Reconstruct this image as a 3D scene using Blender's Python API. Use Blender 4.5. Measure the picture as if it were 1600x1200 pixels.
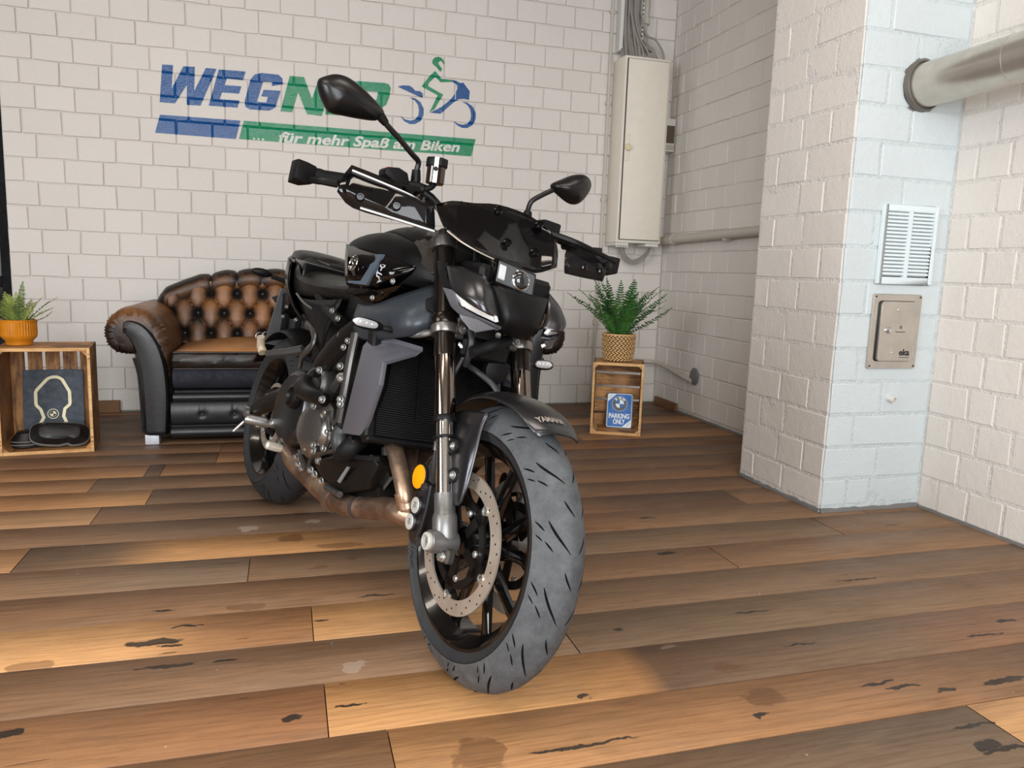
import bpy, bmesh, math, random
from mathutils import Vector, Matrix, noise, geometry, bvhtree
random.seed(7)
PI = math.pi
for o in list(bpy.data.objects):
    bpy.data.objects.remove(o)
SC = bpy.context.scene
COL = SC.collection

# ------------------------------------------------------------------ camera
cam_d = bpy.data.cameras.new('camera')
cam = bpy.data.objects.new('camera', cam_d)
COL.objects.link(cam)
cam_d.sensor_fit = 'HORIZONTAL'
cam_d.sensor_width = 36.0
cam_d.lens = 36.0 * 1194.06 / 1600.0
cam_d.clip_start = 0.05
_yaw, _pit, _rol = 0.2897375, 0.1483425, -0.03428939
_f = Vector((math.sin(_yaw)*math.cos(_pit), math.cos(_yaw)*math.cos(_pit), -math.sin(_pit)))
_r = Vector((math.cos(_yaw), -math.sin(_yaw), 0))
_d = _f.cross(_r)
_r2 = _r*math.cos(_rol) + _d*math.sin(_rol)
_d2 = -_r*math.sin(_rol) + _d*math.cos(_rol)
cam.matrix_world = Matrix(((_r2.x, -_d2.x, -_f.x, 0), (_r2.y, -_d2.y, -_f.y, 0),
                           (_r2.z, -_d2.z, -_f.z, 0.878755), (0, 0, 0, 1)))
SC.camera = cam

# ------------------------------------------------------------------ world, lights, exposure
SC.view_settings.view_transform = 'Standard'
SC.view_settings.look = 'None'
SC.view_settings.gamma = 1.0
SC.view_settings.use_curve_mapping = False
SC.view_settings.exposure = 0.2
W = bpy.data.worlds.new('world')
SC.world = W
W.use_nodes = True
W.node_tree.nodes['Background'].inputs[0].default_value = (0.86, 0.92, 1.0, 1)
W.node_tree.nodes['Background'].inputs[1].default_value = 0.5


def area(name, loc, target, sx, sy, power, colour):
    l = bpy.data.lights.new(name, 'AREA')
    l.shape = 'RECTANGLE'
    l.size, l.size_y = sx, sy
    l.energy = power
    l.color = colour
    o = bpy.data.objects.new(name, l)
    COL.objects.link(o)
    o.location = loc
    o.rotation_euler = (Vector(target) - Vector(loc)).to_track_quat('-Z', 'Y').to_euler()
    return o


# daylight through the tall shop window behind the photographer, warm ceiling lamps overhead
area('shop_window_light', (-0.2, -2.5, 1.62), (-0.3, 3.0, 1.5), 3.2, 2.5, 185, (0.95, 0.975, 1.0))
area('side_window_light', (-3.36, 0.5, 1.5), (0, 1.2, 1.2), 2.4, 1.9, 165, (0.95, 0.975, 1.0))
for lx, ly, lw in ((-1.0, 1.6, 13), (0.9, 1.6, 12), (-1.3, -0.4, 14), (0.9, -0.4, 13)):
    area('ceiling_lamp_light', (lx, ly, 2.97), (lx, ly, 0), 1.2, 0.3, lw, (1.0, 0.90, 0.78))


# ------------------------------------------------------------------ materials
def lin(c):
    return tuple((v/255/12.92 if v/255 <= 0.04045 else ((v/255+0.055)/1.055)**2.4) for v in c)


class NT:
    """small helper round a node tree"""
    def __init__(s, name):
        s.m = bpy.data.materials.new(name)
        s.m.use_nodes = True
        s.t = s.m.node_tree
        s.p = s.t.nodes['Principled BSDF']

    def n(s, typ, **kw):
        nd = s.t.nodes.new(typ)
        for k, v in kw.items():
            if k.startswith('i_'):
                key = k[2:]
                nd.inputs[int(key) if key.isdigit() else key.replace('_', ' ')].default_value = v
            else:
                setattr(nd, k, v)
        return nd

    def l(s, a, b):
        s.t.links.new(a, b)

    def coord(s, what='Object'):
        return s.n('ShaderNodeTexCoord').outputs[what]

    def noise(s, vec, scale, detail=4, rough=0.6, dist=0.0):
        nd = s.n('ShaderNodeTexNoise', i_Scale=scale, i_Detail=detail, i_Roughness=rough, i_Distortion=dist)
        if vec is not None:
            s.l(vec, nd.inputs['Vector'])
        return nd.outputs['Fac']

    def ramp(s, fac, stops, interp='LINEAR'):
        nd = s.n('ShaderNodeValToRGB')
        cr = nd.color_ramp
        cr.interpolation = interp
        while len(cr.elements) > 1:
            cr.elements.remove(cr.elements[-1])
        cr.elements[0].position = stops[0][0]
        cr.elements[0].color = (*stops[0][1], 1)
        for p, c in stops[1:]:
            e = cr.elements.new(p)
            e.color = (*c, 1)
        s.l(fac, nd.inputs[0])
        return nd.outputs[0]

    def math(s, op, a, b=None, clamp=False):
        nd = s.n('ShaderNodeMath', operation=op, use_clamp=clamp)
        for i, v in enumerate((a, b)):
            if v is None:
                continue
            if isinstance(v, (int, float)):
                nd.inputs[i].default_value = v
            else:
                s.l(v, nd.inputs[i])
        return nd.outputs[0]

    def mix(s, fac, a, b, mode='MIX'):
        nd = s.n('ShaderNodeMix', data_type='RGBA', blend_type=mode)
        for key, v in ((0, fac), (6, a), (7, b)):
            if isinstance(v, (int, float)):
                nd.inputs[key].default_value = v
            elif isinstance(v, tuple):
                nd.inputs[key].default_value = (*v[:3], 1)
            else:
                s.l(v, nd.inputs[key])
        return nd.outputs[2]

    def bump(s, height, strength=0.3, dist=0.01, normal=None):
        nd = s.n('ShaderNodeBump', i_Strength=strength, i_Distance=dist)
        s.l(height, nd.inputs['Height'])
        if normal is not None:
            s.l(normal, nd.inputs['Normal'])
        s.l(nd.outputs[0], s.p.inputs['Normal'])
        return nd.outputs[0]

    def mapping(s, vec, scale=(1, 1, 1), loc=(0, 0, 0), rot=(0, 0, 0)):
        nd = s.n('ShaderNodeMapping')
        nd.inputs['Scale'].default_value = scale
        nd.inputs['Location'].default_value = loc
        nd.inputs['Rotation'].default_value = rot
        s.l(vec, nd.inputs['Vector'])
        return nd.outputs[0]

    def attr(s, name, typ='GEOMETRY'):
        return s.n('ShaderNodeAttribute', attribute_name=name, attribute_type=typ)


def plain(name, col, rough=0.5, metal=0.0, var=0.06, bump=0.0, bscale=300, coat=0.0, spec=0.5, trans=0.0, alpha=1.0):
    """painted / moulded / metal surface with slight procedural unevenness"""
    t = NT(name)
    c = lin(col)
    co = t.coord()
    nz = t.noise(co, 18, 5)
    base = t.ramp(nz, [(0.3, tuple(v*(1-var) for v in c)), (0.7, tuple(min(1, v*(1+var)) for v in c))])
    t.l(base, t.p.inputs['Base Color'])
    dv = 0.15 if metal < 0.5 else 0.05
    rr = t.ramp(t.noise(co, 40 if metal < 0.5 else 8, 4), [(0.3, (max(0.02, rough*(1-dv)),)*3), (0.7, (min(1, rough*(1+dv)),)*3)])
    t.l(rr, t.p.inputs['Roughness'])
    t.p.inputs['Metallic'].default_value = metal
    t.p.inputs['Coat Weight'].default_value = coat
    t.p.inputs['Coat Roughness'].default_value = 0.06
    t.p.inputs['Specular IOR Level'].default_value = spec
    if trans:
        t.p.inputs['Transmission Weight'].default_value = trans
    if alpha < 1:
        t.p.inputs['Alpha'].default_value = alpha
    if bump:
        t.bump(t.noise(co, bscale, 3), bump, 0.002)
    return t.m


# ------------------------------------------------------------------ mesh building
def V3(p):
    return Vector(p)


def catmull(pts, k=4, closed=False):
    pts = [Vector(p) for p in pts]
    n = len(pts)
    out = []
    rng = range(n if closed else n-1)
    for i in rng:
        p0 = pts[(i-1) % n] if (closed or i > 0) else pts[0]*2-pts[1]
        p1, p2 = pts[i], pts[(i+1) % n]
        p3 = pts[(i+2) % n] if (closed or i+2 < n) else pts[-1]*2-pts[-2]
        for j in range(k):
            t = j/k
            out.append(0.5*((2*p1)+(p2-p0)*t+(2*p0-5*p1+4*p2-p3)*t*t+(3*p1-p0-3*p2+p3)*t**3))
    if not closed:
        out.append(pts[-1].copy())
    return out


def interp(tab, x):
    """piecewise linear table [(x, v), ...]; v scalar or tuple"""
    if x <= tab[0][0]:
        return tab[0][1]
    for (a, va), (b, vb) in zip(tab, tab[1:]):
        if x <= b:
            t = (x-a)/(b-a) if b > a else 0
            if isinstance(va, tuple):
                return tuple(p+(q-p)*t for p, q in zip(va, vb))
            return va+(vb-va)*t
    return tab[-1][1]


class MB:
    def __init__(s):
        s.v, s.f, s.uvc = [], [], None

    def add(s, verts, faces, M=None):
        o = len(s.v)
        for p in verts:
            p = Vector(p)
            s.v.append(M @ p if M is not None else p)
        s.f += [tuple(i+o for i in f) for f in faces]
        return s

    def box(s, c, size, rot=None, M=None, taper=1.0):
        hx, hy, hz = (v/2 for v in size)
        vs = [Vector((x*(taper if z > 0 else 1), y*(taper if z > 0 else 1), z)) for x in (-hx, hx) for y in (-hy, hy) for z in (-hz, hz)]
        R = Matrix.Identity(3)
        if rot is not None:
            R = rot if isinstance(rot, Matrix) else Matrix.Rotation(rot[2], 3, 'Z') @ Matrix.Rotation(rot[1], 3, 'Y') @ Matrix.Rotation(rot[0], 3, 'X')
        return s.add([R @ p + Vector(c) for p in vs], [(0, 1, 3, 2), (4, 6, 7, 5), (0, 4, 5, 1), (2, 3, 7, 6), (0, 2, 6, 4), (1, 5, 7, 3)], M)

    def tube(s, pts, r, n=10, k=0, caps=True, closed=False, flat=None):
        """swept tube; r number or list; k>0 smooths the path"""
        pts = [Vector(p) for p in pts]
        rs = [r]*len(pts) if isinstance(r, (int, float)) else list(r)
        if k:
            m = len(pts)
            pr = [Vector((rs[i], 0, 0)) for i in range(m)]
            pts = catmull(pts, k, closed)
            rs = [v.x for v in catmull(pr, k, closed)]
        m = len(pts)
        tang = []
        for i in range(m):
            a = pts[(i-1) % m] if (closed or i) else pts[0]
            b = pts[(i+1) % m] if (closed or i < m-1) else pts[-1]
            t = (b-a)
            tang.append(t.normalized() if t.length > 1e-9 else Vector((0, 0, 1)))
        up = Vector((0, 0, 1)) if abs(tang[0].z) < 0.9 else Vector((1, 0, 0))
        nrm = (up - tang[0]*up.dot(tang[0])).normalized()
        o = len(s.v)
        for i in range(m):
            nrm = (nrm - tang[i]*nrm.dot(tang[i])).normalized()
            bn = tang[i].cross(nrm)
            for j in range(n):
                a = 2*PI*j/n
                fx = 1 if flat is None else flat
                s.v.append(pts[i] + nrm*math.cos(a)*rs[i] + bn*math.sin(a)*rs[i]*fx)
        L = m if closed else m-1
        for i in range(L):
            for j in range(n):
                a, b = o+i*n+j, o+i*n+(j+1) % n
                c, d = o+((i+1) % m)*n+(j+1) % n, o+((i+1) % m)*n+j
                s.f.append((a, b, c, d))
        if caps and not closed:
            s.f.append(tuple(o+j for j in range(n))[::-1])
            s.f.append(tuple(o+(m-1)*n+j for j in range(n)))
        return s

    def lathe(s, prof, origin=(0, 0, 0), axis=(0, 0, 1), n=24, closed=False, arc=None):
        """prof: [(radius, height along axis)]"""
        ax = Vector(axis).normalized()
        u = Vector((1, 0, 0)) if abs(ax.x) < 0.9 else Vector((0, 0, 1))
        u = (u - ax*u.dot(ax)).normalized()
        w = ax.cross(u)
        o = len(s.v)
        org = Vector(origin)
        for (r, h) in prof:
            for j in range(n):
                a = 2*PI*j/n
                s.v.append(org + ax*h + (u*math.cos(a)+w*math.sin(a))*r)
        m = len(prof)
        for i in range(m if closed else m-1):
            i2 = (i+1) % m
            for j in range(n):
                s.f.append((o+i*n+j, o+i*n+(j+1) % n, o+i2*n+(j+1) % n, o+i2*n+j))
        if not closed:
            if prof[0][0] > 1e-5:
                s.f.append(tuple(o+j for j in range(n))[::-1])
            if prof[-1][0] > 1e-5:
                s.f.append(tuple(o+(m-1)*n+j for j in range(n)))
        return s

    def prism(s, poly, off):
        """closed polygon of 3-D points extruded by vector off"""
        off = Vector(off)
        a = [Vector(p) for p in poly]
        n = len(a)
        o = len(s.v)
        s.v += a + [p+off for p in a]
        s.f.append(tuple(o+i for i in range(n)))
        s.f.append(tuple(o+n+i for i in range(n))[::-1])
        for i in range(n):
            s.f.append((o+i, o+n+i, o+n+(i+1) % n, o+(i+1) % n))
        return s

    def loft(s, rings, caps=True, closed=True):
        o = len(s.v)
        n = len(rings[0])
        for r in rings:
            s.v += [Vector(p) for p in r]
        m = len(rings)
        for i in range(m-1):
            for j in range(n if closed else n-1):
                s.f.append((o+i*n+j, o+i*n+(j+1) % n, o+(i+1)*n+(j+1) % n, o+(i+1)*n+j))
        if caps and closed:
            s.f.append(tuple(o+j for j in range(n))[::-1])
            s.f.append(tuple(o+(m-1)*n+j for j in range(n)))
        return s

    def grid(s, rows, ku=0, kv=0):
        """open sheet through rows of points, optionally Catmull-Rom refined"""
        rows = [[Vector(p) for p in r] for r in rows]
        if ku:
            rows = [catmull(r, ku) for r in rows]
        if kv:
            cols = [catmull([r[j] for r in rows], kv) for j in range(len(rows[0]))]
            rows = [[c[i] for c in cols] for i in range(len(cols[0]))]
        return s.loft(rows, caps=False, closed=False)

    def ball(s, c, r, n=12, m=8, sc=(1, 1, 1)):
        c = Vector(c)
        prof = [(math.sin(PI*i/m), -math.cos(PI*i/m)) for i in range(m+1)]
        t = MB()
        t.lathe([(max(1e-6, a), b) for a, b in prof], (0, 0, 0), (0, 0, 1), n)
        return s.add([Vector((p.x*sc[0]*r, p.y*sc[1]*r, p.z*sc[2]*r))+c for p in t.v], t.f)

    def merge(s, other, M=None):
        return s.add(other.v, other.f, M)

    def build(s, name, mat, parent=None, bevel=0.0, seg=1, angle=35, smooth=True, solid=0.0, sub=0, kind=None, offset=-1, weld=True):
        me = bpy.data.meshes.new(name)
        me.from_pydata([tuple(p) for p in s.v], [], s.f)
        bm = bmesh.new()
        bm.from_mesh(me)
        if weld:
            bmesh.ops.remove_doubles(bm, verts=bm.verts, dist=1e-6)
        bmesh.ops.recalc_face_normals(bm, faces=bm.faces)
        if bevel:
            ed = [e for e in bm.edges if len(e.link_faces) == 2 and e.calc_face_angle(0) > 0.5]
            bmesh.ops.bevel(bm, geom=ed, offset=bevel, segments=seg, affect='EDGES', clamp_overlap=True, profile=0.6)
        bm.to_mesh(me)
        bm.free()
        if smooth:
            me.shade_smooth()
            me.set_sharp_from_angle(angle=math.radians(angle))
        o = bpy.data.objects.new(name, me)
        COL.objects.link(o)
        if mat:
            me.materials.append(mat)
        if parent:
            o.parent = parent
        if sub:
            md = o.modifiers.new('sub', 'SUBSURF')
            md.levels = md.render_levels = sub
        if solid:
            md = o.modifiers.new('solid', 'SOLIDIFY')
            md.thickness = solid
            md.offset = offset
        if kind:
            o['kind'] = kind
        return o


def empty(name, loc=(0, 0, 0), rz=0.0, label=None, cat=None, group=None, kind=None, parent=None):
    o = bpy.data.objects.new(name, None)
    o.empty_display_size = 0.05
    COL.objects.link(o)
    o.location = loc
    o.rotation_euler = (0, 0, rz)
    if parent:
        o.parent = parent
    return tag(o, label, cat, group, kind)


def tag(o, label=None, cat=None, group=None, kind=None):
    for k, v in (('label', label), ('category', cat), ('group', group), ('kind', kind)):
        if v:
            o[k] = v
    return o


def share(name, me, parent, loc=(0, 0, 0), rot=(0, 0, 0)):
    o = bpy.data.objects.new(name, me)
    COL.objects.link(o)
    o.parent = parent
    o.location = loc
    o.rotation_euler = rot
    return o


def text_verts(txt, size, shear=0.0, fat=0.0, depth=0.0):
    """lettering from Blender's built-in font as mesh data, baseline on +X, up +Y"""
    c = bpy.data.curves.new('lettering', 'FONT')
    c.body = txt
    c.size = size
    c.shear = shear
    c.offset = fat
    c.extrude = depth
    c.resolution_u = 3
    o = bpy.data.objects.new('lettering', c)
    COL.objects.link(o)
    dg = bpy.context.evaluated_depsgraph_get()
    me = bpy.data.meshes.new_from_object(o.evaluated_get(dg))
    vs = [v.co.copy() for v in me.vertices]
    fs = [tuple(p.vertices) for p in me.polygons]
    bpy.data.objects.remove(o)
    bpy.data.curves.remove(c)
    bpy.data.meshes.remove(me)
    return vs, fs


def colour_attr(o, fn, name='tone'):
    """per-vertex colour from fn(co)"""
    me = o.data
    a = me.color_attributes.new(name, 'FLOAT_COLOR', 'POINT')
    for i, v in enumerate(me.vertices):
        c = fn(v.co)
        if isinstance(c, (int, float)):
            c = (c, c, c)
        a.data[i].color = (*c[:3], 1)

# ------------------------------------------------------------------ room surfaces
def paint_wall_mat(name, col, blotch=0.04, rough=0.55):
    t = NT(name)
    c = lin(col)
    geo = t.n('ShaderNodeNewGeometry').outputs['Position']
    rnd = t.n('ShaderNodeObjectInfo').outputs['Random']
    big = t.noise(geo, 2.2, 5, 0.65)
    base = t.ramp(big, [(0.3, tuple(v*(1-blotch*.5) for v in c)), (0.7, c)])
    vary = t.ramp(rnd, [(0, (0.95, 0.95, 0.945)), (1, (1.0, 1.0, 1.0))])
    mul = t.mix(1.0, base, vary, 'MULTIPLY')
    fleck = t.ramp(t.noise(geo, 34, 6, 0.75), [(0.69, (0, 0, 0)), (0.76, (1, 1, 1))])
    f2 = t.math('MULTIPLY', fleck, 0.25)
    t.l(t.mix(f2, mul, tuple(v*0.55 for v in c)), t.p.inputs['Base Color'])
    t.p.inputs['Roughness'].default_value = 0.62
    t.p.inputs['Specular IOR Level'].default_value = 0.35
    fine = t.noise(geo, 160, 3, 0.6)
    mid = t.noise(geo, 28, 5, 0.7)
    h = t.math('ADD', t.math('MULTIPLY', fine, 0.35), mid)
    t.bump(h, rough, 0.006 if rough < 1 else 0.012)
    return t.m


PAINT = paint_wall_mat('white_masonry_paint', (226, 221, 215))
BRICK_COOL = paint_wall_mat('pale_blue_white_masonry_paint', (206, 216, 219), 0.03)  # bluer tint on the pillar front than on the other faces
MORTAR = paint_wall_mat('painted_mortar', (218, 213, 207), 0.06)
MORTAR_COOL = paint_wall_mat('painted_mortar_cool', (202, 212, 216), 0.06)
MORTAR_RIDGE = paint_wall_mat('rough_painted_mortar', (228, 224, 219), 0.05, 1.0)
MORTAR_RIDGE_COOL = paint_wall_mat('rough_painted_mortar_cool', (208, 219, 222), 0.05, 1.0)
MORTAR_GREY = paint_wall_mat('bare_grey_mortar', (128, 126, 124), 0.35)

BRICK_CACHE = {}


def brick_mesh(w, h, var, mat, d=0.022, bev=0.003):
    """front at y=0 facing -Y, centred in x and z"""
    key = (round(w, 3), round(h, 3), var, mat.name)
    if key in BRICK_CACHE:
        return BRICK_CACHE[key]
    rr = random.Random(var*97+int(w*1000))
    j = lambda a: rr.uniform(-a, a)
    x, z = w/2, h/2
    outer, inner = [], []
    for (sx, sz) in ((-1, -1), (0, -1), (1, -1), (1, 1), (0, 1), (-1, 1)):
        ox, oz = sx*x+j(.002), sz*z+j(.002)
        outer.append((ox, 0.0024+j(.0005), oz))
        inner.append((sx*(x-bev)+j(.0016), j(.0009), sz*(z-bev)+j(.0016)))
    back = [(p[0], d, p[2]) for p in outer]
    vs = inner+outer+back
    fs = [(0, 1, 2, 3, 4, 5)]
    for i in range(6):
        k = (i+1) % 6
        fs.append((i, i+6, k+6, k))
        fs.append((i+6, i+12, k+12, k+6))
    me = bpy.data.meshes.new('brick')
    me.from_pydata(vs, [], [f[::-1] for f in fs])
    bm = bmesh.new(); bm.from_mesh(me); bmesh.ops.recalc_face_normals(bm, faces=bm.faces); bm.to_mesh(me); bm.free()
    me.materials.append(mat)
    BRICK_CACHE[key] = me
    return me


COURSE = 0.125
ZOFF = 0.0044
JOINT = 0.0065


def lay(parent, rows, face, rotz, mat, priority=None, limit=300, JOINT=JOINT):
    """rows: [(z0, z1, [joint positions along wall])]; face(s, z) -> point on the wall face"""
    bricks = []
    for z0, z1, js in rows:
        for a, b in zip(js, js[1:]):
            bricks.append((a+JOINT/2, b-JOINT/2, z0+JOINT/2, z1-JOINT/2))
    if priority:
        bricks.sort(key=priority)
    rest = MB()
    for i, (a, b, z0, z1) in enumerate(bricks):
        me = brick_mesh(b-a, z1-z0, random.randrange(5), mat)
        p = Vector(face((a+b)/2, (z0+z1)/2))
        n = Matrix.Rotation(rotz, 3, 'Z') @ Vector((0, -1, 0))
        p = p + n*random.uniform(-.0012, .0018)
        rot = (random.uniform(-.006, .006), random.uniform(-.004, .004), rotz+random.uniform(-.005, .005))
        if i < limit:
            share('brick', me, parent, p, rot)
        else:
            M = Matrix.Translation(p) @ Matrix.Rotation(rotz, 4, 'Z')
            rest.add([v.co.copy() for v in me.vertices], [tuple(q.vertices) for q in me.polygons], M)
    if rest.v:
        o = rest.build('brick_field', mat, parent, kind='stuff', smooth=False)


YB, XR, XP, YP, XN = 4.74, 2.44, 1.947, 2.364, 2.405
YPB = 2.905
TOP = 3.0

# back wall
wb = empty('wall_back', (0, YB, 0), kind='structure')
MB().box((0.63, YB+0.105, TOP/2), (4.10, 0.20, TOP)).build('mortar', MORTAR, wb).location.y = -YB+0.005
rows = []
for k in range(0, 24):
    ph = -1.324 if k % 2 == 0 else -1.258
    js = [-1.42]
    x = ph
    while x < XR-0.02:
        if x > js[-1]+0.05:
            js.append(x + random.uniform(-.004, .004))
        x += 0.1875
    js.append(XR)
    rows.append((k*COURSE+ZOFF-(0.0 if k else 0.0), (k+1)*COURSE+ZOFF, js))


def back_priority(b):
    x, z = (b[0]+b[1])/2, (b[2]+b[3])/2
    hidden = 0
    if z > 2.47 - max(0, -x)*0.03:
        hidden = 3
    if -0.55 < x < 1.4 and z < 0.72:
        hidden = 2
    return (hidden, z)


lay(wb, rows, lambda s, z: (s, 0, z), 0.0, PAINT, back_priority, 300)

# right wall: far part behind the pillar and near part in front of it
wr = empty('wall_right', (XR, 0, 0), kind='structure')
MB().box((0.105, 3.8, TOP/2), (0.20, 1.92, TOP)).build('mortar', MORTAR, wr)
MB().box((0.0668, 1.35, TOP/2), (0.20, 2.04, TOP)).build('mortar', MORTAR_RIDGE, wr)
rows = []
for k in range(24):
    ph = 4.590 if k % 2 == 0 else 4.690
    js = [YPB]
    y = ph - 0.193*12
    while y < YB-0.03:
        if y > js[-1]+0.05:
            js.append(y+random.uniform(-.008, .008))
        y += 0.193
    js.append(YB)
    rows.append((k*COURSE+ZOFF+.02, (k+1)*COURSE+ZOFF+.02, js))
ROWS_FAR = rows
rows2 = []
for k in range(24):
    js = [YP, 2.26, 2.13, 1.99, 1.80, 1.66, 1.48] if k % 2 == 0 else [YP, 2.185, 2.06, 1.87, 1.74, 1.55, 1.42]
    js = [j+(random.uniform(-.012, .012) if i else 0) for i, j in enumerate(js)]
    rows2.append((k*COURSE+ZOFF, (k+1)*COURSE+ZOFF, js[::-1]))
lay(wr, ROWS_FAR, lambda s, z: (0, s, z), PI/2 * -1, PAINT, lambda b: (b[2] > 2.6, b[2]), 175)
lay(wr, rows2, lambda s, z: (XN-XR, s, z), PI/2 * -1, PAINT, lambda b: (b[3] > 2.1, b[2]), 120, JOINT=.012)

# chimney pillar
wp = empty('wall_pillar', (XP, YP, 0), kind='structure')
MB().box(((XN-XP)/2+0.0015, (YPB-YP)/2+0.006, TOP/2), (XN-XP, YPB-YP-0.010, TOP)).build('mortar', MORTAR_RIDGE, wp)
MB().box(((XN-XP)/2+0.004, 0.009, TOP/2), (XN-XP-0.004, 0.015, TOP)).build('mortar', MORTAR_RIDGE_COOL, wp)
rows = []
for k in range(24):
    js = [YP, 2.495, 2.662, YPB] if k % 2 else [YP, 2.618, 2.796, YPB]
    js = [j+(random.uniform(-.01, .01) if 0 < i < 3 else 0) for i, j in enumerate(js)]
    js[0] = YP+0.003
    rows.append((k*COURSE+ZOFF+(0.018 if k == 0 else 0), (k+1)*COURSE+ZOFF, js))
lay(wp, rows, lambda s, z: (0, s-YP, z), -PI/2, PAINT, JOINT=.012)
rows = []
for k in range(24):
    if k == 0:
        js = [XP, 2.065, 2.158, XN]
    else:
        js = [XP, 2.182, XN] if k % 2 else [XP, 2.06, XN]
    js = [j+(random.uniform(-.008, .008) if 0 < i < len(js)-1 else 0) for i, j in enumerate(js)]
    js[0] = XP-0.001
    rows.append((k*COURSE+ZOFF+(0.018 if k == 0 else 0), (k+1)*COURSE+ZOFF, js))
lay(wp, rows, lambda s, z: (s-XP, 0, z), 0.0, BRICK_COOL, JOINT=.012)

# dirty bed joint along the foot of pillar and walls
def foot_strip(name, a, b, depth, h, seed):
    m = MB()
    a, b = Vector(a), Vector(b)
    n = max(4, int((b-a).length/0.03))
    rr = random.Random(seed)
    nv = Vector((-(b-a).y, (b-a).x, 0)).normalized()
    r0, r1, r2 = [], [], []
    for i in range(n+1):
        p = a.lerp(b, i/n)
        q = depth*rr.uniform(.6, 1.2)
        r0.append(p - nv*q)
        r1.append(p - nv*q*0.8 + Vector((0, 0, h*rr.uniform(.5, 1))))
        r2.append(p + nv*0.01 + Vector((0, 0, h*rr.uniform(.9, 1.3))))
    m.loft([r0, r1, r2], caps=False, closed=False)
    return m.build(name, MORTAR_GREY, kind='structure')


foot_strip('trim_1', (XP, YPB, 0.0005), (XP, YP, 0.0005), 0.008, 0.016, 1)
foot_strip('trim_2', (XP, YP, 0.0005), (XN, YP, 0.0005), 0.008, 0.016, 2)
foot_strip('trim_3', (XN, YP, 0.0005), (XN, 1.0, 0.0005), 0.006, 0.012, 3)
foot_strip('trim_4', (XR, YB, 0.0005), (XR, YPB, 0.0005), 0.006, 0.012, 4)
foot_strip('trim_5', (-1.4, YB, 0.0005), (XR, YB, 0.0005), 0.006, 0.010, 5)

SKIRT = plain('brown_skirting', (120, 84, 50), 0.5)
MB().box((-1.12, YB-0.012, 0.035), (0.42, 0.018, 0.07)).build('baseboard_left', SKIRT, bevel=.002, kind='structure')
MB().box((XR-0.010, 4.54, 0.028), (0.016, 0.30, 0.055)).build('baseboard_right', SKIRT, bevel=.002, kind='structure')

# unseen room shell
SHELL = plain('plain_white_render', (216, 210, 202), 0.8)
DARKSHELL = plain('dark_wood_shelving_wall', (74, 62, 54), 0.8)  # unseen walls, made dark to calm reflections and bounce light
for x0, x1, z0, z1 in ((-3.4, -1.85, 0, TOP), (1.45, 2.7, 0, TOP), (-1.85, 1.45, 0, .34), (-1.85, 1.45, 2.9, TOP)):
    MB().box(((x0+x1)/2, -2.62, (z0+z1)/2), (x1-x0, .1, z1-z0)).build('wall_front', DARKSHELL, kind='structure')
MB().box((2.55, -1.1, TOP/2), (.1, 3.0, TOP)).build('wall_right_front', DARKSHELL, kind='structure')
MB().box((-0.4, 1.05, TOP+0.06), (6.2, 7.6, 0.1)).build('ceiling', plain('grey_ceiling_boards', (120, 112, 104), 0.8), kind='structure')  # unseen ceiling, darkened to cut bounce light on the upper wall
MB().box((-3.45, 1.05, TOP/2), (0.1, 7.6, TOP)).build('wall_left', DARKSHELL, kind='structure')

# dark glazed door beyond the toothed left end of the brick wall
DARKG = plain('black_glass', (5, 6, 8), 0.12, spec=.3)
DARKF = plain('black_door_frame', (8, 8, 9), 0.6, spec=.15)
dd = empty('door_1', (-1.95, YB+0.06, 0), kind='structure')
MB().box((0, 0.05, 1.15), (1.12, 0.03, 2.3)).build('door_leaf', DARKG, dd, bevel=.004)
MB().box((0.505, 0.0, 1.15), (0.05, 0.07, 2.3)).build('door_frame', DARKF, dd, bevel=.003)
MB().box((-0.53, 0.0, 1.15), (0.05, 0.07, 2.3)).build('door_frame', DARKF, dd, bevel=.003)
MB().box((0, 0.03, 0.72), (0.98, 0.035, 0.06)).build('door_rail', DARKF, dd, bevel=.003)
MB().box((-2.55, YB+0.1, TOP/2), (1.7-0.63, 0.2, TOP)).build('wall_side', SHELL, kind='structure').location.x = -0.45
MB().box((-1.95, YB+0.1, 2.68), (1.12, 0.2, 0.64)).build('trim_6', SHELL, kind='structure')

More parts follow.
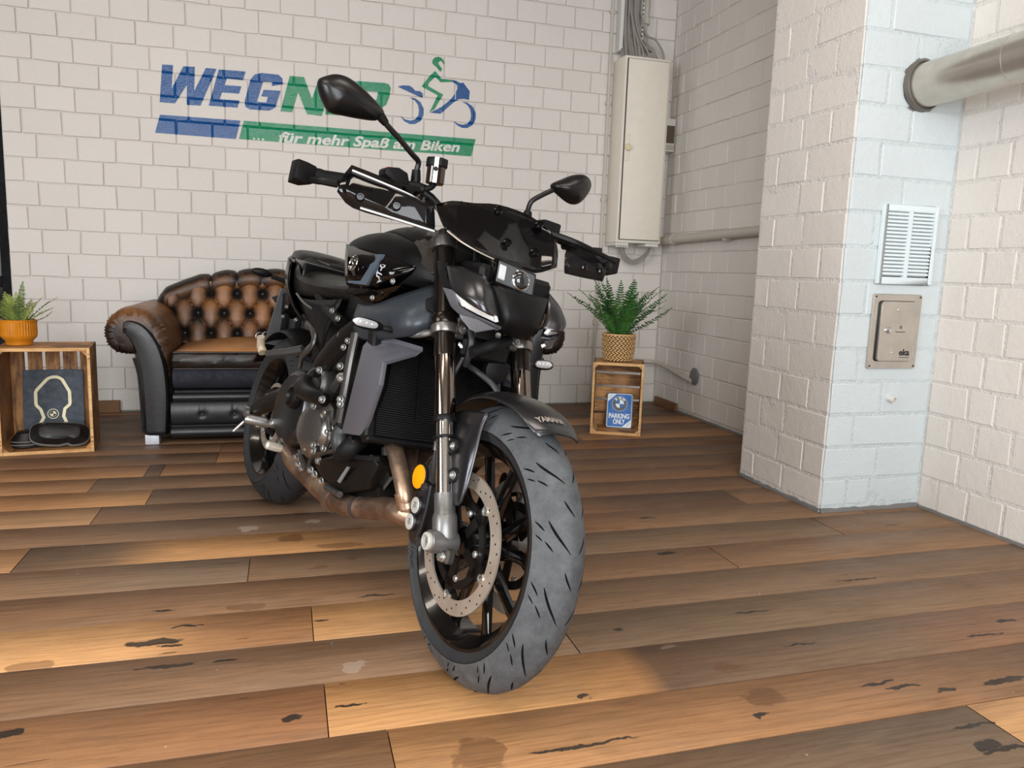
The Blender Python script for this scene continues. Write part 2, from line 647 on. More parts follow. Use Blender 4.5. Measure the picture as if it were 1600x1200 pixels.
# ------------------------------------------------------------------ plank floor
def wood_mat():
    t = NT('oak_plank')
    co = t.n('ShaderNodeNewGeometry').outputs['Position']
    rnd = t.n('ShaderNodeObjectInfo').outputs['Random']
    off = t.n('ShaderNodeCombineXYZ')
    t.l(t.math('MULTIPLY', rnd, 37.0), off.inputs[0]); t.l(t.math('MULTIPLY', rnd, 11.0), off.inputs[2])
    add = t.n('ShaderNodeVectorMath', operation='ADD')
    t.l(co, add.inputs[0]); t.l(off.outputs[0], add.inputs[1])
    v = add.outputs[0]
    tone = t.attr('tone').outputs['Color']
    grain = t.noise(t.mapping(v, (2.2, 34, 2)), 4.0, 8, 0.72, 0.4)
    broad = t.noise(t.mapping(v, (1.0, 7, 2)), 2.6, 5, 0.6, 1.2)
    g = t.ramp(grain, [(0.28, (0.70, 0.67, 0.63)), (0.5, (1, 1, 1)), (0.75, (1.18, 1.17, 1.15))])
    b = t.ramp(broad, [(0.3, (0.80, 0.79, 0.78)), (0.6, (1.06, 1.05, 1.04))])
    c1 = t.mix(1.0, tone, g, 'MULTIPLY')
    c2 = t.mix(1.0, c1, b, 'MULTIPLY')
    # cathedral rings
    wv = t.n('ShaderNodeTexWave', wave_type='BANDS', bands_direction='Y', i_Scale=9.0, i_Distortion=9.0, i_Detail=2.0, i_Detail_Scale=0.6)
    t.l(t.mapping(v, (0.35, 1.6, 1)), wv.inputs['Vector'])
    wr_ = t.ramp(wv.outputs['Fac'], [(0.0, (0.84, 0.82, 0.80)), (0.25, (1, 1, 1))])
    c3 = t.mix(0.75, c2, t.mix(1.0, c2, wr_, 'MULTIPLY'))
    # dark splits and knots
    crack = t.ramp(t.noise(t.mapping(v, (1.6, 15, 2)), 3.1, 4, 0.55, 0.9), [(0.715, (0, 0, 0)), (0.735, (1, 1, 1))])
    c4 = t.mix(t.math('MULTIPLY', crack, 0.75), c3, (0.018, 0.013, 0.010))
    # individual knots and oil spots: (x, y, length, width, strength, tint)
    dn = t.n('ShaderNodeTexNoise', i_Scale=26.0, i_Detail=4.0)
    t.l(co, dn.inputs['Vector'])
    sub = t.n('ShaderNodeVectorMath', operation='SUBTRACT'); t.l(dn.outputs['Color'], sub.inputs[0]); sub.inputs[1].default_value = (.5, .5, .5)
    scl = t.n('ShaderNodeVectorMath', operation='MULTIPLY'); t.l(sub.outputs[0], scl.inputs[0]); scl.inputs[1].default_value = (.10, .032, 0)
    dis = t.n('ShaderNodeVectorMath', operation='ADD'); t.l(co, dis.inputs[0]); t.l(scl.outputs[0], dis.inputs[1])

    def spots(lst):
        acc = None
        for (x, y, a, b_) in lst:
            s1 = t.n('ShaderNodeVectorMath', operation='SUBTRACT'); t.l(dis.outputs[0], s1.inputs[0]); s1.inputs[1].default_value = (x, y, 0)
            s2 = t.n('ShaderNodeVectorMath', operation='MULTIPLY'); t.l(s1.outputs[0], s2.inputs[0]); s2.inputs[1].default_value = (1/a, 1/b_, 0)
            s3 = t.n('ShaderNodeVectorMath', operation='LENGTH'); t.l(s2.outputs[0], s3.inputs[0])
            m = t.n('ShaderNodeMapRange', i_1=0.88, i_2=1.06, i_3=1.0, i_4=0.0); t.l(s3.outputs['Value'], m.inputs[0])
            acc = m.outputs[0] if acc is None else t.math('MAXIMUM', acc, m.outputs[0])
        return acc
    knots = spots([(x, y, a, b_*.75) for x, y, a, b_ in KNOTS])
    oil = spots(OIL)
    pale = spots(PALE)
    c5 = t.mix(t.math('MULTIPLY', knots, 0.92), c4, (0.022, 0.018, 0.015))
    c6 = t.mix(t.math('MULTIPLY', oil, 0.55), c5, (0.12, 0.05, 0.02))
    c7 = t.mix(t.math('MULTIPLY', pale, 0.35), c6, (0.5, 0.42, 0.34))
    # tiny paint specks and dust
    vo = t.n('ShaderNodeTexVoronoi', i_Scale=9.0); t.l(co, vo.inputs['Vector'])
    sp = t.ramp(vo.outputs['Distance'], [(0.022, (1, 1, 1)), (0.03, (0, 0, 0))])
    c8 = t.mix(t.math('MULTIPLY', sp, 0.6), c7, (0.55, 0.52, 0.48))
    # worn grey scuffs
    sc = t.ramp(t.noise(t.mapping(co, (1.2, 2.4, 1)), 3.3, 7, 0.72), [(0.5, (0, 0, 0)), (0.72, (1, 1, 1))])
    c9 = t.mix(t.math('MULTIPLY', sc, 0.22), c8, (0.24, 0.19, 0.145))
    t.l(c9, t.p.inputs['Base Color'])
    ro = t.ramp(t.noise(co, 6, 6, 0.7), [(0.3, (0.42,)*3), (0.7, (0.6,)*3)])
    t.l(ro, t.p.inputs['Roughness'])
    t.p.inputs['Specular IOR Level'].default_value = 0.4
    t.bump(t.math('ADD', grain, t.math('MULTIPLY', crack, -0.6)), 0.22, 0.003)
    return t.m


KNOTS = [(*p, a, b) for p, a, b in (
    ((-0.3002, 1.8107), .055, .022), ((-0.2589, 1.7860), .03, .008), ((-0.2376, 1.8852), .03, .007), ((-0.2547, 1.6944), .06, .012),
    ((-0.1396, 1.6938), .03, .009), ((-0.3074, 1.9862), .028, .007), ((0.0056, 1.4338), .02, .014), ((-0.5042, 1.4993), .022, .02),
    ((0.1174, 1.4531), .03, .006), ((0.0735, 1.8453), .03, .006), ((0.5283, 1.2196), .11, .007), ((0.9144, 1.2272), .014, .012),
    ((1.2495, 1.2797), .045, .006), ((1.3021, 1.2541), .04, .007), ((1.3876, 1.2237), .025, .012), ((1.5588, 1.2225), .085, .011),
    ((1.2935, 1.0413), .035, .022), ((1.3218, 1.0201), .05, .010), ((1.1671, 2.0949), .035, .017), ((0.7917, 1.6422), .016, .013),
    ((1.2549, 2.4336), .03, .012), ((1.1749, 1.6551), .06, .006), ((1.8657, 3.0396), .03, .012), ((1.8262, 1.4636), .028, .012),
    ((1.3288, 1.1001), .05, .006), ((1.7018, 1.4101), .05, .006), ((0.2291, 1.9663), .05, .006), ((2.1278, 2.1903), .03, .006),
    ((1.6299, 1.7856), .09, .005), ((1.1954, 1.4746), .05, .005), ((0.5906, 1.3770), .012, .010))]
OIL = [(*p, a, b) for p, a, b in (
    ((0.0087, 2.4568), .04, .035), ((0.1537, 2.3638), .085, .022), ((0.2086, 2.5253), .06, .02), ((0.0825, 2.1966), .03, .02),
    ((0.1864, 2.2524), .02, .015), ((0.9690, 1.2893), .05, .034), ((0.3307, 1.2413), .045, .05), ((0.9568, 1.4139), .035, .016),
    ((-0.1051, 1.9654), .05, .02), ((0.0430, 2.7083), .03, .02), ((-0.5376, 1.7559), .06, .02))]
PALE = [(*p, a, b) for p, a, b in (
    ((0.1348, 1.6033), .03, .025), ((-0.1252, 2.5757), .03, .03), ((0.0815, 2.6095), .02, .02), ((0.8683, 1.5281), .03, .008))]
WOOD = wood_mat()
fl = empty('floor', (0, 0, 0), kind='structure')
MB().box((-0.4, 1.1, -0.03), (6.0, 7.4, 0.026)).build('subfloor', plain('dark_floor_gap', (60, 42, 28), 0.9), fl)


def plank(x0, x1, k, stops):
    y0, y1 = 1.163+0.194*k, 1.163+0.194*(k+1)
    y1 = min(y1, YB+0.0)
    g = 0.0011
    n = max(2, int((x1-x0)/0.06))
    xs = [x0+g+(x1-x0-2*g)*i/n for i in range(n+1)]
    b = 0.0022
    m = MB()
    z0 = random.uniform(-.0006, .0004)
    rows = []
    for yy, zz in ((y0+g, -.016), (y0+g, z0-b), (y0+g+b, z0), ((y0+y1)/2, z0), (y1-g-b, z0), (y1-g, z0-b), (y1-g, -.016)):
        rows.append([(x, yy, zz) for x in xs])
    m.loft(rows, caps=False, closed=False)
    o = m.build('plank', WOOD, fl, angle=60)
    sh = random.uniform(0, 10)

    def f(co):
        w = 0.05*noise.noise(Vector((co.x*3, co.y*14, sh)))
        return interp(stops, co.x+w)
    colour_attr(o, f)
    return o


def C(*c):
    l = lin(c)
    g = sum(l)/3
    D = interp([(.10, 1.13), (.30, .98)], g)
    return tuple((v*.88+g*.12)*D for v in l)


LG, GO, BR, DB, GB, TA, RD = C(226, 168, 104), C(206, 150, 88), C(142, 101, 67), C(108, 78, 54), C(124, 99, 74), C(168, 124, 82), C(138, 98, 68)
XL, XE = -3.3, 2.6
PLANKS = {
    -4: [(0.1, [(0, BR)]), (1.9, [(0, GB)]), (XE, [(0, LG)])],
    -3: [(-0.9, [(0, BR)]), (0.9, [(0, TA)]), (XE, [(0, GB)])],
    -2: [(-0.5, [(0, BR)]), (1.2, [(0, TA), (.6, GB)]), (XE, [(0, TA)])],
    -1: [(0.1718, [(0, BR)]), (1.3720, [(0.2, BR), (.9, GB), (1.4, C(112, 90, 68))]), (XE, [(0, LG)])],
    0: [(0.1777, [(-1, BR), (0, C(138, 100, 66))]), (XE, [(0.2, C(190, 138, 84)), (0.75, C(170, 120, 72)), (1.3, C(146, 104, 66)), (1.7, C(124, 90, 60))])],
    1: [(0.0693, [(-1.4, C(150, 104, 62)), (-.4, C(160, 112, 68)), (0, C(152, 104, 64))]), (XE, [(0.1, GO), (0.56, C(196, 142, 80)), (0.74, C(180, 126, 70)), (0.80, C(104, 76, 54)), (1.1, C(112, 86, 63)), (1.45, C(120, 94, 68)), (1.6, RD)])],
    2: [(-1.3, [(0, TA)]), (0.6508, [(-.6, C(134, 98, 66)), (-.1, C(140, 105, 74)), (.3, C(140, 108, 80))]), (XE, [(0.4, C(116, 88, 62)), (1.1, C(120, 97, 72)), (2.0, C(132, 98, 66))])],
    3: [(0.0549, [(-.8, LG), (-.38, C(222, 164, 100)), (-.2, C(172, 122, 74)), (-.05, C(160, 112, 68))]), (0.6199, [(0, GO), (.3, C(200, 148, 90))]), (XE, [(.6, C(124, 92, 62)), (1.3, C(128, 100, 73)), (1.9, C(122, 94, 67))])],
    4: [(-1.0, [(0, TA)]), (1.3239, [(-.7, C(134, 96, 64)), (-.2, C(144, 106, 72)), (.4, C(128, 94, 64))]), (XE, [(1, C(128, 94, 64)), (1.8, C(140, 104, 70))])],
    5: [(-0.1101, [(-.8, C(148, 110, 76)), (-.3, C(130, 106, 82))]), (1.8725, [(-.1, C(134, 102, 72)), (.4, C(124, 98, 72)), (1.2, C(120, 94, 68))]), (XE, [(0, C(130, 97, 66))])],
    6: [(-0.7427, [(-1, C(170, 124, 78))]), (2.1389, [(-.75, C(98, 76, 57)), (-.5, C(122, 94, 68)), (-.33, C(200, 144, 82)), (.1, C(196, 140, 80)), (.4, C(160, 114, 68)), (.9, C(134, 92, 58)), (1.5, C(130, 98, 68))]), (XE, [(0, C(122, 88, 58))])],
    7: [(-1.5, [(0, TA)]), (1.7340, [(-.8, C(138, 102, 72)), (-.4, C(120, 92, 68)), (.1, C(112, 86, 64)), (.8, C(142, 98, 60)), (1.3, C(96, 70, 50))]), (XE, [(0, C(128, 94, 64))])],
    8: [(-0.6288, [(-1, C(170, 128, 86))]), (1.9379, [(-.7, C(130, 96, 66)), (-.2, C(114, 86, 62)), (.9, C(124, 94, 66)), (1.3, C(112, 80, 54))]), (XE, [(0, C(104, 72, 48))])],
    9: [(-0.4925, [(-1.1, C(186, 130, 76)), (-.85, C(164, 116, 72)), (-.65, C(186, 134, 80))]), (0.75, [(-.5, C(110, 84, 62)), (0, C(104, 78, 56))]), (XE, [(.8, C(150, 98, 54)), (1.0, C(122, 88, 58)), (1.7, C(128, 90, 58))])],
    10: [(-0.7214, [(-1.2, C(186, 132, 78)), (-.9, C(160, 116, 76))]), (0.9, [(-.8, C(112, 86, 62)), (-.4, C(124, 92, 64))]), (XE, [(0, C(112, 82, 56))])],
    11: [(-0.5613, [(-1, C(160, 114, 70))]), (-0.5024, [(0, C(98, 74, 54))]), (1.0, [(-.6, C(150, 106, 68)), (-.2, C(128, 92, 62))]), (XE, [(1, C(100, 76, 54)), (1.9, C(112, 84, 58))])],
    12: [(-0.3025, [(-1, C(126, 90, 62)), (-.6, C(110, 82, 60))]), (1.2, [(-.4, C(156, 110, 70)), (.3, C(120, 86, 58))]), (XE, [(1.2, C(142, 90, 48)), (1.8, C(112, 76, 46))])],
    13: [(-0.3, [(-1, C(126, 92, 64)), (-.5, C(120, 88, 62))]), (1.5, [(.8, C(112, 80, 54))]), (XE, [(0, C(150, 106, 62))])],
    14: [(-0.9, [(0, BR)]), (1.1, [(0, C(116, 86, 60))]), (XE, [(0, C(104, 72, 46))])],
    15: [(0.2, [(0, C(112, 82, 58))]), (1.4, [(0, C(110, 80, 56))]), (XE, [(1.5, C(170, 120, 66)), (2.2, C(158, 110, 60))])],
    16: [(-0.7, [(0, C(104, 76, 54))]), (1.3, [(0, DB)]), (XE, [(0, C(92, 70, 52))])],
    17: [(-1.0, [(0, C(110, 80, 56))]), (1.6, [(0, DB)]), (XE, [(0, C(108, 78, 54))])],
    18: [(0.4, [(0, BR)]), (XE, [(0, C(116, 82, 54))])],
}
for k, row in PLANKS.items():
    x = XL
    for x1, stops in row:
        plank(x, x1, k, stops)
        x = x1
for k in range(-19, -4):
    plank(XL, XE, k, [(0, TA if k % 3 else BR)])

# ------------------------------------------------------------------ painted shop lettering on the back wall
def logo_mat(name, col):
    t = NT(name)
    geo = t.n('ShaderNodeNewGeometry').outputs['Position']
    c = lin(col)
    nz = t.noise(geo, 120, 4, 0.7)
    t.l(t.ramp(nz, [(0.35, tuple(v*0.85 for v in c)), (0.65, tuple(min(1, v*1.1) for v in c))]), t.p.inputs['Base Color'])
    t.p.inputs['Roughness'].default_value = 0.13
    t.p.inputs['Specular IOR Level'].default_value = 0.5
    h = t.math('ADD', t.noise(geo, 210, 3, 0.6), t.math('MULTIPLY', t.noise(geo, 30, 5, 0.7), 1.0))
    t.bump(h, 0.30, 0.005)
    return t.m


LOGO_BLUE = logo_mat('gloss_blue_wall_paint', (8, 78, 142))
LOGO_GREEN = logo_mat('gloss_green_wall_paint', (4, 134, 90))
LOGO_WHITE = logo_mat('offwhite_wall_paint', (214, 214, 206))
LY = YB - 0.0035


def on_wall(name, polys, mat, parent, y=LY, faces=None):
    """flat paint following the joints of the brickwork: V-grooves where it crosses a joint"""
    bm = bmesh.new()
    for poly in polys:
        vs = [bm.verts.new((x, y, z)) for x, z in poly]
        if faces is None:
            for tri in geometry.tessellate_polygon([[Vector((x, z, 0)) for x, z in poly]]):
                bm.faces.new([vs[i] for i in tri])
        else:
            for f in faces:
                bm.faces.new([vs[i] for i in f])
    bmesh.ops.triangulate(bm, faces=bm.faces[:])
    xs = [v.co.x for v in bm.verts]; zs = [v.co.z for v in bm.verts]
    w = 0.007
    cuts = []
    k0 = int(min(zs)/COURSE)-1
    k1 = int(max(zs)/COURSE)+2
    for k in range(k0, k1):
        for d in (-w, 0, w):
            cuts.append(((0, 0, k*COURSE+ZOFF+d), (0, 0, 1)))
    x = -1.324 - 0.1875*2
    n = 0
    for ph in (-1.324, -1.258):
        x = ph
        while x < max(xs)+.1:
            if x > min(xs)-.1:
                for d in (-w, 0, w):
                    cuts.append(((x+d, 0, 0), (1, 0, 0)))
            x += 0.1875
    for co, no in cuts:
        bmesh.ops.bisect_plane(bm, geom=bm.verts[:]+bm.edges[:]+bm.faces[:], plane_co=co, plane_no=no, dist=1e-5)
    for v in bm.verts:
        r = (v.co.z-ZOFF)/COURSE
        near = abs(r-round(r))*COURSE
        if near < 0.002:
            v.co.y += 0.0042
            continue
        k = int(math.floor(r))
        ph = -1.324 if k % 2 == 0 else -1.258
        q = (v.co.x-ph)/0.1875
        if abs(q-round(q))*0.1875 < 0.002:
            v.co.y += 0.0038
    for f in bm.faces:
        f.normal_update()
        if f.normal.y > 0:
            f.normal_flip()
    me = bpy.data.meshes.new(name)
    bm.to_mesh(me); bm.free()
    o = bpy.data.objects.new(name, me)
    COL.objects.link(o)
    me.materials.append(mat)
    o.parent = parent
    return o


sign = empty('wall_lettering', (0, 0, 0), label='blue and green shop name with motorcyclist emblem painted on the white brick wall', cat='painted sign')


def wp2(pts):
    return [(p[0], p[2]) for p in pts]


on_wall('letter', [wp2([(-0.6348, 4.7365, 1.9181), (-0.5808, 4.7365, 1.9202), (-0.5901, 4.7365, 1.7966), (-0.5277, 4.7365, 1.9199), (-0.4695, 4.7365, 1.9224), (-0.4762, 4.7365, 1.7944), (-0.4132, 4.7365, 1.9223), (-0.3576, 4.7365, 1.9232), (-0.4458, 4.7365, 1.7200), (-0.5160, 4.7365, 1.7185), (-0.5120, 4.7365, 1.8252), (-0.5765, 4.7365, 1.7201), (-0.6533, 4.7365, 1.7202)])], LOGO_BLUE, sign)
on_wall('letter', [wp2([(-0.3460, 4.7365, 1.9220), (-0.2051, 4.7365, 1.9245), (-0.2200, 4.7365, 1.8799), (-0.3049, 4.7365, 1.8775), (-0.3173, 4.7365, 1.8417), (-0.2290, 4.7365, 1.8431), (-0.2427, 4.7365, 1.8021), (-0.3322, 4.7365, 1.8009), (-0.3447, 4.7365, 1.7638), (-0.2398, 4.7365, 1.7663), (-0.2524, 4.7365, 1.7265), (-0.4028, 4.7365, 1.7239)])], LOGO_BLUE, sign)
on_wall('letter', [wp2([(-0.0062, 4.7365, 1.8767), (-0.0083, 4.7365, 1.9080), (-0.0300, 4.7365, 1.9253), (-0.1192, 4.7365, 1.9259), (-0.1577, 4.7365, 1.9137), (-0.1808, 4.7365, 1.8838), (-0.2125, 4.7365, 1.7651), (-0.2106, 4.7365, 1.7363), (-0.1857, 4.7365, 1.7228), (-0.0808, 4.7365, 1.7259), (-0.0490, 4.7365, 1.7459), (-0.0188, 4.7365, 1.8390), (-0.1108, 4.7365, 1.8363), (-0.1234, 4.7365, 1.8000), (-0.0872, 4.7365, 1.7997), (-0.0972, 4.7365, 1.7684), (-0.1479, 4.7365, 1.7674), (-0.1138, 4.7365, 1.8807), (-0.0620, 4.7365, 1.8822), (-0.0671, 4.7365, 1.8611)])], LOGO_BLUE, sign)
on_wall('letter', [wp2([(0.0321, 4.7365, 1.9254), (0.1095, 4.7365, 1.9270), (0.1536, 4.7365, 1.8109), (0.1940, 4.7365, 1.9293), (0.2642, 4.7365, 1.9313), (0.2084, 4.7365, 1.7215), (0.1257, 4.7365, 1.7243), (0.0769, 4.7365, 1.8407), (0.0439, 4.7365, 1.7271), (-0.0211, 4.7365, 1.7275)])], LOGO_GREEN, sign)
on_wall('letter', [wp2([(0.2819, 4.7365, 1.9293), (0.4040, 4.7365, 1.9314), (0.3913, 4.7365, 1.8928), (0.3224, 4.7365, 1.8912), (0.3123, 4.7365, 1.8554), (0.3837, 4.7365, 1.8571), (0.3710, 4.7365, 1.8159), (0.2996, 4.7365, 1.8144), (0.2894, 4.7365, 1.7785), (0.3609, 4.7365, 1.7787), (0.3494, 4.7365, 1.7337), (0.2261, 4.7365, 1.7330)])], LOGO_GREEN, sign)
on_wall('letter', [wp2([(0.4091, 4.7365, 1.9344), (0.5698, 4.7365, 1.9389), (0.5934, 4.7365, 1.9336), (0.6042, 4.7365, 1.9132), (0.5967, 4.7365, 1.8669), (0.5788, 4.7365, 1.8171), (0.5527, 4.7365, 1.7995), (0.5663, 4.7365, 1.7499), (0.4981, 4.7365, 1.7478), (0.4874, 4.7365, 1.7887), (0.4614, 4.7365, 1.7889), (0.4793, 4.7365, 1.8384), (0.5210, 4.7365, 1.8384), (0.5310, 4.7365, 1.8860), (0.4609, 4.7365, 1.8844), (0.4280, 4.7365, 1.7455), (0.3609, 4.7365, 1.7448)])], LOGO_GREEN, sign)
on_wall('bar', [wp2([(-0.6543, 4.7365, 1.6542), (-0.2370, 4.7365, 1.6576), (-0.2638, 4.7365, 1.5556), (-0.6811, 4.7365, 1.5561)])], LOGO_BLUE, sign)
on_wall('bar', [wp2([(-0.2190, 4.7365, 1.6591), (1.1259, 4.7365, 1.6632), (1.0990, 4.7365, 1.5601), (-0.2471, 4.7365, 1.5569)])], LOGO_GREEN, sign)
em = empty('motorcyclist_emblem', parent=sign)
on_wall('helmet', [wp2([(0.8493, 4.7365, 2.0764), (0.8486, 4.7365, 2.0876), (0.8522, 4.7365, 2.1007), (0.8655, 4.7365, 2.1139), (0.8847, 4.7365, 2.1191), (0.9022, 4.7365, 2.1151), (0.9150, 4.7365, 2.1037), (0.9228, 4.7365, 2.0826), (0.9170, 4.7365, 2.0811), (0.9055, 4.7365, 2.0954), (0.8948, 4.7365, 2.0961), (0.8853, 4.7365, 2.0869), (0.8865, 4.7365, 2.0780), (0.9083, 4.7365, 2.0529), (0.8985, 4.7365, 2.0345), (0.8738, 4.7365, 2.0594)])], LOGO_GREEN, em)
on_wall('rider', [wp2([(0.7867, 4.7365, 1.9405), (0.8290, 4.7365, 1.9993), (0.8669, 4.7365, 2.0373), (0.9056, 4.7365, 1.9960), (0.9677, 4.7365, 1.9956), (0.9728, 4.7365, 1.9847), (0.8997, 4.7365, 1.9757), (0.8686, 4.7365, 2.0042), (0.8278, 4.7365, 1.9627), (0.8261, 4.7365, 1.9452), (0.9182, 4.7365, 1.9062), (0.8692, 4.7365, 1.8197), (0.8356, 4.7365, 1.7945), (0.8852, 4.7365, 1.8995)])], LOGO_GREEN, em)
on_wall('fairing', [wp2([(0.9677, 4.7365, 1.9956), (0.9972, 4.7365, 1.9930), (1.0221, 4.7365, 1.9816), (1.0393, 4.7365, 1.9875), (1.0812, 4.7365, 1.9410), (1.0775, 4.7365, 1.8895), (1.0466, 4.7365, 1.8932), (1.0120, 4.7365, 1.8881), (0.9829, 4.7365, 1.8678), (0.9034, 4.7365, 1.7940), (0.8414, 4.7365, 1.7950), (0.9099, 4.7365, 1.8348), (0.9610, 4.7365, 1.8788), (0.9916, 4.7365, 1.9186), (1.0046, 4.7365, 1.9499), (1.0022, 4.7365, 1.9668), (0.9912, 4.7365, 1.9777), (0.9728, 4.7365, 1.9847)])], LOGO_BLUE, em)
on_wall('tail', [wp2([(0.6450, 4.7365, 1.9260), (0.6771, 4.7365, 1.9367), (0.7150, 4.7365, 1.9381), (0.7324, 4.7365, 1.9280), (0.7488, 4.7365, 1.9123), (0.7776, 4.7365, 1.9123), (0.7961, 4.7365, 1.8994), (0.7931, 4.7365, 1.8781), (0.7636, 4.7365, 1.8845), (0.7242, 4.7365, 1.8972), (0.6821, 4.7365, 1.9123)])], LOGO_BLUE, em)
on_wall('wheel', [wp2([(1.0346, 4.7365, 1.8758), (1.0670, 4.7365, 1.8736), (1.0999, 4.7365, 1.8551), (1.1225, 4.7365, 1.8187), (1.1220, 4.7365, 1.7810), (1.1029, 4.7365, 1.7441), (1.0708, 4.7365, 1.7250), (1.0384, 4.7365, 1.7233), (1.0057, 4.7365, 1.7374), (0.9844, 4.7365, 1.7600), (1.0105, 4.7365, 1.7458), (1.0429, 4.7365, 1.7415), (1.0712, 4.7365, 1.7509), (1.0896, 4.7365, 1.7736), (1.0939, 4.7365, 1.8021), (1.0869, 4.7365, 1.8366), (1.0673, 4.7365, 1.8615)])], LOGO_BLUE, em)
on_wall('wheel', [wp2([(0.7169, 4.7365, 1.8710), (0.7495, 4.7365, 1.8695), (0.7810, 4.7365, 1.8508), (0.8019, 4.7365, 1.8137), (0.8010, 4.7365, 1.7768), (0.7828, 4.7365, 1.7406), (0.7517, 4.7365, 1.7218), (0.7206, 4.7365, 1.7183), (0.6869, 4.7365, 1.7311), (0.6622, 4.7365, 1.7611), (0.6915, 4.7365, 1.7434), (0.7251, 4.7365, 1.7389), (0.7523, 4.7365, 1.7495), (0.7702, 4.7365, 1.7741), (0.7736, 4.7365, 1.8043), (0.7668, 4.7365, 1.8335), (0.7473, 4.7365, 1.8569)])], LOGO_BLUE, em)
_b0, _b1 = Vector((-0.0364, 4.7365, 1.5573)), Vector((1.0281, 4.7365, 1.5815))
tv, tf = text_verts('für mehr Spaß am Biken', 0.1, 0.25, 0.0030)
tw = max(v.x for v in tv)
sx = (_b1.x-_b0.x)/tw
on_wall('slogan', [[(_b0.x+v.x*sx, _b0.z+(_b1.z-_b0.z)*v.x/tw+v.y*0.80) for v in tv]], LOGO_WHITE, sign, LY-0.0008, tf)
for i in range(3):
    cx, cz = Vector((-0.1653, 4.7365, 1.5645)).x+i*0.024, Vector((-0.1653, 4.7365, 1.5645)).z
    on_wall('ellipsis_dot', [[(cx+0.006*math.cos(a*PI/4), cz+0.006*math.sin(a*PI/4)) for a in range(8)]], LOGO_WHITE, sign, LY-0.0008)

# ------------------------------------------------------------------ leather sofa
def leather_mat(name, rough=0.36):
    """antiqued two-tone hide: tone.r = how much tan shows through the dark dye"""
    t = NT(name)
    co = t.coord()
    tone = t.n('ShaderNodeSeparateColor'); t.l(t.attr('tone').outputs['Color'], tone.inputs[0])
    nz = t.noise(co, 9, 6, 0.7)
    f = t.math('ADD', tone.outputs[0], t.math('MULTIPLY', t.math('SUBTRACT', nz, 0.5), 0.55), clamp=True)
    col = t.ramp(f, [(0.0, lin((22, 21, 22))), (0.3, lin((46, 32, 24))), (0.6, lin((110, 72, 40))), (1.0, lin((172, 117, 64)))])
    t.l(col, t.p.inputs['Base Color'])
    t.l(t.ramp(t.noise(co, 14, 4), [(0.3, (rough*0.8,)*3), (0.7, (rough*1.3,)*3)]), t.p.inputs['Roughness'])
    vo = t.n('ShaderNodeTexVoronoi', i_Scale=260.0); t.l(co, vo.inputs['Vector'])
    wr_ = t.noise(co, 24, 6, 0.75, 1.0)
    t.bump(t.math('ADD', t.math('MULTIPLY', vo.outputs['Distance'], 0.25), wr_), 0.28, 0.006)
    return t.m


LEATHER = leather_mat('antiqued_brown_leather')
BLACK_LEATHER = plain('black_leather', (30, 31, 33), 0.34, bump=0.3, bscale=220)
NAVY = plain('navy_cloth', (22, 24, 36), 0.8, bump=0.3, bscale=500)
SILVER_BLOCK = plain('silver_foil_foot', (206, 208, 216), 0.35, 0.2)
SCX = 0.325     # centre of the sofa
SF, SB = 3.87, 4.66
sofa = empty('leather_sofa', (SCX, (SF+SB)/2, 0), label='antique brown buttoned leather sofa with rolled arms behind the motorcycle', cat='sofa')
So = Vector((SCX, (SF+SB)/2, 0))


def Lm(m):
    m.v = [p-So for p in m.v]
    return m


def cn(o, fn):
    colour_attr(o, lambda co: fn(co+So))


arm_prof = [(-.535, .055), (-.527, .15), (-.522, .25), (-.520, .36), (-.525, .45), (-.540, .525), (-.570, .59), (-.620, .636), (-.680, .652), (-.735, .640), (-.780, .605),
            (-.806, .555), (-.806, .505), (-.788, .46), (-.755, .434), (-.718, .428), (-.690, .425), (-.672, .395), (-.662, .33), (-.655, .25), (-.652, .15), (-.652, .055)]
ap = [(p.x, p.z) for p in catmull([(x, 0, z) for x, z in arm_prof], 7, True)]
ac = (-.66, .50)


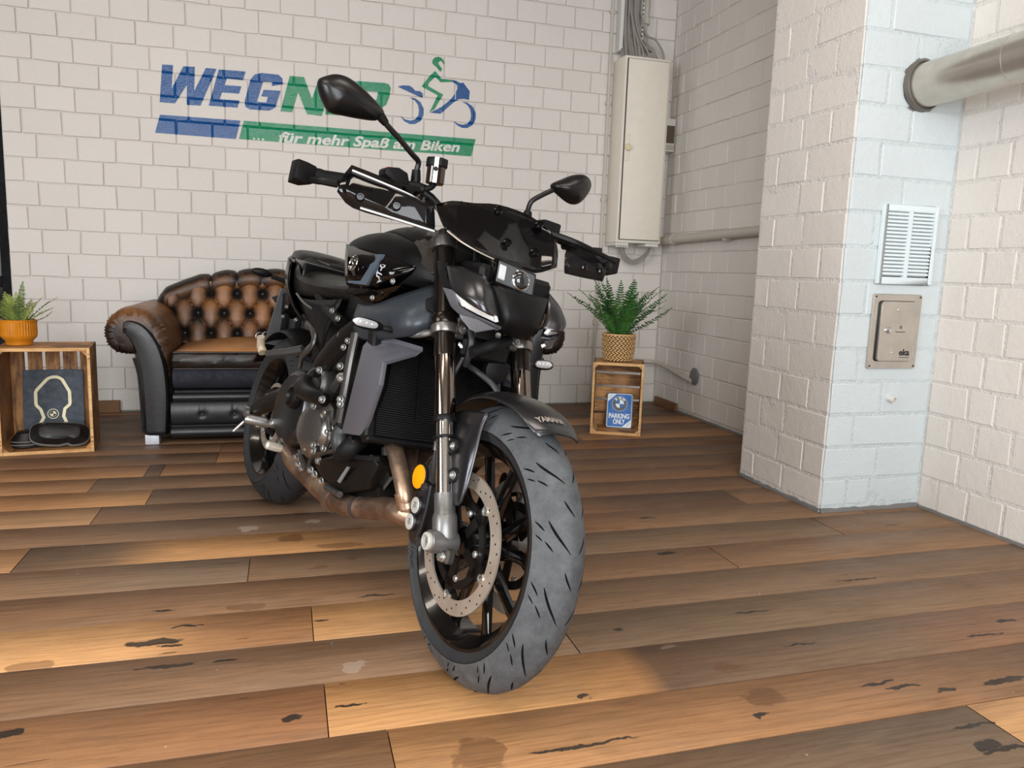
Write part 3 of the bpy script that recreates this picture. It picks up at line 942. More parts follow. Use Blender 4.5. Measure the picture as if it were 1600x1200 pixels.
def arm(mirror):
    def X(x):
        return 2*SCX-x if mirror else x
    e = empty('arm', (0, 0, 0), parent=sofa)
    m = MB()
    rings = []
    stations = [(SF+.000, .044, .004), (SF+.003, .030, .0075), (SF+.012, .014, .0070), (SF+.030, .004, .0048), (SF+.06, .0, .002), (SF+.2, 0, 0), (SF+.4, 0, 0), (SF+.62, 0, 0), (SB-.06, .0, 0), (SB-.03, .01, 0)]
    rr = random.Random(5)
    amp = [rr.uniform(-1, 1) for _ in ap]
    npt = len(ap)
    for y, inset, wr in stations:
        ring = []
        for i, (x, z) in enumerate(ap):
            a, b = Vector(ap[i-1]), Vector(ap[(i+1) % npt])
            nn = Vector(((b-a).y, -(b-a).x)).normalized()
            if nn.dot(Vector((x, z))-Vector((-.6, .4))) < 0 and False:
                nn = -nn
            q = -inset*(-1)
            px = x - nn.x*inset + nn.x*wr*(amp[i] if i % 2 else -1)
            pz = z - nn.y*inset + nn.y*wr*(amp[i] if i % 2 else -1)
            ring.append((X(px), y+wr*amp[i]*.6, max(.05, pz)))
        rings.append(ring)
    m.loft(rings)
    o = Lm(m).build('arm_roll', LEATHER, e, angle=60)

    def tone(co):
        x = co.x if not mirror else 2*SCX-co.x
        front = max(0, 1-(co.y-SF)/0.07)
        top = max(0, min(1, (co.z-.50)/.13))
        t = 0.22+0.55*top
        if x > -.60 and co.z < .6:
            t = .30+.22*max(0, (co.z-.3)/.3)
        if x < -.72 and co.z < .56:
            t = .18
        t *= 1-.35*front
        t += .30*front*abs(noise.noise(Vector((co.x*60, co.z*60, 3))))
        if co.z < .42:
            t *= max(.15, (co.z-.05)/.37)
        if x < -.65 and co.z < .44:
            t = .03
        if co.y > SF+.5:
            t *= .75
        return t
    cn(o, tone)
    # dark scroll facing of the arm
    path = [(-.594, .05), (-.592, .15), (-.592, .26), (-.600, .37), (-.622, .46), (-.655, .525), (-.690, .552), (-.716, .556)]
    wid = [.046, .052, .056, .056, .053, .046, .036, .022]
    pp = catmull([(x, 0, z) for x, z in path], 5)
    ww = [v.x for v in catmull([(w, 0, 0) for w in wid], 5)]
    rows = [[], [], [], [], []]
    for i, p in enumerate(pp):
        t = (pp[min(i+1, len(pp)-1)]-pp[max(i-1, 0)]).normalized()
        nn = Vector((-t.z, 0, t.x))
        for r, (s, dy) in enumerate(((-1, .012), (-.75, -.010), (0, -.018), (.75, -.010), (1, .012))):
            q = p+nn*ww[i]*s
            rows[r].append((X(q.x), SF-0.002+dy, q.z))
    m = MB()
    m.loft(rows, caps=False, closed=False)
    Lm(m).build('arm_facing', BLACK_LEATHER, e, solid=.012, offset=0)
    # piping down the outer back of the facing
    m = MB()
    m.tube([(X(x), SF+.05, z) for x, z in ((-.655, .05), (-.66, .2), (-.667, .33), (-.685, .41))], .011, 8, 3)
    Lm(m).build('welt', BLACK_LEATHER, e)
    return e


arm(False)
arm(True)
# feet
for fx, fy in ((-.615, SF+.03), (2*SCX+.615, SF+.03), (-.615, SB-.06), (2*SCX+.615, SB-.06)):
    m = MB(); m.box((fx, fy, .0245), (.062, .06, .049))
    Lm(m).build('foot', SILVER_BLOCK if fy < 4 else BLACK_LEATHER, sofa, bevel=.006, seg=2)
# base: frame, two rolls and a buttoned apron
XA, XB = -.53, 2*SCX+.53
m = MB(); m.box(((XA+XB)/2, (SF+SB)/2+.03, .155), (XB-XA, SB-SF-.10, .20))
Lm(m).build('base_frame', BLACK_LEATHER, sofa, bevel=.01)
m = MB(); m.tube([(XA, SF+.02, .055), (XB, SF+.02, .055)], .028, 12, flat=1.1)
Lm(m).build('base_roll', BLACK_LEATHER, sofa)
m = MB(); m.tube([(XA+.01, SF+.028, .222), (XB-.01, SF+.028, .222)], .021, 12)
Lm(m).build('base_roll', BLACK_LEATHER, sofa)
m = MB(); m.tube([(XA, SF+.012, .086), (XB, SF+.012, .086)], .004, 6)
Lm(m).build('welt', BLACK_LEATHER, sofa)
btn_x = [-.391+.147*i for i in range(10)]
m = MB()
rows = []
nx, nz = 150, 12
for j in range(nz+1):
    z = .088+.114*j/nz
    row = []
    for i in range(nx+1):
        x = XA+(XB-XA)*i/nx
        w = j/nz
        d = min(math.hypot(x-b, z-.137) for b in btn_x)
        dx = min(abs(x-b) for b in btn_x)
        y = SF+.024-.020*math.sin(PI*min(1, max(0, w)))**.5 + .016*math.exp(-(d/.012)**2)
        if z > .137:
            y += .006*math.exp(-(dx/.006)**2)
        row.append((x, y, z))
    rows.append(row)
m.loft(rows, caps=False, closed=False)
Lm(m).build('apron', BLACK_LEATHER, sofa, angle=80)
for b in btn_x:
    m = MB(); m.ball((b, SF+.016, .137), .009, 10, 6, (1, .6, 1))
    Lm(m).build('button', BLACK_LEATHER, sofa)
# seat cushions: tan top, dark border, navy underside
for c0, c1 in ((XA+.012, SCX-.003), (SCX+.003, XB-.012)):
    e = empty('seat_cushion', parent=sofa)
    rows = []
    cx, cw = (c0+c1)/2, (c1-c0)/2
    for j in range(25):
        row = []
        v = j/24
        for i in range(41):
            u = -1+2*i/40
            edge = (1-abs(u)**6)*(1-(abs(2*v-1))**8)
            crown = .045*(1-u*u)*(1-(2*v-1)**2)**.6
            wz_ = .003*noise.noise(Vector((u*4+c0, v*5, 2)))
            row.append((cx+cw*u*(1-.01*(1-edge)), SF+.012+.56*v, .438+.006*edge+crown+wz_))
        rows.append(row)
    m = MB(); m.loft(rows, caps=False, closed=False)
    top = Lm(m).build('cushion_top', LEATHER, e, solid=.01)

    def tone(co, c0=c0, c1=c1):
        fr = (co.y-SF)/.56
        t = .95-.25*fr+.15*noise.noise(Vector((co.x*5, co.y*5, 1)))
        ed = min(co.x-c0, c1-co.x, co.y-SF+.02)
        if ed < .02:
            t -= .25
        return t
    cn(top, tone)
    m = MB()
    rows = []
    for j in range(7):
        w = j/6
        row = []
        for i in range(60):
            x = c0+(c1-c0)*i/59
            y = SF+.012-.014*math.sin(PI*w)+.006*noise.noise(Vector((x*16+w*9, w*3, 5)))
            row.append((x, y, .362+.078*w))
        rows.append(row)
    m.loft(rows, caps=False, closed=False)
    bd = Lm(m).build('cushion_border', LEATHER, e, solid=.01)
    cn(bd, lambda co: .10+.30*abs(noise.noise(Vector((co.x*22, co.z*30, 7)))))
    for z in (.440, .362):
        m = MB(); m.tube([(c0+.006, SF+.012, z), (c1-.006, SF+.012, z)], .0045, 6)
        o = Lm(m).build('piping', LEATHER, e); cn(o, lambda co: .25)
    m = MB()
    rows = []
    for j in range(7):
        w = j/6
        row = []
        for i in range(40):
            x = c0+(c1-c0)*i/39
            row.append((x, SF+.022-.022*math.sin(PI*w)**.7+.004*noise.noise(Vector((x*9, w*2, 9))), .268+.092*w))
        rows.append(row)
    m.loft(rows, caps=False, closed=False)
    m.box((cx, SF+.31, .345), (2*cw-.01, .54, .15))
    Lm(m).build('cushion_underside', NAVY, e, angle=40)
# deep-buttoned back
bw, bh = .1325, .107
bx0, bz0 = -.388, .699
rows = []
B0, B1 = -.60, 2*SCX+.60


def back_y(x, z):
    u = (x-bx0)/bw
    w = (z-bz0)/bh
    s, t = u+w/2, u-w/2
    hgt = abs(math.sin(PI*s)*math.sin(PI*t))**.30
    ds = min(abs(s-round(s)), 1)
    d = math.hypot((s-round(s)+t-round(t))/2*bw, (s-round(s)-t+round(t))*bh)
    pit = math.exp(-(d/.021)**2) if (round(s)-round(t)) in (0, -1, -2) else 0
    lean = (z-.45)*.22
    far = math.exp(-(d/.042)**2) if (round(s)-round(t)) in (0, -1, -2) else 0
    return 4.385+lean-.034*hgt+.022*pit, hgt, pit+.55*far


for j in range(81):
    row = []
    for i in range(421):
        x = B0+(B1-B0)*i/420
        xm = x if x <= SCX else 2*SCX-x
        z = .44+(min(.765, interp([(-.60, .675), (-.52, .712), (-.445, .742), (-.38, .765)], xm))-.44)*j/80
        row.append((x, back_y(x, z)[0], z))
    rows.append(row)
m = MB(); m.loft(rows, caps=False, closed=False)
bk = Lm(m).build('backrest', LEATHER, sofa, angle=80, solid=.02, offset=1)


def btone(co):
    y, h, p = back_y(co.x, co.z)
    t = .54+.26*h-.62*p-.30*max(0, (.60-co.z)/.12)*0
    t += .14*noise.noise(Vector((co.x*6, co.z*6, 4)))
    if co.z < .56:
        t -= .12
    if co.x < -.43:
        t -= .14
    return t


cn(bk, btone)
for r in range(3):
    for i in range(-1, 12):
        x = bx0+bw*(i+(.5 if r == 1 else 0))
        z = bz0-bh*r
        if B0+.05 < x < B1-.05:
            m = MB(); m.ball((x, 4.385+(z-.45)*.22+.014, z), .010, 10, 6, (1, .6, 1))
            o = Lm(m).build('button', LEATHER, sofa); cn(o, lambda co: .08)
# padded top roll with one puff per diamond
rows = []
TX = [-.665+i*(2*(SCX+.665))/300 for i in range(301)]
topz = [(-.665, .655), (-.60, .692), (-.52, .728), (-.445, .757), (-.31, .785), (-.17, .797), (.0, .80), (SCX, .80)]
for x in TX:
    xm = x if x <= SCX else 2*SCX-x
    zc = interp(topz, xm)
    u = (x-bx0)/bw
    puff = abs(math.sin(PI*u))**.30 if xm > -.45 else (abs(math.sin(PI*u))**.30 if xm > -.40 else 1.0)
    endt = min(1, max(.25, ((xm+.665)/.05)**.5 if xm < -.615 else 1))
    r = (.050+.012*puff)*endt
    yc = 4.485 + (.0 if xm > -.45 else -.0)
    rows.append([(x, yc+1.15*r*math.cos(a), zc-.02+r*math.sin(a)-(.015*(1-puff) if xm > -.45 else 0)) for a in [2*PI*k/18 for k in range(18)]])
m = MB(); m.loft(rows)
tr = Lm(m).build('back_roll', LEATHER, sofa, angle=80)


def rtone(co):
    xm = co.x if co.x <= SCX else 2*SCX-co.x
    u = (co.x-bx0)/bw
    puff = abs(math.sin(PI*u))**.5 if xm > -.45 else .75
    zc = interp(topz, xm)
    t = .05+.50*puff
    if co.z > zc+.018:
        t -= .28
    if xm < -.62:
        t = .05
    return t


cn(tr, rtone)
m = MB(); m.box((SCX, 4.60, .40), (1.22, .13, .74))
Lm(m).build('back_panel', BLACK_LEATHER, sofa, bevel=.03, seg=3)

# ------------------------------------------------------------------ wooden crates
def crate_wood(name, light, dark, vertical=False):
    t = NT(name)
    co = t.coord()
    rnd = t.n('ShaderNodeObjectInfo').outputs['Random']
    off = t.n('ShaderNodeCombineXYZ'); t.l(t.math('MULTIPLY', rnd, 23.0), off.inputs[0]); t.l(t.math('MULTIPLY', rnd, 7.0), off.inputs[2])
    ad = t.n('ShaderNodeVectorMath', operation='ADD'); t.l(co, ad.inputs[0]); t.l(off.outputs[0], ad.inputs[1])
    sc = (26, 26, 2.5) if vertical else (2.5, 26, 26)
    g = t.noise(t.mapping(ad.outputs[0], sc), 1.6, 6, 0.7, 1.2)
    b = t.noise(ad.outputs[0], 5.5, 4, 0.6, 0.8)
    f = t.math('ADD', t.math('MULTIPLY', g, 0.55), t.math('MULTIPLY', b, 0.5))
    t.l(t.ramp(f, [(0.40, lin(dark)), (0.50, lin(tuple(d*.45+l*.55 for d, l in zip(dark, light)))), (0.62, lin(light))]), t.p.inputs['Base Color'])
    t.p.inputs['Roughness'].default_value = 0.65
    t.bump(g, 0.25, 0.003)
    return t.m


EDGEWOOD = crate_wood('pale_end_grain_wood', (226, 186, 128), (176, 124, 74))
FLAMEH = crate_wood('flamed_wood_long', (212, 158, 98), (92, 52, 26))
FLAMEV = crate_wood('flamed_wood_upright', (196, 144, 90), (74, 44, 26), True)
FLAMED = crate_wood('dark_flamed_wood', (140, 92, 54), (52, 30, 18), True)
NAIL = plain('dull_nail', (70, 66, 62), 0.5, 0.8)


def crate(loc, rz, w, d, h, label, back_vertical, nback, gap, side_boards, bh):
    """open-fronted crate standing on its side: front is local -Y, back boards at +Y"""
    e = empty('wooden_crate', loc, rz, label, 'crate', 'open wooden fruit crates')
    t = 0.011
    # back boards
    if back_vertical:
        bwid = (w-2*t-gap*(nback-1))/nback
        for i in range(nback):
            x = -w/2+t+bwid/2+i*(bwid+gap)
            MB().box((x, d-t/2, h/2), (bwid, t, h-.004)).build('back_slat', FLAMEV, e, bevel=.0015)
    else:
        bwid = (h-2*t-gap*(nback-1))/nback
        for i in range(nback):
            z = t+bwid/2+i*(bwid+gap)
            MB().box((0, d-t/2, z), (w-2*t, t, bwid)).build('back_slat', FLAMEH, e, bevel=.0015)
    # sides, top and bottom: boards running front to back
    n = side_boards
    dw = (d-t-.006*(n-1))/n
    for i in range(n):
        y = dw/2+i*(dw+.006)
        for s in (-1, 1):
            MB().box((s*(w/2-t/2), y, h/2), (t, dw, h)).build('side_board', FLAMED if not back_vertical else FLAMEV, e, bevel=.0015)
        MB().box((0, y, h-t/2), (w-2*t-.001, dw, t)).build('top_board', FLAMEH, e, bevel=.0015)
        MB().box((0, y, t/2), (w-2*t-.001, dw, t)).build('bottom_board', FLAMEH, e, bevel=.0015)
    # pale cut front edges
    for s in (-1, 1):
        MB().box((s*(w/2-.0065), -.003, h/2), (.013, .006, h)).build('front_edge', EDGEWOOD, e, bevel=.0012)
    MB().box((0, -.003, h-.0075), (w-.027, .006, .015)).build('front_edge', EDGEWOOD, e, bevel=.0012)
    MB().box((0, -.003, .0075), (w-.027, .006, .015)).build('front_edge', EDGEWOOD, e, bevel=.0012)
    # corner blocks
    for sx in (-1, 1):
        for sz in (0, 1):
            x0, z0 = sx*(w/2-t), (h-t if sz else t)
            dz = -1 if sz else 1
            m = MB()
            m.prism([(x0, .002, z0), (x0-sx*bh, .002, z0), (x0, .002, z0+dz*bh)], (0, d-.02, 0))
            m.build('corner_block', EDGEWOOD if not back_vertical else FLAMEH, e)
            for k in range(2):
                mm = MB(); mm.lathe([(.0025, 0), (.0022, .0012)], (sx*(w/2-.006), -.006, h*(.1 if not sz else .9)+.018*k), (0, -1, 0), 8)
                mm.build('nail', NAIL, e)
    return e


crl = crate((-1.022, 3.754, 0.0), math.radians(7.0), .365, .29, .472, 'open wooden crate with burnt grain beside the sofa, dark board inside', True, 5, .013, 1, .03)
crr = crate((1.728, 3.783, 0.0), math.radians(-24.5), .275, .235, .398, 'smaller open crate with horizontal slats holding the blue parking sign', False, 5, .014, 2, .022)

# dark display board with cream outline, leaning in the left crate
BOARD = plain('slate_blue_board', (50, 60, 72), 0.6)
CREAM = plain('cream_print', (236, 228, 190), 0.6)
BLACKP = plain('black_moulded_rubber', (20, 20, 22), 0.42)
Mcl = Matrix.Translation((-1.022, 3.754, 0)) @ Matrix.Rotation(math.radians(7), 4, 'Z')
bd = empty('display_board', (Mcl @ Vector((0.004, .205, .0125))), math.radians(7), 'slate blue board with cream outline and roundel leaning inside left crate', 'board')
lean = Matrix.Rotation(math.radians(-8), 4, 'X')


def bpt(x, z, y=0):
    return lean @ Vector((x, y, z))


m = MB(); m.prism([bpt(-.125, 0), bpt(.122, 0), bpt(.122, .335), bpt(-.125, .335)], lean @ Vector((0, .012, 0)))
m.build('panel', BOARD, bd, bevel=.001)


def ribbon(pts, w, y, closed=False):
    """flat band of width w through 2-D points"""
    P = [Vector((a, b)) for a, b in pts]
    L, R = [], []
    n = len(P)
    for i in range(n):
        a = P[i-1] if (i or closed) else P[0]
        b = P[(i+1) % n] if (i < n-1 or closed) else P[-1]
        t = (b-a).normalized()
        nn = Vector((-t.y, t.x))
        L.append(P[i]+nn*w/2); R.append(P[i]-nn*w/2)
    return L, R


outl = [(-.062, .082), (-.046, .112), (-.058, .150), (-.074, .168), (-.077, .176), (-.077, .230), (-.072, .241), (-.028, .290), (-.016, .297), (-.004, .300), (.012, .300), (.024, .296), (.036, .288), (.062, .238), (.066, .228), (.067, .176), (.064, .168), (.044, .150), (.038, .115), (.050, .085)]
ol = [(x*.96, z) for x, z in outl]
L, R = ribbon(ol, .0135, 0)
m = MB()
m.loft([[bpt(p.x, p.y, -.0012) for p in L], [bpt(p.x, p.y, -.0012) for p in R]], caps=False, closed=False)
m.build('printed_outline', CREAM, bd)


def disc2(m, cx, cz, r0, r1, a0, a1, y, n=24, P=None):
    P = P or bpt
    pts0 = [P(cx+r0*math.cos(a0+(a1-a0)*i/n), cz+r0*math.sin(a0+(a1-a0)*i/n), y) for i in range(n+1)]
    pts1 = [P(cx+r1*math.cos(a0+(a1-a0)*i/n), cz+r1*math.sin(a0+(a1-a0)*i/n), y) for i in range(n+1)]
    m.loft([pts0, pts1], caps=False, closed=False)


m = MB()
disc2(m, -.006, .128, .0205, .0235, 0, 2*PI, -.0013)
disc2(m, -.006, .128, .0003, .0125, 0, PI/2, -.0013, 8)
disc2(m, -.006, .128, .0003, .0125, PI, 1.5*PI, -.0013, 8)
disc2(m, -.006, .128, .0122, .0132, 0, 2*PI, -.0013)
m.build('roundel', CREAM, bd)


# two black ribbed moulded covers
def rubber_cover(loc, rot, label, w, d, h):
    e = empty('ribbed_cover', loc, rot[2], label, 'cover', 'black moulded covers in the left crate')
    R = Matrix.Rotation(rot[1], 4, 'Y') @ Matrix.Rotation(rot[0], 4, 'X')

    def outline(s, z, notch=.0):
        pts = []
        for i in range(48):
            a = 2*PI*i/48
            ca, sa = math.cos(a), math.sin(a)
            x = w/2*s*math.copysign(abs(ca)**.62, ca)
            y = d/2*s*math.copysign(abs(sa)**.62, sa)
            if sa < -.6 and abs(x-.1*w) < .09*w:
                y += notch
            pts.append(R @ Vector((x, y, z)))
        return pts
    prof = [(.94, 0, .008), (1.0, .004, .008), (1.0, .012, .008), (.965, .013, .008), (.965, .018, .008), (1.0, .019, .008), (1.0, .026, .008), (.96, .027, .008), (.96, .032, .008), (.99, .033, .008),
            (.97, h*.48, .012), (.84, h*.66, .010), (.68, h*.92, .004), (.5, h, .0)]
    m = MB(); m.loft([outline(*p) for p in prof])
    m.build('shell', BLACKP, e, angle=28)
    for z in (.015, .0295):
        m = MB(); m.tube(outline(.985, z, .008), .0026, 5, closed=True)
        m.build('rib', bpy.data.materials.get('worn_rubber_edge') or plain('worn_rubber_edge', (128, 122, 116), .5), e)  # ribs coloured lighter than the shell
    return e


p = Mcl @ Vector((.040, .086, .060))
rubber_cover(p, (math.radians(58), math.radians(5), math.radians(10)), 'black ribbed moulded cover tilted up against the other cover', .235, .110, .072)
p = Mcl @ Vector((-.085, .130, .0125))
rubber_cover(p, (0, math.radians(0), math.radians(12)), 'black ribbed moulded cover lying flat on the crate floor', .150, .115, .070)

# ------------------------------------------------------------------ blue parking sign
SBLUE = plain('sign_blue_enamel', (8, 104, 186), 0.5, var=.03)
SWHITE = plain('sign_white_enamel', (232, 238, 244), 0.35, var=.02)
SBLACK = plain('sign_black_enamel', (14, 16, 22), 0.35)
Mcr = Matrix.Translation((1.728, 3.783, 0)) @ Matrix.Rotation(math.radians(-24.5), 4, 'Z')
ps = empty('parking_sign', Mcr @ Vector((.018, .13, .0125)), math.radians(-24.5), 'blue metal PARKING ONLY sign with roundel standing in the small crate', 'sign')
lean2 = Matrix.Rotation(math.radians(-14), 4, 'X')


def spt(x, z, y=0):
    return lean2 @ Vector((x, y, z))


def rrect(x0, z0, x1, z1, r, y, P=spt, n=5):
    out = []
    for cx, cz, a0 in ((x1-r, z1-r, 0), (x0+r, z1-r, PI/2), (x0+r, z0+r, PI), (x1-r, z0+r, 1.5*PI)):
        for i in range(n+1):
            a = a0+PI/2*i/n
            out.append(P(cx+r*math.cos(a), cz+r*math.sin(a), y))
    return out


SW, SH = .148, .200
MB().prism(rrect(-SW/2, 0, SW/2, SH, .012, 0), lean2 @ Vector((0, .002, 0))).build('plate', SBLACK, ps)
MB().prism(rrect(-SW/2+.005, .005, SW/2-.005, SH-.005, .010, -.0008), lean2 @ Vector((0, .0008, 0))).build('border', SWHITE, ps)
MB().prism(rrect(-SW/2+.008, .008, SW/2-.008, SH-.008, .008, -.0016), lean2 @ Vector((0, .0008, 0))).build('field', SBLUE, ps)
m = MB()
m.prism([spt(-.066, .150, -.0024), spt(-.066, .192, -.0024), spt(-.022, .192, -.0024)], lean2 @ Vector((0, .0006, 0)))
m.build('corner_flash', SWHITE, ps)
m = MB()
m.prism([spt(.066, .050, -.0024), spt(.066, .008, -.0024), spt(.018, .008, -.0024)], lean2 @ Vector((0, .0006, 0)))
m.build('corner_flash', SWHITE, ps)
m = MB()
m.loft([[spt(-.060, .168, -.0030), spt(-.040, .188, -.0030)], [spt(-.060, .171, -.0030), spt(-.043, .188, -.0030)]], caps=False, closed=False)
SPUR = plain('sign_purple_stripe', (120, 110, 180), .4)
m.build('corner_stripe', SPUR, ps)
m = MB()
m.loft([[spt(.040, .014, -.0030), spt(.061, .034, -.0030)], [spt(.044, .014, -.0030), spt(.061, .030, -.0030)]], caps=False, closed=False)
m.build('corner_stripe', SPUR, ps)
rd = empty('roundel', parent=ps)
RC = (-.0, .138)
m = MB(); disc2(m, *RC, .0225, .041, 0, 2*PI, -.0026, 40, spt); m.build('ring', SBLACK, rd)
m = MB(); disc2(m, *RC, .0412, .0425, 0, 2*PI, -.0027, 40, spt); disc2(m, *RC, .0002, .0235, 0, PI/2, -.0027, 10, spt); disc2(m, *RC, .0002, .0235, PI, 1.5*PI, -.0027, 10, spt); m.build('white_quarter', SWHITE, rd)
m = MB(); disc2(m, *RC, .0002, .0225, PI/2, PI, -.0028, 10, spt); disc2(m, *RC, .0002, .0225, 1.5*PI, 2*PI, -.0028, 10, spt); m.build('blue_quarter', SBLUE, rd)


def sign_text(txt, size, x0, z0, parent, mat, P, y, fat=.0, ang=0.0, name='lettering', width=None, shear=0.0):
    tv, tf = text_verts(txt, size, shear, fat)
    cx = (max(v.x for v in tv)+min(v.x for v in tv))/2
    k = 1.0 if not width else width/(max(v.x for v in tv)-min(v.x for v in tv))
    m = MB()
    vs = []
    for v in tv:
        x, z = (v.x-cx)*k, v.y
        vs.append(P(x0+x*math.cos(ang)-z*math.sin(ang), z0+x*math.sin(ang)+z*math.cos(ang), y))
    m.add(vs, tf)
    return m.build(name, mat, parent, smooth=False)


sign_text('PARKING', .038, 0, .056, ps, SWHITE, spt, -.0030, .0011, width=.116)
sign_text('ONLY', .038, 0, .024, ps, SWHITE, spt, -.0030, .0011, width=.066)
for ch, a in (('B', 2.25), ('M', PI/2), ('W', .89)):
    sign_text(ch, .019, RC[0]+.026*math.cos(a), RC[1]+.026*math.sin(a), rd, SWHITE, spt, -.0032, .0008, a-PI/2)

# ------------------------------------------------------------------ potted ferns
def fern_mat(name, a, b):
    t = NT(name)
    co = t.coord()
    rnd = t.n('ShaderNodeObjectInfo').outputs['Random']
    f = t.math('ADD', t.math('MULTIPLY', t.noise(co, 16, 3), 0.6), t.math('MULTIPLY', rnd, 0.45))
    t.l(t.ramp(f, [(0.25, lin(a)), (0.8, lin(b))]), t.p.inputs['Base Color'])
    t.p.inputs['Roughness'].default_value = 0.5
    return t.m


FERN_DARK = fern_mat('deep_green_fern', (20, 58, 26), (82, 140, 66))
FERN_PALE = fern_mat('yellow_green_fern', (44, 76, 38), (168, 184, 92))
SOIL = plain('potting_soil', (46, 34, 26), .95, bump=.6, bscale=120)


def frond(parent, mat, base, az, el, length, width, droop, npin, rr, curl=0.0, slim=.3, serr=False):
    """one fern frond: a thin midrib and paired pinnae"""
    m = MB()
    pts = []
    p = Vector(base)
    e = el
    az_ = az
    n = 16
    for i in range(n+1):
        pts.append(p.copy())
        d = Vector((math.cos(az_)*math.cos(e), math.sin(az_)*math.cos(e), math.sin(e)))
        p = p+d*length/n
        e -= droop/n*(0.4+1.2*i/n)
        az_ += curl/n
    m.tube(pts, [.0018*(1-.8*i/n) for i in range(n+1)], 4)
    cum = catmull(pts, 6)
    L = len(cum)-1
    for k in range(npin):
        t = .10+.90*(k+.5)/npin
        i = min(L-1, int(t*L))
        c = cum[i]
        tg = (cum[i+1]-cum[max(0, i-1)]).normalized()
        side = tg.cross(Vector((0, 0, 1)))
        side = side.normalized() if side.length > .15 else tg.cross(Vector((math.cos(az+1.2), math.sin(az+1.2), .1))).normalized()
        upn = side.cross(tg).normalized()
        wl = width*(math.sin(PI*min(1, .18+.82*t))**.8)*(1 if t < .9 else .8)+.003
        for s in (-1, 1):
            dirn = (side*s+tg*rr.uniform(.15, .35)+upn*rr.uniform(-.15, .35)).normalized()
            ln = wl*rr.uniform(.85, 1.1)
            hw = length/npin*slim*1.0*rr.uniform(.9, 1.15)
            a = c
            b = c+dirn*ln
            mid = c+dirn*ln*.45+upn*.0015
            m.add([a-tg*hw*.5, mid-tg*hw, b, mid+tg*hw, a+tg*hw*.5], [(0, 1, 2, 3, 4)])
    return m.build('frond', mat, parent, smooth=False, weld=False)


# left: ochre ribbed ceramic pot
OCHRE = plain('ochre_glazed_ceramic', (198, 124, 24), 0.22, coat=.6, var=.12)
fp = empty('potted_fern', (-1.150, 3.90, .4725), 0, 'yellow green fern in ochre ribbed ceramic pot on the left crate', 'plant', 'potted ferns on crates')
m = MB()
nn = 120


def potring(r, z, fl):
    return [((r+fl*(1 if i % 3 == 0 else (0.5 if i % 3 == 1 else -.5)))*math.cos(2*PI*i/nn), (r+fl*(1 if i % 3 == 0 else (.5 if i % 3 == 1 else -.5)))*math.sin(2*PI*i/nn), z) for i in range(nn)]


m.loft([potring(*p) for p in ((.046, 0, 0), (.053, .001, 0), (.054, .014, 0), (.057, .020, 0), (.069, .034, .001), (.071, .045, .0016), (.071, .095, .0016), (.072, .108, .0012), (.0735, .111, 0), (.072, .1125, 0), (.068, .111, 0), (.066, .098, 0))], caps=True)
m.build('pot', OCHRE, fp, angle=40)
MB().lathe([(.066, .096), (.03, .099), (.001, .10)], n=20).build('soil', SOIL, fp)
rr = random.Random(3)
specs = [(1.4, 1.50, .165, .020, .25), (-2.2, 1.15, .14, .02, .7), (.25, .85, .155, .020, .35), (.1, .15, .11, .012, -.9), (2.9, .9, .16, .024, .6), (3.4, .6, .15, .022, .4),
         (.5, 1.15, .12, .02, .4), (-1.2, 1.2, .13, .022, .5), (-.6, 1.0, .12, .02, .5), (2.2, 1.2, .14, .022, .5), (3.9, .8, .13, .024, .8), (-.2, .55, .13, .018, .1), (1.0, 1.3, .10, .02, .4),
         (-1.7, 1.35, .12, .022, .3), (4.4, 1.1, .11, .024, .4), (2.6, 1.3, .12, .022, .3), (-.9, 1.3, .10, .02, .3), (1.8, 1.25, .13, .022, .35)]
for az, el, ln, wd, dr in specs:
    frond(fp, FERN_PALE, (.03*math.cos(az), .03*math.sin(az), .098), az, el, ln*1.12, wd*1.15, dr, 26, rr, rr.uniform(-.3, .3), .42)

# right: woven basket pot
def woven_mat():
    t = NT('woven_water_hyacinth')
    co = t.coord()
    t.l(t.ramp(t.noise(t.mapping(co, (30, 30, 60)), 2.2, 5, .7), [(.3, lin((164, 116, 66))), (.55, lin((222, 184, 128))), (.8, lin((240, 212, 164)))]), t.p.inputs['Base Color'])
    t.p.inputs['Roughness'].default_value = .6
    t.bump(t.noise(t.mapping(co, (80, 80, 200)), 2, 3), .3, .003)
    return t.m


WOVEN = woven_mat()
PX, PY = 1.772, 3.90
fr = empty('potted_fern', (PX, PY, .3985), 0, 'dense dark green fern in woven basket pot on the small crate', 'plant', 'potted ferns on crates')
m = MB(); m.lathe([(.060, 0), (.074, .006), (.080, .03), (.084, .08), (.086, .135), (.088, .146), (.085, .149), (.081, .146), (.078, .125)], n=32)
m.build('pot', plain('basket_lining', (120, 84, 48), .8), fr)
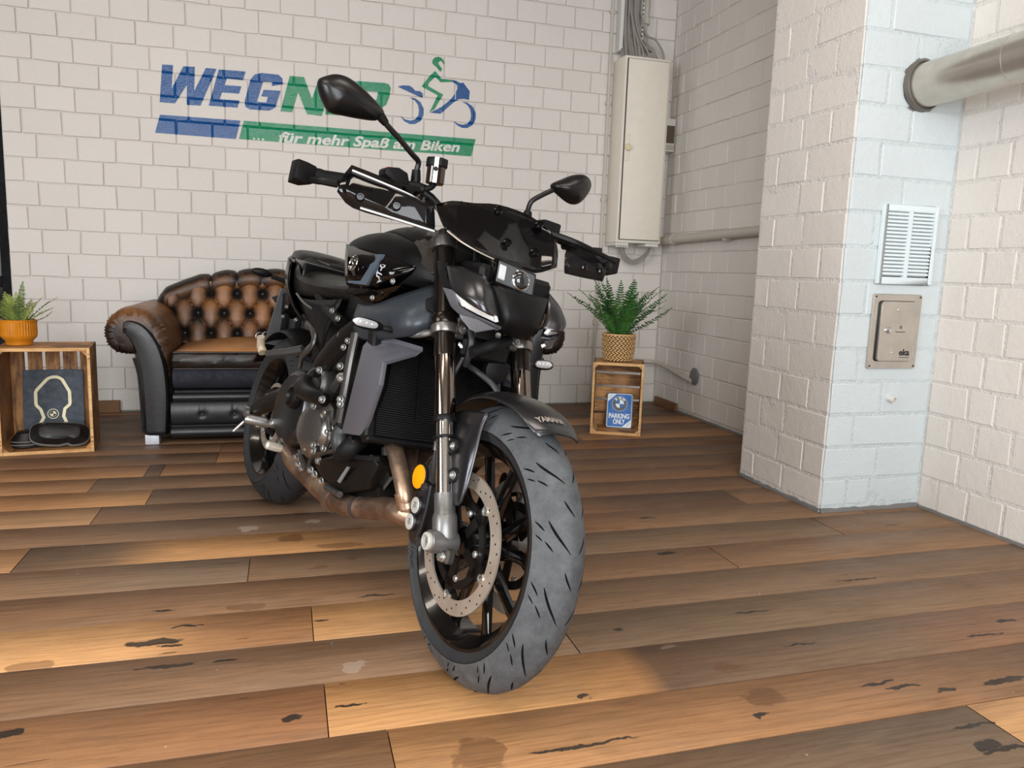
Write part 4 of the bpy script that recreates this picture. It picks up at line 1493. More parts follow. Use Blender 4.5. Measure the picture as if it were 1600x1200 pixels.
# herringbone of flat strands round the basket
me_s = None
m = MB()
m.v = [Vector(v) for v in ((-.011, -.003, -.006), (-.004, -.0065, -.0065), (.006, -.0055, .001), (.011, -.002, .007), (.004, -.0055, .0075), (-.006, -.0065, .0))]
m.f = [(0, 1, 2, 3, 4, 5)]
m.v += [v+Vector((0, .004, 0)) for v in m.v[:6]]
for i in range(6):
    m.f.append((i, i+6, (i+1) % 6+6, (i+1) % 6))
strand = m.build('strand', WOVEN, fr)
strand2 = None
mm = MB(); mm.v = [Vector((-v.x, v.y, v.z)) for v in m.v]; mm.f = [f[::-1] for f in m.f]
strand2 = mm.build('strand', WOVEN, fr)
first = {0: strand, 1: strand2}
used_ = {0: False, 1: False}
cnt = 0
for r in range(11):
    z = .010+r*.0132
    rad = interp([(0, .070), (.012, .078), (.03, .083), (.08, .087), (.15, .0895)], z)
    nst = 26
    for i in range(nst):
        a = 2*PI*(i+(r % 2)*.5)/nst
        if math.sin(a) > .35:
            continue
        q = (r//1) % 2
        src = first[q]
        if used_[q]:
            o = src.copy(); COL.objects.link(o); o.parent = fr
        else:
            o = src; used_[q] = True
        rd_ = rad+rr.uniform(-.001, .001)
        o.location = (rd_*math.cos(a), rd_*math.sin(a), z)
        o.rotation_euler = (rr.uniform(-.1, .1), rr.uniform(-.1, .1), a+PI/2)
MB().tube([(.0875*math.cos(2*PI*i/32), .0875*math.sin(2*PI*i/32), .1475) for i in range(32)], .0045, 8, closed=True).build('rim', WOVEN, fr)
MB().lathe([(.079, .125), (.03, .13), (.001, .13)], n=20).build('soil', SOIL, fr)
rr = random.Random(11)
main = [(PI, .78, .30, .030, .35), (2.9, 1.05, .26, .03, .5), (1.9, 1.35, .26, .028, .25), (.6, 1.2, .27, .03, .4), (.15, .72, .30, .032, .15), (.05, .42, .29, .026, -.1), (-.4, .9, .22, .03, .6),
        (-1.5, 1.15, .24, .032, .5), (-2.2, 1.05, .24, .03, .6), (3.6, .95, .27, .03, .6), (1.2, 1.4, .25, .028, .3), (2.4, 1.25, .26, .03, .3), (-.9, 1.2, .22, .03, .5)]
for i in range(25):
    main.append((rr.uniform(-PI, PI), rr.uniform(.85, 1.4), rr.uniform(.19, .27), rr.uniform(.026, .034), rr.uniform(.2, .8)))
for az, el, ln, wd, dr in main:
    frond(fr, FERN_DARK, (.025*math.cos(az), .025*math.sin(az), .13), az, el, ln*1.32, wd*1.25, dr, 21, rr, rr.uniform(-.35, .35), .36)

# ------------------------------------------------------------------ fuse cabinet, cables, conduits
CAB = plain('cream_white_enamel', (232, 226, 212), .42, var=.03)
CABSIDE = CAB
CONDUIT = paint_wall_mat('painted_conduit', (196, 190, 180), .05)
CABLE = plain('grey_cable', (150, 144, 138), .55)
PVC = plain('white_pvc', (218, 216, 210), .45)
DARKGAP = plain('shadow_gap', (62, 58, 52), .8)
CX0, CX1, CY0, CZ0, CZ1 = 2.012, 2.322, 4.545, 1.075, 2.205
cb = empty('fuse_cabinet', (CX0, CY0, CZ0), 0, 'tall cream electrical cabinet with one door hung on the corner wall', 'electrical cabinet')
w_, h_ = CX1-CX0, CZ1-CZ0
MB().box((w_/2, .1, h_/2), (w_, .19, h_)).build('body', CAB, cb, bevel=.004, seg=2)
MB().box((w_/2, -.0005, h_/2), (w_-.030, .012, h_-.035)).build('door_gap', DARKGAP, cb)
MB().box((w_/2, -.004, h_/2), (w_-.036, .016, h_-.041)).build('door', CAB, cb, bevel=.003, seg=2)
MB().box((.034, -.0145, h_*.515), (.030, .005, .160)).build('lock_plate', CAB, cb, bevel=.002)
KN = plain('yellowed_plastic', (226, 214, 178), .45)
m = MB(); m.lathe([(.022, 0), (.022, .010), (.019, .016), (.001, .017)], (.036, -.017, h_*.515), (0, -1, 0), 20); m.box((.036, -.034, h_*.515), (.006, .006, .036)); m.build('knob', KN, cb)
MB().box((.045, .10, -.0105), (.09, .18, .019)).build('cable_gland_strip', PVC, cb, bevel=.002)
MB().box((w_-.055, .10, -.0105), (.09, .18, .019)).build('cable_gland_strip', PVC, cb, bevel=.002)
for i in range(5):
    m = MB(); m.lathe([(.008, 0), (.008, .010)], (.018+i*.018, .03, -.03), (0, 0, 1), 10); m.build('cable_gland', PVC, cb)

sb = empty('breaker_box', (2.352, 4.64, 1.672), 0, 'small white breaker box with smoked window behind the tall cabinet', 'switch box')
MB().box((.038, .048, .102), (.076, .09, .204)).build('body', PVC, sb, bevel=.004, seg=2)
MB().box((.038, -.002, .105), (.060, .012, .108)).build('window', plain('smoked_window', (84, 74, 56), .2, coat=.4), sb, bevel=.002)
MB().box((.038, -.001, .025), (.066, .008, .028)).build('label_strip', plain('grey_strip', (176, 172, 164), .5), sb, bevel=.001)

# cable tray above the cabinet with its loose cables
tray = empty('cable_tray', (2.02, 4.70, 2.26), 0, 'white slotted cable tray rising above the tall cabinet', 'cable tray')
MB().box((.008, .0, .38), (.022, .07, .76)).build('rail', PVC, tray, bevel=.002)
MB().box((.150, .0, .42), (.010, .07, .68)).build('rail', PVC, tray, bevel=.002)
for i in range(24):
    MB().box((.146, -.0362, .10+.026*i), (.006, .002, .012)).build('slot', DARKGAP, tray)
bun = empty('cable_bundle', (2.09, 4.69, 2.2), 0, 'bundle of grey cables dropping from tray into cabinet top', 'cables')
rr = random.Random(8)
for i in range(14):
    x0 = 2.045+.0078*i+rr.uniform(-.003, .003)
    y0 = 4.668+rr.uniform(0, .04)
    x1 = 2.035+.019*i+rr.uniform(-.008, .008)
    z1 = 2.207
    b = rr.uniform(.02, .07)
    zz = 2.44-.016*abs(i-6)+rr.uniform(-.03, .05)
    pts = [(x0, y0, 3.0), (x0, y0, 2.75), (x0+rr.uniform(-.004, .004), y0, zz+.12), (x0+(x1-x0)*.35, y0-.01, zz-.02), (x0+(x1-x0)*.8, 4.65+rr.uniform(-.03, .02), 2.27), (x1, 4.63+rr.uniform(-.03, .02), z1)]
    m = MB(); m.tube([Vector(p)-Vector((2.09, 4.69, 2.2)) for p in pts], rr.choice((.0055, .0065, .0075)), 7, 4)
    m.build('cable', CABLE, bun)
m = MB(); m.tube([Vector(p)-Vector((2.09, 4.69, 2.2)) for p in ((2.15, 4.66, 2.5), (2.19, 4.65, 2.37), (2.25, 4.64, 2.34), (2.30, 4.63, 2.27), (2.312, 4.63, 2.207))], .007, 7, 4)
m.build('cable', CABLE, bun)

cd = empty('wall_conduit', (1.985, 4.725, 0), 0, 'thin painted conduit running down the wall left of the cabinet', 'conduit')
MB().tube([(0, 0, 1.02), (0, 0, 3.0)], .011, 10).build('pipe', CONDUIT, cd)
for z in (1.35, 1.95, 2.5):
    MB().box((0, .002, z), (.034, .022, .022)).build('clip', CONDUIT, cd, bevel=.003)
cd = empty('wall_conduit', (1.972, 4.725, 0), 0, 'thin painted conduit running down behind the fern crate', 'conduit')
MB().tube([(0, 0, .02), (0, 0, .98)], .011, 10).build('pipe', CONDUIT, cd)
MB().box((0, .002, .55), (.034, .024, .03)).build('clip', CONDUIT, cd, bevel=.003)
ov = empty('vertical_pipe', (2.205, 4.705, 2.4), 0, 'painted pipe end hanging down above right of cabinet', 'pipe')
m = MB(); m.lathe([(.020, .065), (.020, .6)], n=14); m.build('pipe', CONDUIT, ov)
m = MB(); m.lathe([(.012, -.12), (.012, .06)], n=10); m.build('stub', CONDUIT, ov)
m = MB(); m.lathe([(.026, .045), (.027, .05), (.027, .072), (.021, .074)], n=14); m.build('collar', CONDUIT, ov)
# cable loop beneath the cabinet
lp = empty('cable_loop', (2.2, 4.66, 1.0), 0, 'looped grey cables hanging under the tall cabinet', 'cables')
for k, (dx, dz, r) in enumerate(((0, 0, .007), (.018, .012, .007), (-.012, .018, .006))):
    pts = [(2.10+dx, 4.66, 1.072), (2.115+dx, 4.665, .99+dz), (2.19+dx, 4.67, .945+dz), (2.275+dx*.5, 4.67, .985+dz), (2.325, 4.69, 1.08), (2.335, 4.70, 1.25), (2.338, 4.71, 1.5+.05*k), (2.340, 4.72, 1.66)]
    m = MB(); m.tube([Vector(p)-Vector((2.2, 4.66, 1.0)) for p in pts], r, 7, 5)
    m.build('cable', CABLE, lp)
# pipe along the alcove wall
hp = empty('horizontal_pipe', (2.395, 3.8, 1.112), 0, 'painted pipe running along the alcove wall behind the pillar', 'pipe')
MB().tube([(0, -.92, .028), (0, .90, -.010)], .027, 14).build('pipe', CONDUIT, hp)
MB().tube([(0, .70, -.006), (0, .75, -.007)], .032, 14).build('sleeve', CONDUIT, hp)
MB().box((.012, .1, .004), (.05, .03, .07)).build('bracket', CONDUIT, hp, bevel=.004)
# low pipe entering a hole in the corner
lo = empty('low_pipe', (2.4, 4.5, .28), 0, 'low painted pipe bending into a hole in the corner wall', 'pipe')
MB().tube([Vector(p)-Vector((2.4, 4.5, .28)) for p in ((2.02, 4.715, .305), (2.2, 4.715, .298), (2.36, 4.70, .292), (2.405, 4.64, .288), (2.412, 4.5, .272), (2.412, 4.36, .252), (2.43, 4.22, .225))], .014, 10, 4).build('pipe', CONDUIT, lo)
m = MB(); m.lathe([(.055, .0), (.050, .004), (.030, .006), (.001, .007)], (.034, -.30, -.02), (-1, 0, 0), 14)
m.v = [Vector((p.x, (p.y+.30)*1.0-.30, p.z)) for p in m.v]
m.build('mortar_patch', MORTAR_GREY, lo)

# ------------------------------------------------------------------ pillar fittings
GRILLE = plain('pale_blue_white_enamel', (216, 228, 232), .4, var=.02)
gr = empty('vent_grille', (2.212, YP-.001, 1.018), 0, 'white louvred vent grille on the front of the pillar', 'vent')
m = MB()
GW, GH = .246, .288
for (x0, x1, z0, z1) in ((-GW/2, -.105, -GH/2, GH/2), (.105, GW/2, -GH/2, GH/2), (-.105, .105, GH/2-.021, GH/2), (-.105, .105, -GH/2, -GH/2+.026), (-.009, .009, -GH/2+.026, GH/2-.021)):
    m.box(((x0+x1)/2, -.009, (z0+z1)/2), (x1-x0, .016, z1-z0))
m.build('frame', GRILLE, gr, bevel=.0012)
MB().box((0, -.0025, 0), (GW-.02, .003, GH-.02)).build('dark_back', plain('vent_dark', (40, 44, 46), .8), gr)
for s in (-1, 1):
    for i in range(18):
        z = -GH/2+.036+i*.01355
        MB().box((s*.057, -.0095, z), (.095, .013, .0088), rot=(math.radians(-24), 0, 0)).build('slat', GRILLE, gr)
STEEL = plain('brushed_stainless', (196, 190, 180), .26, .7, var=.08)
CHROME = plain('polished_chrome', (220, 220, 220), .08, 1.0)
dk = empty('flue_access_door', (2.199, YP-.001, .697), 0, 'stainless steel flue inspection door low on the pillar front', 'access door')
DWd, DHt = .222, .280


def dpt(x, z, y=0):
    return Vector((x, y, z))


MB().prism(rrect(-DWd/2, -DHt/2, DWd/2, DHt/2, .008, 0, dpt), (0, -.010, 0)).build('frame', STEEL, dk, bevel=.002)
MB().prism(rrect(-.088, -.112, .082, .115, .014, -.0102, dpt), (0, -.003, 0)).build('door_gap', SBLACK, dk)
MB().prism(rrect(-.080, -.110, .080, .113, .012, -.0102, dpt), (0, -.013, 0)).build('door', STEEL, dk, bevel=.003, seg=2)
m = MB(); m.lathe([(.012, 0), (.012, .008), (.009, .013), (.001, .014)], (-.044, -.023, .006), (0, -1, 0), 18); m.build('knob', CHROME, dk)
for z in (.062, -.070):
    m = MB(); m.lathe([(.004, -.022), (.004, .022)], (.085, -.014, z), (0, 0, 1), 10); m.build('hinge', CHROME, dk)
for sx in (-1, 1):
    for sz in (-1, 1):
        m = MB(); m.lathe([(.004, 0), (.003, .002)], (sx*(DWd/2-.010), -.010, sz*(DHt/2-.010)), (0, -1, 0), 8); m.build('screw', SBLACK, dk)
for x, z in ((-.006, .082), (-.016, -.078)):
    m = MB(); m.lathe([(.005, 0), (.0035, .002)], (x, -.023, z), (0, -1, 0), 10); m.build('rivet', CHROME, dk)
sign_text('eka', .034, .040, -.088, dk, SBLACK, dpt, -.0238, .0010, name='lettering')
MB().box((.040, -.0236, -.096), (.046, .0006, .002)).build('engraved_line', SBLACK, dk)
MB().box((.012, -.0236, .0), (.044, .0006, .0025)).build('engraved_line', SBLACK, dk)
m = MB(); disc2(m, .012, .018, .0035, .006, 0, 2*PI, -.0238, 14, dpt); m.build('engraved_mark', SBLACK, dk)
sp = empty('pipe_stub', (2.211, YP-.001, .441), 0, 'short painted pipe stub sticking out below the steel door', 'pipe')
m = MB(); m.lathe([(.012, -.01), (.012, .028), (.009, .029), (.008, .010), (.0005, .009)], (0, 0, 0), (.15, -1, -.05), 12); m.build('stub', PVC, sp)
# stainless duct
du = empty('metal_duct', (2.215, YP, 1.585), 0, 'shiny stainless steel flue pipe leaving the pillar at upper right', 'duct')
ax = Vector((.10, -1, .045)).normalized()
m = MB()
m.lathe([(.078, -.01), (.078, .34), (.079, .3405), (.0795, .343), (.079, .3455), (.078, .346), (.078, .46)], (0, 0, 0), ax, 40)
m.build('pipe', STEEL, du)
prof = [(.079, .455)]
for i in range(14):
    h0 = .462+i*.026
    prof += [(.082, h0), (.0845, h0+.006), (.0845, h0+.014), (.082, h0+.020)]
prof += [(.080, .835), (.080, .95)]
m = MB(); m.lathe(prof, (0, 0, 0), ax, 40); m.build('ribbed_elbow', plain('bright_steel', (206, 202, 196), .16, 1.0), du)
m = MB(); m.lathe([(.0795, .004), (.090, .004), (.0915, -.002), (.088, .014), (.0835, .016), (.0795, .010)], (0, 0, 0), ax, 40); m.build('collar', plain('dull_collar', (120, 116, 110), .5, .7), du)
m = MB(); m.lathe([(.0795, .002), (.096, -.001), (.096, -.01)], (0, 0, 0), (0, -1, 0), 30)
rr = random.Random(4)
m.v = [p+Vector((rr.uniform(-.003, .003), 0, rr.uniform(-.003, .003))) for p in m.v]
m.build('mortar_ring', MORTAR_GREY, du)
# ------------------------------------------------------------------ the motorcycle
# bike frame: X forward, Y to the rider's left, Z up, origin under the front axle; leaning on its side stand
MATTE = plain('matte_black_paint', (13, 13, 14), .42, spec=.22, var=.04)
SATIN = plain('satin_black_paint', (82, 82, 85), .28, .9, var=.0)
MIRR = plain('mirror_shell_black', (18, 18, 19), .34, spec=.45, var=.03)
GLOSS = plain('gloss_black_paint', (5, 5, 6), .09, coat=.15, spec=.4, var=.02)
BLACKPL = plain('black_plastic', (12, 12, 13), .48, spec=.25, bump=.15, bscale=400)
GREYP = plain('grey_metallic_paint', (104, 104, 112), .40, .35, var=.03)
GREYB = plain('blue_grey_cover', (50, 56, 63), .40, .2, var=.04)
ALU = plain('cast_aluminium', (168, 168, 166), .36, .9)
ALUD = plain('dark_cast_metal', (92, 90, 88), .36, .75, bump=.2, bscale=200)
ENG = plain('engine_black', (30, 28, 27), .36, .5, spec=.3, bump=.15, bscale=200)
CHR = plain('chrome', (214, 212, 208), .10, 1.0)
FORKB = plain('dark_bronze_fork_tube', (46, 40, 36), .22, .8)
FORKP = plain('polished_bronze_tube', (128, 118, 110), .11, 1.0)
BOLT = plain('zinc_bolt', (206, 208, 206), .25, .9)
SEATM = plain('black_seat_vinyl', (20, 19, 18), .38, bump=.3, bscale=500)
RUBB = plain('black_rubber', (15, 15, 16), .6, spec=.25)
HOSE = plain('rubber_hose', (44, 46, 48), .45)
RIMM = plain('gloss_black_rim', (14, 13, 13), .2, .3, coat=.6)
SMOKE = plain('smoked_acrylic', (6, 6, 8), .07, coat=.1, spec=.4, alpha=.90)
CAPM = plain('silver_painted_cap', (196, 194, 188), .35, .2)
AMBER = plain('amber_reflector', (255, 150, 10), .2, coat=.5, var=.15)
CLEAR = plain('clear_lens', (214, 218, 222), .08, .3, coat=1.0, var=.12)
LED = plain('led_strip_lens', (226, 226, 224), .16, .2, coat=.6, var=.10)
RED = plain('red_switch', (200, 44, 36), .4)


def tyre_mat(name, c, dusty):
    t = NT(name)
    co = t.coord()
    n1 = t.noise(co, 26, 6, .75)
    a, b = lin(c), lin(dusty)
    t.l(t.ramp(n1, [(.35, a), (.7, b)]), t.p.inputs['Base Color'])
    t.p.inputs['Roughness'].default_value = .62
    t.bump(t.noise(co, 300, 2), .2, .002)
    return t.m


TREAD = tyre_mat('worn_tyre_tread', (64, 67, 70), (90, 93, 96))
TREADR = tyre_mat('rear_tyre_tread', (34, 35, 37), (44, 45, 48))
SIDEW = tyre_mat('tyre_sidewall', (34, 35, 37), (46, 47, 49))
CAST = plain('grey_fork_casting', (128, 127, 126), .38, .7)
GROOVE = plain('tyre_groove', (12, 12, 13), .9, spec=.1)


def exhaust_mat():
    t = NT('heat_tinted_steel')
    co = t.coord()
    n1 = t.noise(co, 7, 4, .6)
    t.l(t.ramp(n1, [(.30, lin((104, 84, 76))), (.45, lin((142, 116, 100))), (.6, lin((192, 164, 138))), (.75, lin((132, 110, 104)))]), t.p.inputs['Base Color'])
    t.p.inputs['Metallic'].default_value = .9
    t.l(t.ramp(t.noise(co, 30, 5, .7), [(.3, (.28,)*3), (.7, (.5,)*3)]), t.p.inputs['Roughness'])
    t.bump(t.noise(co, 160, 3), .15, .002)
    return t.m


EXH = exhaust_mat()


def disc_mat():
    t = NT('brake_disc_steel')
    co = t.coord()
    ln = t.n('ShaderNodeVectorMath', operation='LENGTH')
    sep = t.n('ShaderNodeSeparateXYZ'); t.l(co, sep.inputs[0])
    cmb = t.n('ShaderNodeCombineXYZ'); t.l(sep.outputs[0], cmb.inputs[0]); t.l(sep.outputs[2], cmb.inputs[2]); t.l(cmb.outputs[0], ln.inputs[0])
    r = t.noise(t.mapping(co, (1, 1, 1)), 8, 3)
    t.l(t.ramp(r, [(.3, lin((176, 162, 148))), (.7, lin((206, 196, 182)))]), t.p.inputs['Base Color'])
    t.p.inputs['Metallic'].default_value = .6
    t.p.inputs['Roughness'].default_value = .34
    return t.m


DISC = disc_mat()

bike = empty('motorcycle', (0.34828, 1.50121, 0.0012), 0, 'black naked motorcycle with smoked handguards parked on its side stand', 'motorcycle')
bike.rotation_euler = (-0.2141436, 0, -1.282896)


def grp(name, loc=(0, 0, 0), parent=None):
    o = empty(name, loc, parent=parent or bike)
    return o


def mir(pts, s):
    """right-hand points (y<0) mirrored to the left when s = -1"""
    return [(p[0], p[1]*s, p[2]) for p in pts]


def bolts(m, pts, axis, r=.006, h=.006, n=8):
    for p in pts:
        m.lathe([(r, 0), (r, h*.7), (r*.7, h), (.0002, h)], p, axis, n)
    return m


def bolt_each(name, pts, axis, mat, parent, r=.006, h=.006):
    for p in pts:
        m = MB(); m.lathe([(r*1.25, 0), (r*1.25, h*.3), (r, h*.35), (r*.95, h*.9), (r*.5, h), (r*.45, h*.5), (.0002, h*.5)], p, axis, 10)
        m.build(name, mat, parent)


def panel(name, pts, off, mat, parent, bevel=.002, seg=2):
    m = MB(); m.prism(pts, off)
    return m.build(name, mat, parent, bevel=bevel, seg=seg, angle=40)


def sheet(name, rows, mat, parent, ku=3, kv=3, th=.003, offset=-1):
    m = MB(); m.grid(rows, ku, kv)
    return m.build(name, mat, parent, solid=th, offset=offset, angle=50)


# ---- wheels
def wheel(name, cx, cz, R, W, rimr, mat_tread, crown, spokes, sp_phase, grooves):
    e = grp(name, (cx, 0, cz))
    hw = W/2
    # tyre
    prof_r = [(rimr-.006, hw*.80), (rimr+.004, hw*.86), (rimr+.012, hw*.93), (rimr+.020, hw*.985), (R-crown-.001, hw)]
    arc = []
    for i in range(15):
        y = hw*math.cos(PI*i/14)
        arc.append((R-crown*(abs(y)/hw)**2.1, y))
    side = MB()
    side.lathe([(r, y) for r, y in prof_r], (0, 0, 0), (0, 1, 0), 96)
    side.lathe([(r, -y) for r, y in prof_r], (0, 0, 0), (0, 1, 0), 96)
    m = MB(); m.lathe(arc, (0, 0, 0), (0, 1, 0), 96)
    # drop the lathe end caps
    m.f = [f for f in m.f if len(f) == 4]
    side.f = [f for f in side.f if len(f) == 4]
    m.build('tyre_tread', mat_tread, e, angle=60)
    side.build('tyre_sidewall', SIDEW, e, angle=60)
    # rim
    w2 = hw*.84
    rp = [(rimr+.003, w2), (rimr+.004, w2-.004), (rimr-.004, w2-.008), (rimr-.012, w2-.018), (rimr-.024, w2*.45), (rimr-.024, -w2*.45), (rimr-.012, -w2+.018), (rimr-.004, -w2+.008), (rimr+.004, -w2+.004), (rimr+.003, -w2),
          (rimr-.006, -w2), (rimr-.014, -w2+.012), (rimr-.032, -w2*.45), (rimr-.032, w2*.45), (rimr-.014, w2-.012), (rimr-.006, w2)]
    m = MB(); m.lathe(rp, (0, 0, 0), (0, 1, 0), 80, closed=True)
    m.build('rim', RIMM, e, angle=40)
    m = MB(); m.lathe([(.022, -.062), (.034, -.060), (.036, -.03), (.032, 0), (.036, .03), (.034, .060), (.022, .062)], (0, 0, 0), (0, 1, 0), 28)
    m.build('hub', RIMM, e)
    for k in range(5):
        for s in (-1, 1):
            a0 = sp_phase+2*PI*k/5+s*.20
            a1 = sp_phase+2*PI*k/5+s*.30
            m = MB()
            rings = []
            for t in (0, .25, .6, .9, 1.0):
                r = .030+(rimr-.030-.024)*t
                a = a0+(a1-a0)*t
                wd = .014-.004*t+(.007*max(0, t-.8)/.2)
                dp = spokes*(1-.45*t)
                c = Vector((math.cos(a), 0, math.sin(a)))*r
                tn = Vector((-math.sin(a), 0, math.cos(a)))
                rings.append([c+tn*x+Vector((0, y, 0)) for x, y in ((-wd, -dp*.5), (-wd*.5, -dp), (wd*.5, -dp), (wd, -dp*.5), (wd, dp*.5), (wd*.5, dp), (-wd*.5, dp), (-wd, dp*.5))])
            m.loft(rings)
            m.build('spoke', RIMM, e, angle=40)
    # sipes laid along the tread
    m = MB()

    def on(a, y, lift=.0006):
        r = R-crown*min(1, abs(y)/hw)**2.1+lift
        return (r*math.cos(a), y, r*math.sin(a))
    for k in range(grooves):
        ph = 2*PI*k/grooves
        for s in (-1, 1):
            for (a0, y0, a1, y1, bow, wd) in ((.02, .22, .24, .72, .08, .017), (.17, .80, .25, .95, .0, .011), (.03, .64, .10, .80, .0, .011), (.25, .06, .36, .34, .03, .015), (.10, .84, .15, .95, 0, .009)):
                L, Rr = [], []
                a_off = ph+(0 if s > 0 else PI/grooves)
                for i in range(11):
                    t = i/10

                    def ay(t):
                        return a_off+a0+(a1-a0)*t, s*hw*(y0+(y1-y0)*t+bow*math.sin(PI*t))
                    aa, yy = ay(t)
                    a2, y2 = ay(t+.02)
                    dv = Vector(((a2-aa)*R, y2-yy)).normalized()
                    nn = Vector((-dv.y, dv.x))
                    ww = wd*.105*math.sin(PI*min(1, max(0, .04+.92*t)))**.7
                    L.append(on(aa+nn.x*ww/R, yy+nn.y*ww)); Rr.append(on(aa-nn.x*ww/R, yy-nn.y*ww))
                m.loft([L, Rr], caps=False, closed=False)
    m.build('tread_groove', GROOVE, e, kind='stuff', weld=False)
    return e


FW = wheel('front_wheel', 0, .300, .300, .120, .2185, TREAD, .060, .013, .35, 14)
RW = wheel('rear_wheel', -1.430, .314, .314, .180, .2185, TREADR, .070, .016, .1, 12)
# moulded name on the front sidewall
tv, tf = text_verts('BRIDGESTONE', .020, 0, .0006)
w = max(v.x for v in tv)
vs = []
for v in tv:
    a = math.radians(196)+(v.x-w*.5)*(-1)/.236*(-1)
    r = .236+(v.y-.007)*1.0
    vs.append((r*math.cos(a), -.0612, r*math.sin(a)))
m = MB(); m.add(vs, tf); m.build('sidewall_lettering', plain('moulded_lettering', (74, 74, 76), .6), FW, smooth=False)


def brake_disc(parent, y, R, r, side, carrier=True, nb=5, ph=.5):
    e = grp('brake_disc', (0, y, 0), parent)
    m = MB(); m.lathe([(r, -.0023), (R, -.0023), (R, .0023), (r, .0023)], (0, 0, 0), (0, 1, 0), 72, closed=True)
    for k in range(nb):
        a = ph+2*PI*k/nb
        c = Vector((math.cos(a), 0, math.sin(a))); tn = Vector((-math.sin(a), 0, math.cos(a)))
        m.prism([c*(r+.003)-tn*.014+Vector((0, -.0022, 0)), c*(r-.011)-tn*.009+Vector((0, -.0022, 0)), c*(r-.011)+tn*.009+Vector((0, -.0022, 0)), c*(r+.003)+tn*.014+Vector((0, -.0022, 0))], (0, .0044, 0))
    m.build('rotor', DISC, e, angle=40)
    m = MB()
    nh = 30
    for k in range(nh):
        for j, rr_ in enumerate((.27, .55, .80)):
            if (k+j) % 3 == 2 and False:
                continue
            a = 2*PI*(k+j*.37)/nh
            q = r+(R-r)*rr_
            if (k*3+j) % 2:
                continue
            m.lathe([(.0036, 0), (.0002, .0003)], (q*math.cos(a), side*.0022, q*math.sin(a)), (0, side, 0), 8)
    m.build('drilled_holes', GROOVE, e, kind='stuff')
    if carrier:
        m = MB()
        ri, ro = r-.040, r-.022
        m.lathe([(ri, -.003), (ro, -.003), (ro, .003), (ri, .003)], (0, 0, 0), (0, 1, 0), 60, closed=True)
        for k in range(nb):
            a = ph+2*PI*k/nb
            c = Vector((math.cos(a), 0, math.sin(a))); tn = Vector((-math.sin(a), 0, math.cos(a)))
            o = Vector((0, -.003, 0))
            m.prism([c*(ri)-tn*.022+o, c*(r-.006)-tn*.010+o, c*(r-.006)+tn*.010+o, c*(ri)+tn*.022+o], (0, .006, 0))
            m.prism([c*.030-tn*.010+o, c*(ri+.004)-tn*.012+o, c*(ri+.004)+tn*.012+o, c*.030+tn*.010+o], (0, .006, 0))
        m.build('carrier', ENG, e, angle=40)
        for k in range(nb):
            a = ph+2*PI*k/nb
            m = MB(); m.lathe([(.0095, 0), (.0095, .003), (.0065, .0035), (.0060, .001), (.0002, .001)], ((r-.004)*math.cos(a), side*.002, (r-.004)*math.sin(a)), (0, side, 0), 14)
            m.build('bobbin', BOLT, e)
            m = MB(); m.lathe([(.0075, 0), (.0075, .004), (.005, .006), (.0002, .006)], ((r-.044)*math.cos(a+.35), side*.004, (r-.044)*math.sin(a+.35)), (0, side, 0), 10)
            m.build('bolt', BOLT, e)
    return e


brake_disc(FW, -.068, .149, .117, -1, ph=-PI/2-.05)
brake_disc(FW, .068, .149, .117, 1, ph=-PI/2-.05)
brake_disc(RW, -.062, .122, .090, -1, ph=.2)

# ---- fork
FD = Vector((-.4095, 0, .9123))          # up along the fork


def fk(s, y, dx=0.0, dy=0.0):
    """point s metres above the axle along the fork leg"""
    side = Vector((.9123, 0, .4095))
    return Vector((0, y+dy, .300))+FD*s+side*dx


for sgn in (-1, 1):
    y = sgn*.105
    e = grp('fork_leg')
    m = MB(); m.lathe([(.0240, .0), (.0245, .003), (.0245, .295), (.0225, .297)], fk(.408, y), FD, 28); m.build('outer_tube', FORKB, e)
    m = MB(); m.lathe([(.0230, .0), (.0236, .003), (.0236, .146)], fk(.262, y), FD, 32); m.build('polished_tube', FORKP, e)
    m = MB(); m.lathe([(.0255, 0), (.0265, .002), (.0265, .010), (.0245, .013)], fk(.257, y), FD, 28); m.build('lower_lip', BLACKPL, e)
    m = MB(); m.lathe([(.0195, .07), (.0195, .262)], fk(0, y), FD, 28); m.build('inner_tube', CHR, e)
    m = MB(); m.lathe([(.022, 0), (.0265, .001), (.0265, .006), (.022, .007)], fk(.218, y), FD, 28); m.build('seal_ring', BLACKPL, e)
    m = MB(); m.lathe([(.0215, .098), (.0225, .100), (.0225, .060), (.024, .058), (.0265, .05), (.0265, .006), (.020, -.004)][::-1], fk(0, y), FD, 24)
    m.lathe([(.020, -.040), (.023, -.038), (.0245, -.02), (.0245, .02), (.022, .024)], fk(0, y, 0, -sgn*.0), (0, 1, 0), 20)
    m.build('axle_casting', CAST, e, angle=40)
    m = MB(); m.lathe([(.0185, 0), (.0185, .010), (.0155, .012), (.0125, .012), (.0115, .004), (.0002, .004)], fk(0, y+sgn*.036), (0, sgn, 0), 24); m.build('axle_nut', CAPM, e)
    m = MB(); m.box(fk(-.030, y, .012), (.030, .022, .030)); m.build('pinch_clamp', ALUD, e, bevel=.005)
    bolt_each('pinch_bolt', [fk(-.032, y+sgn*.012, .012)], (0, sgn, 0), BOLT, e, .0085, .012)
    m = MB(); m.lathe([(.0245, 0), (.0245, .006), (.016, .010), (.016, .022), (.011, .026), (.0002, .026)], fk(.702, y), FD, 24); m.build('fork_cap', ALUD, e)

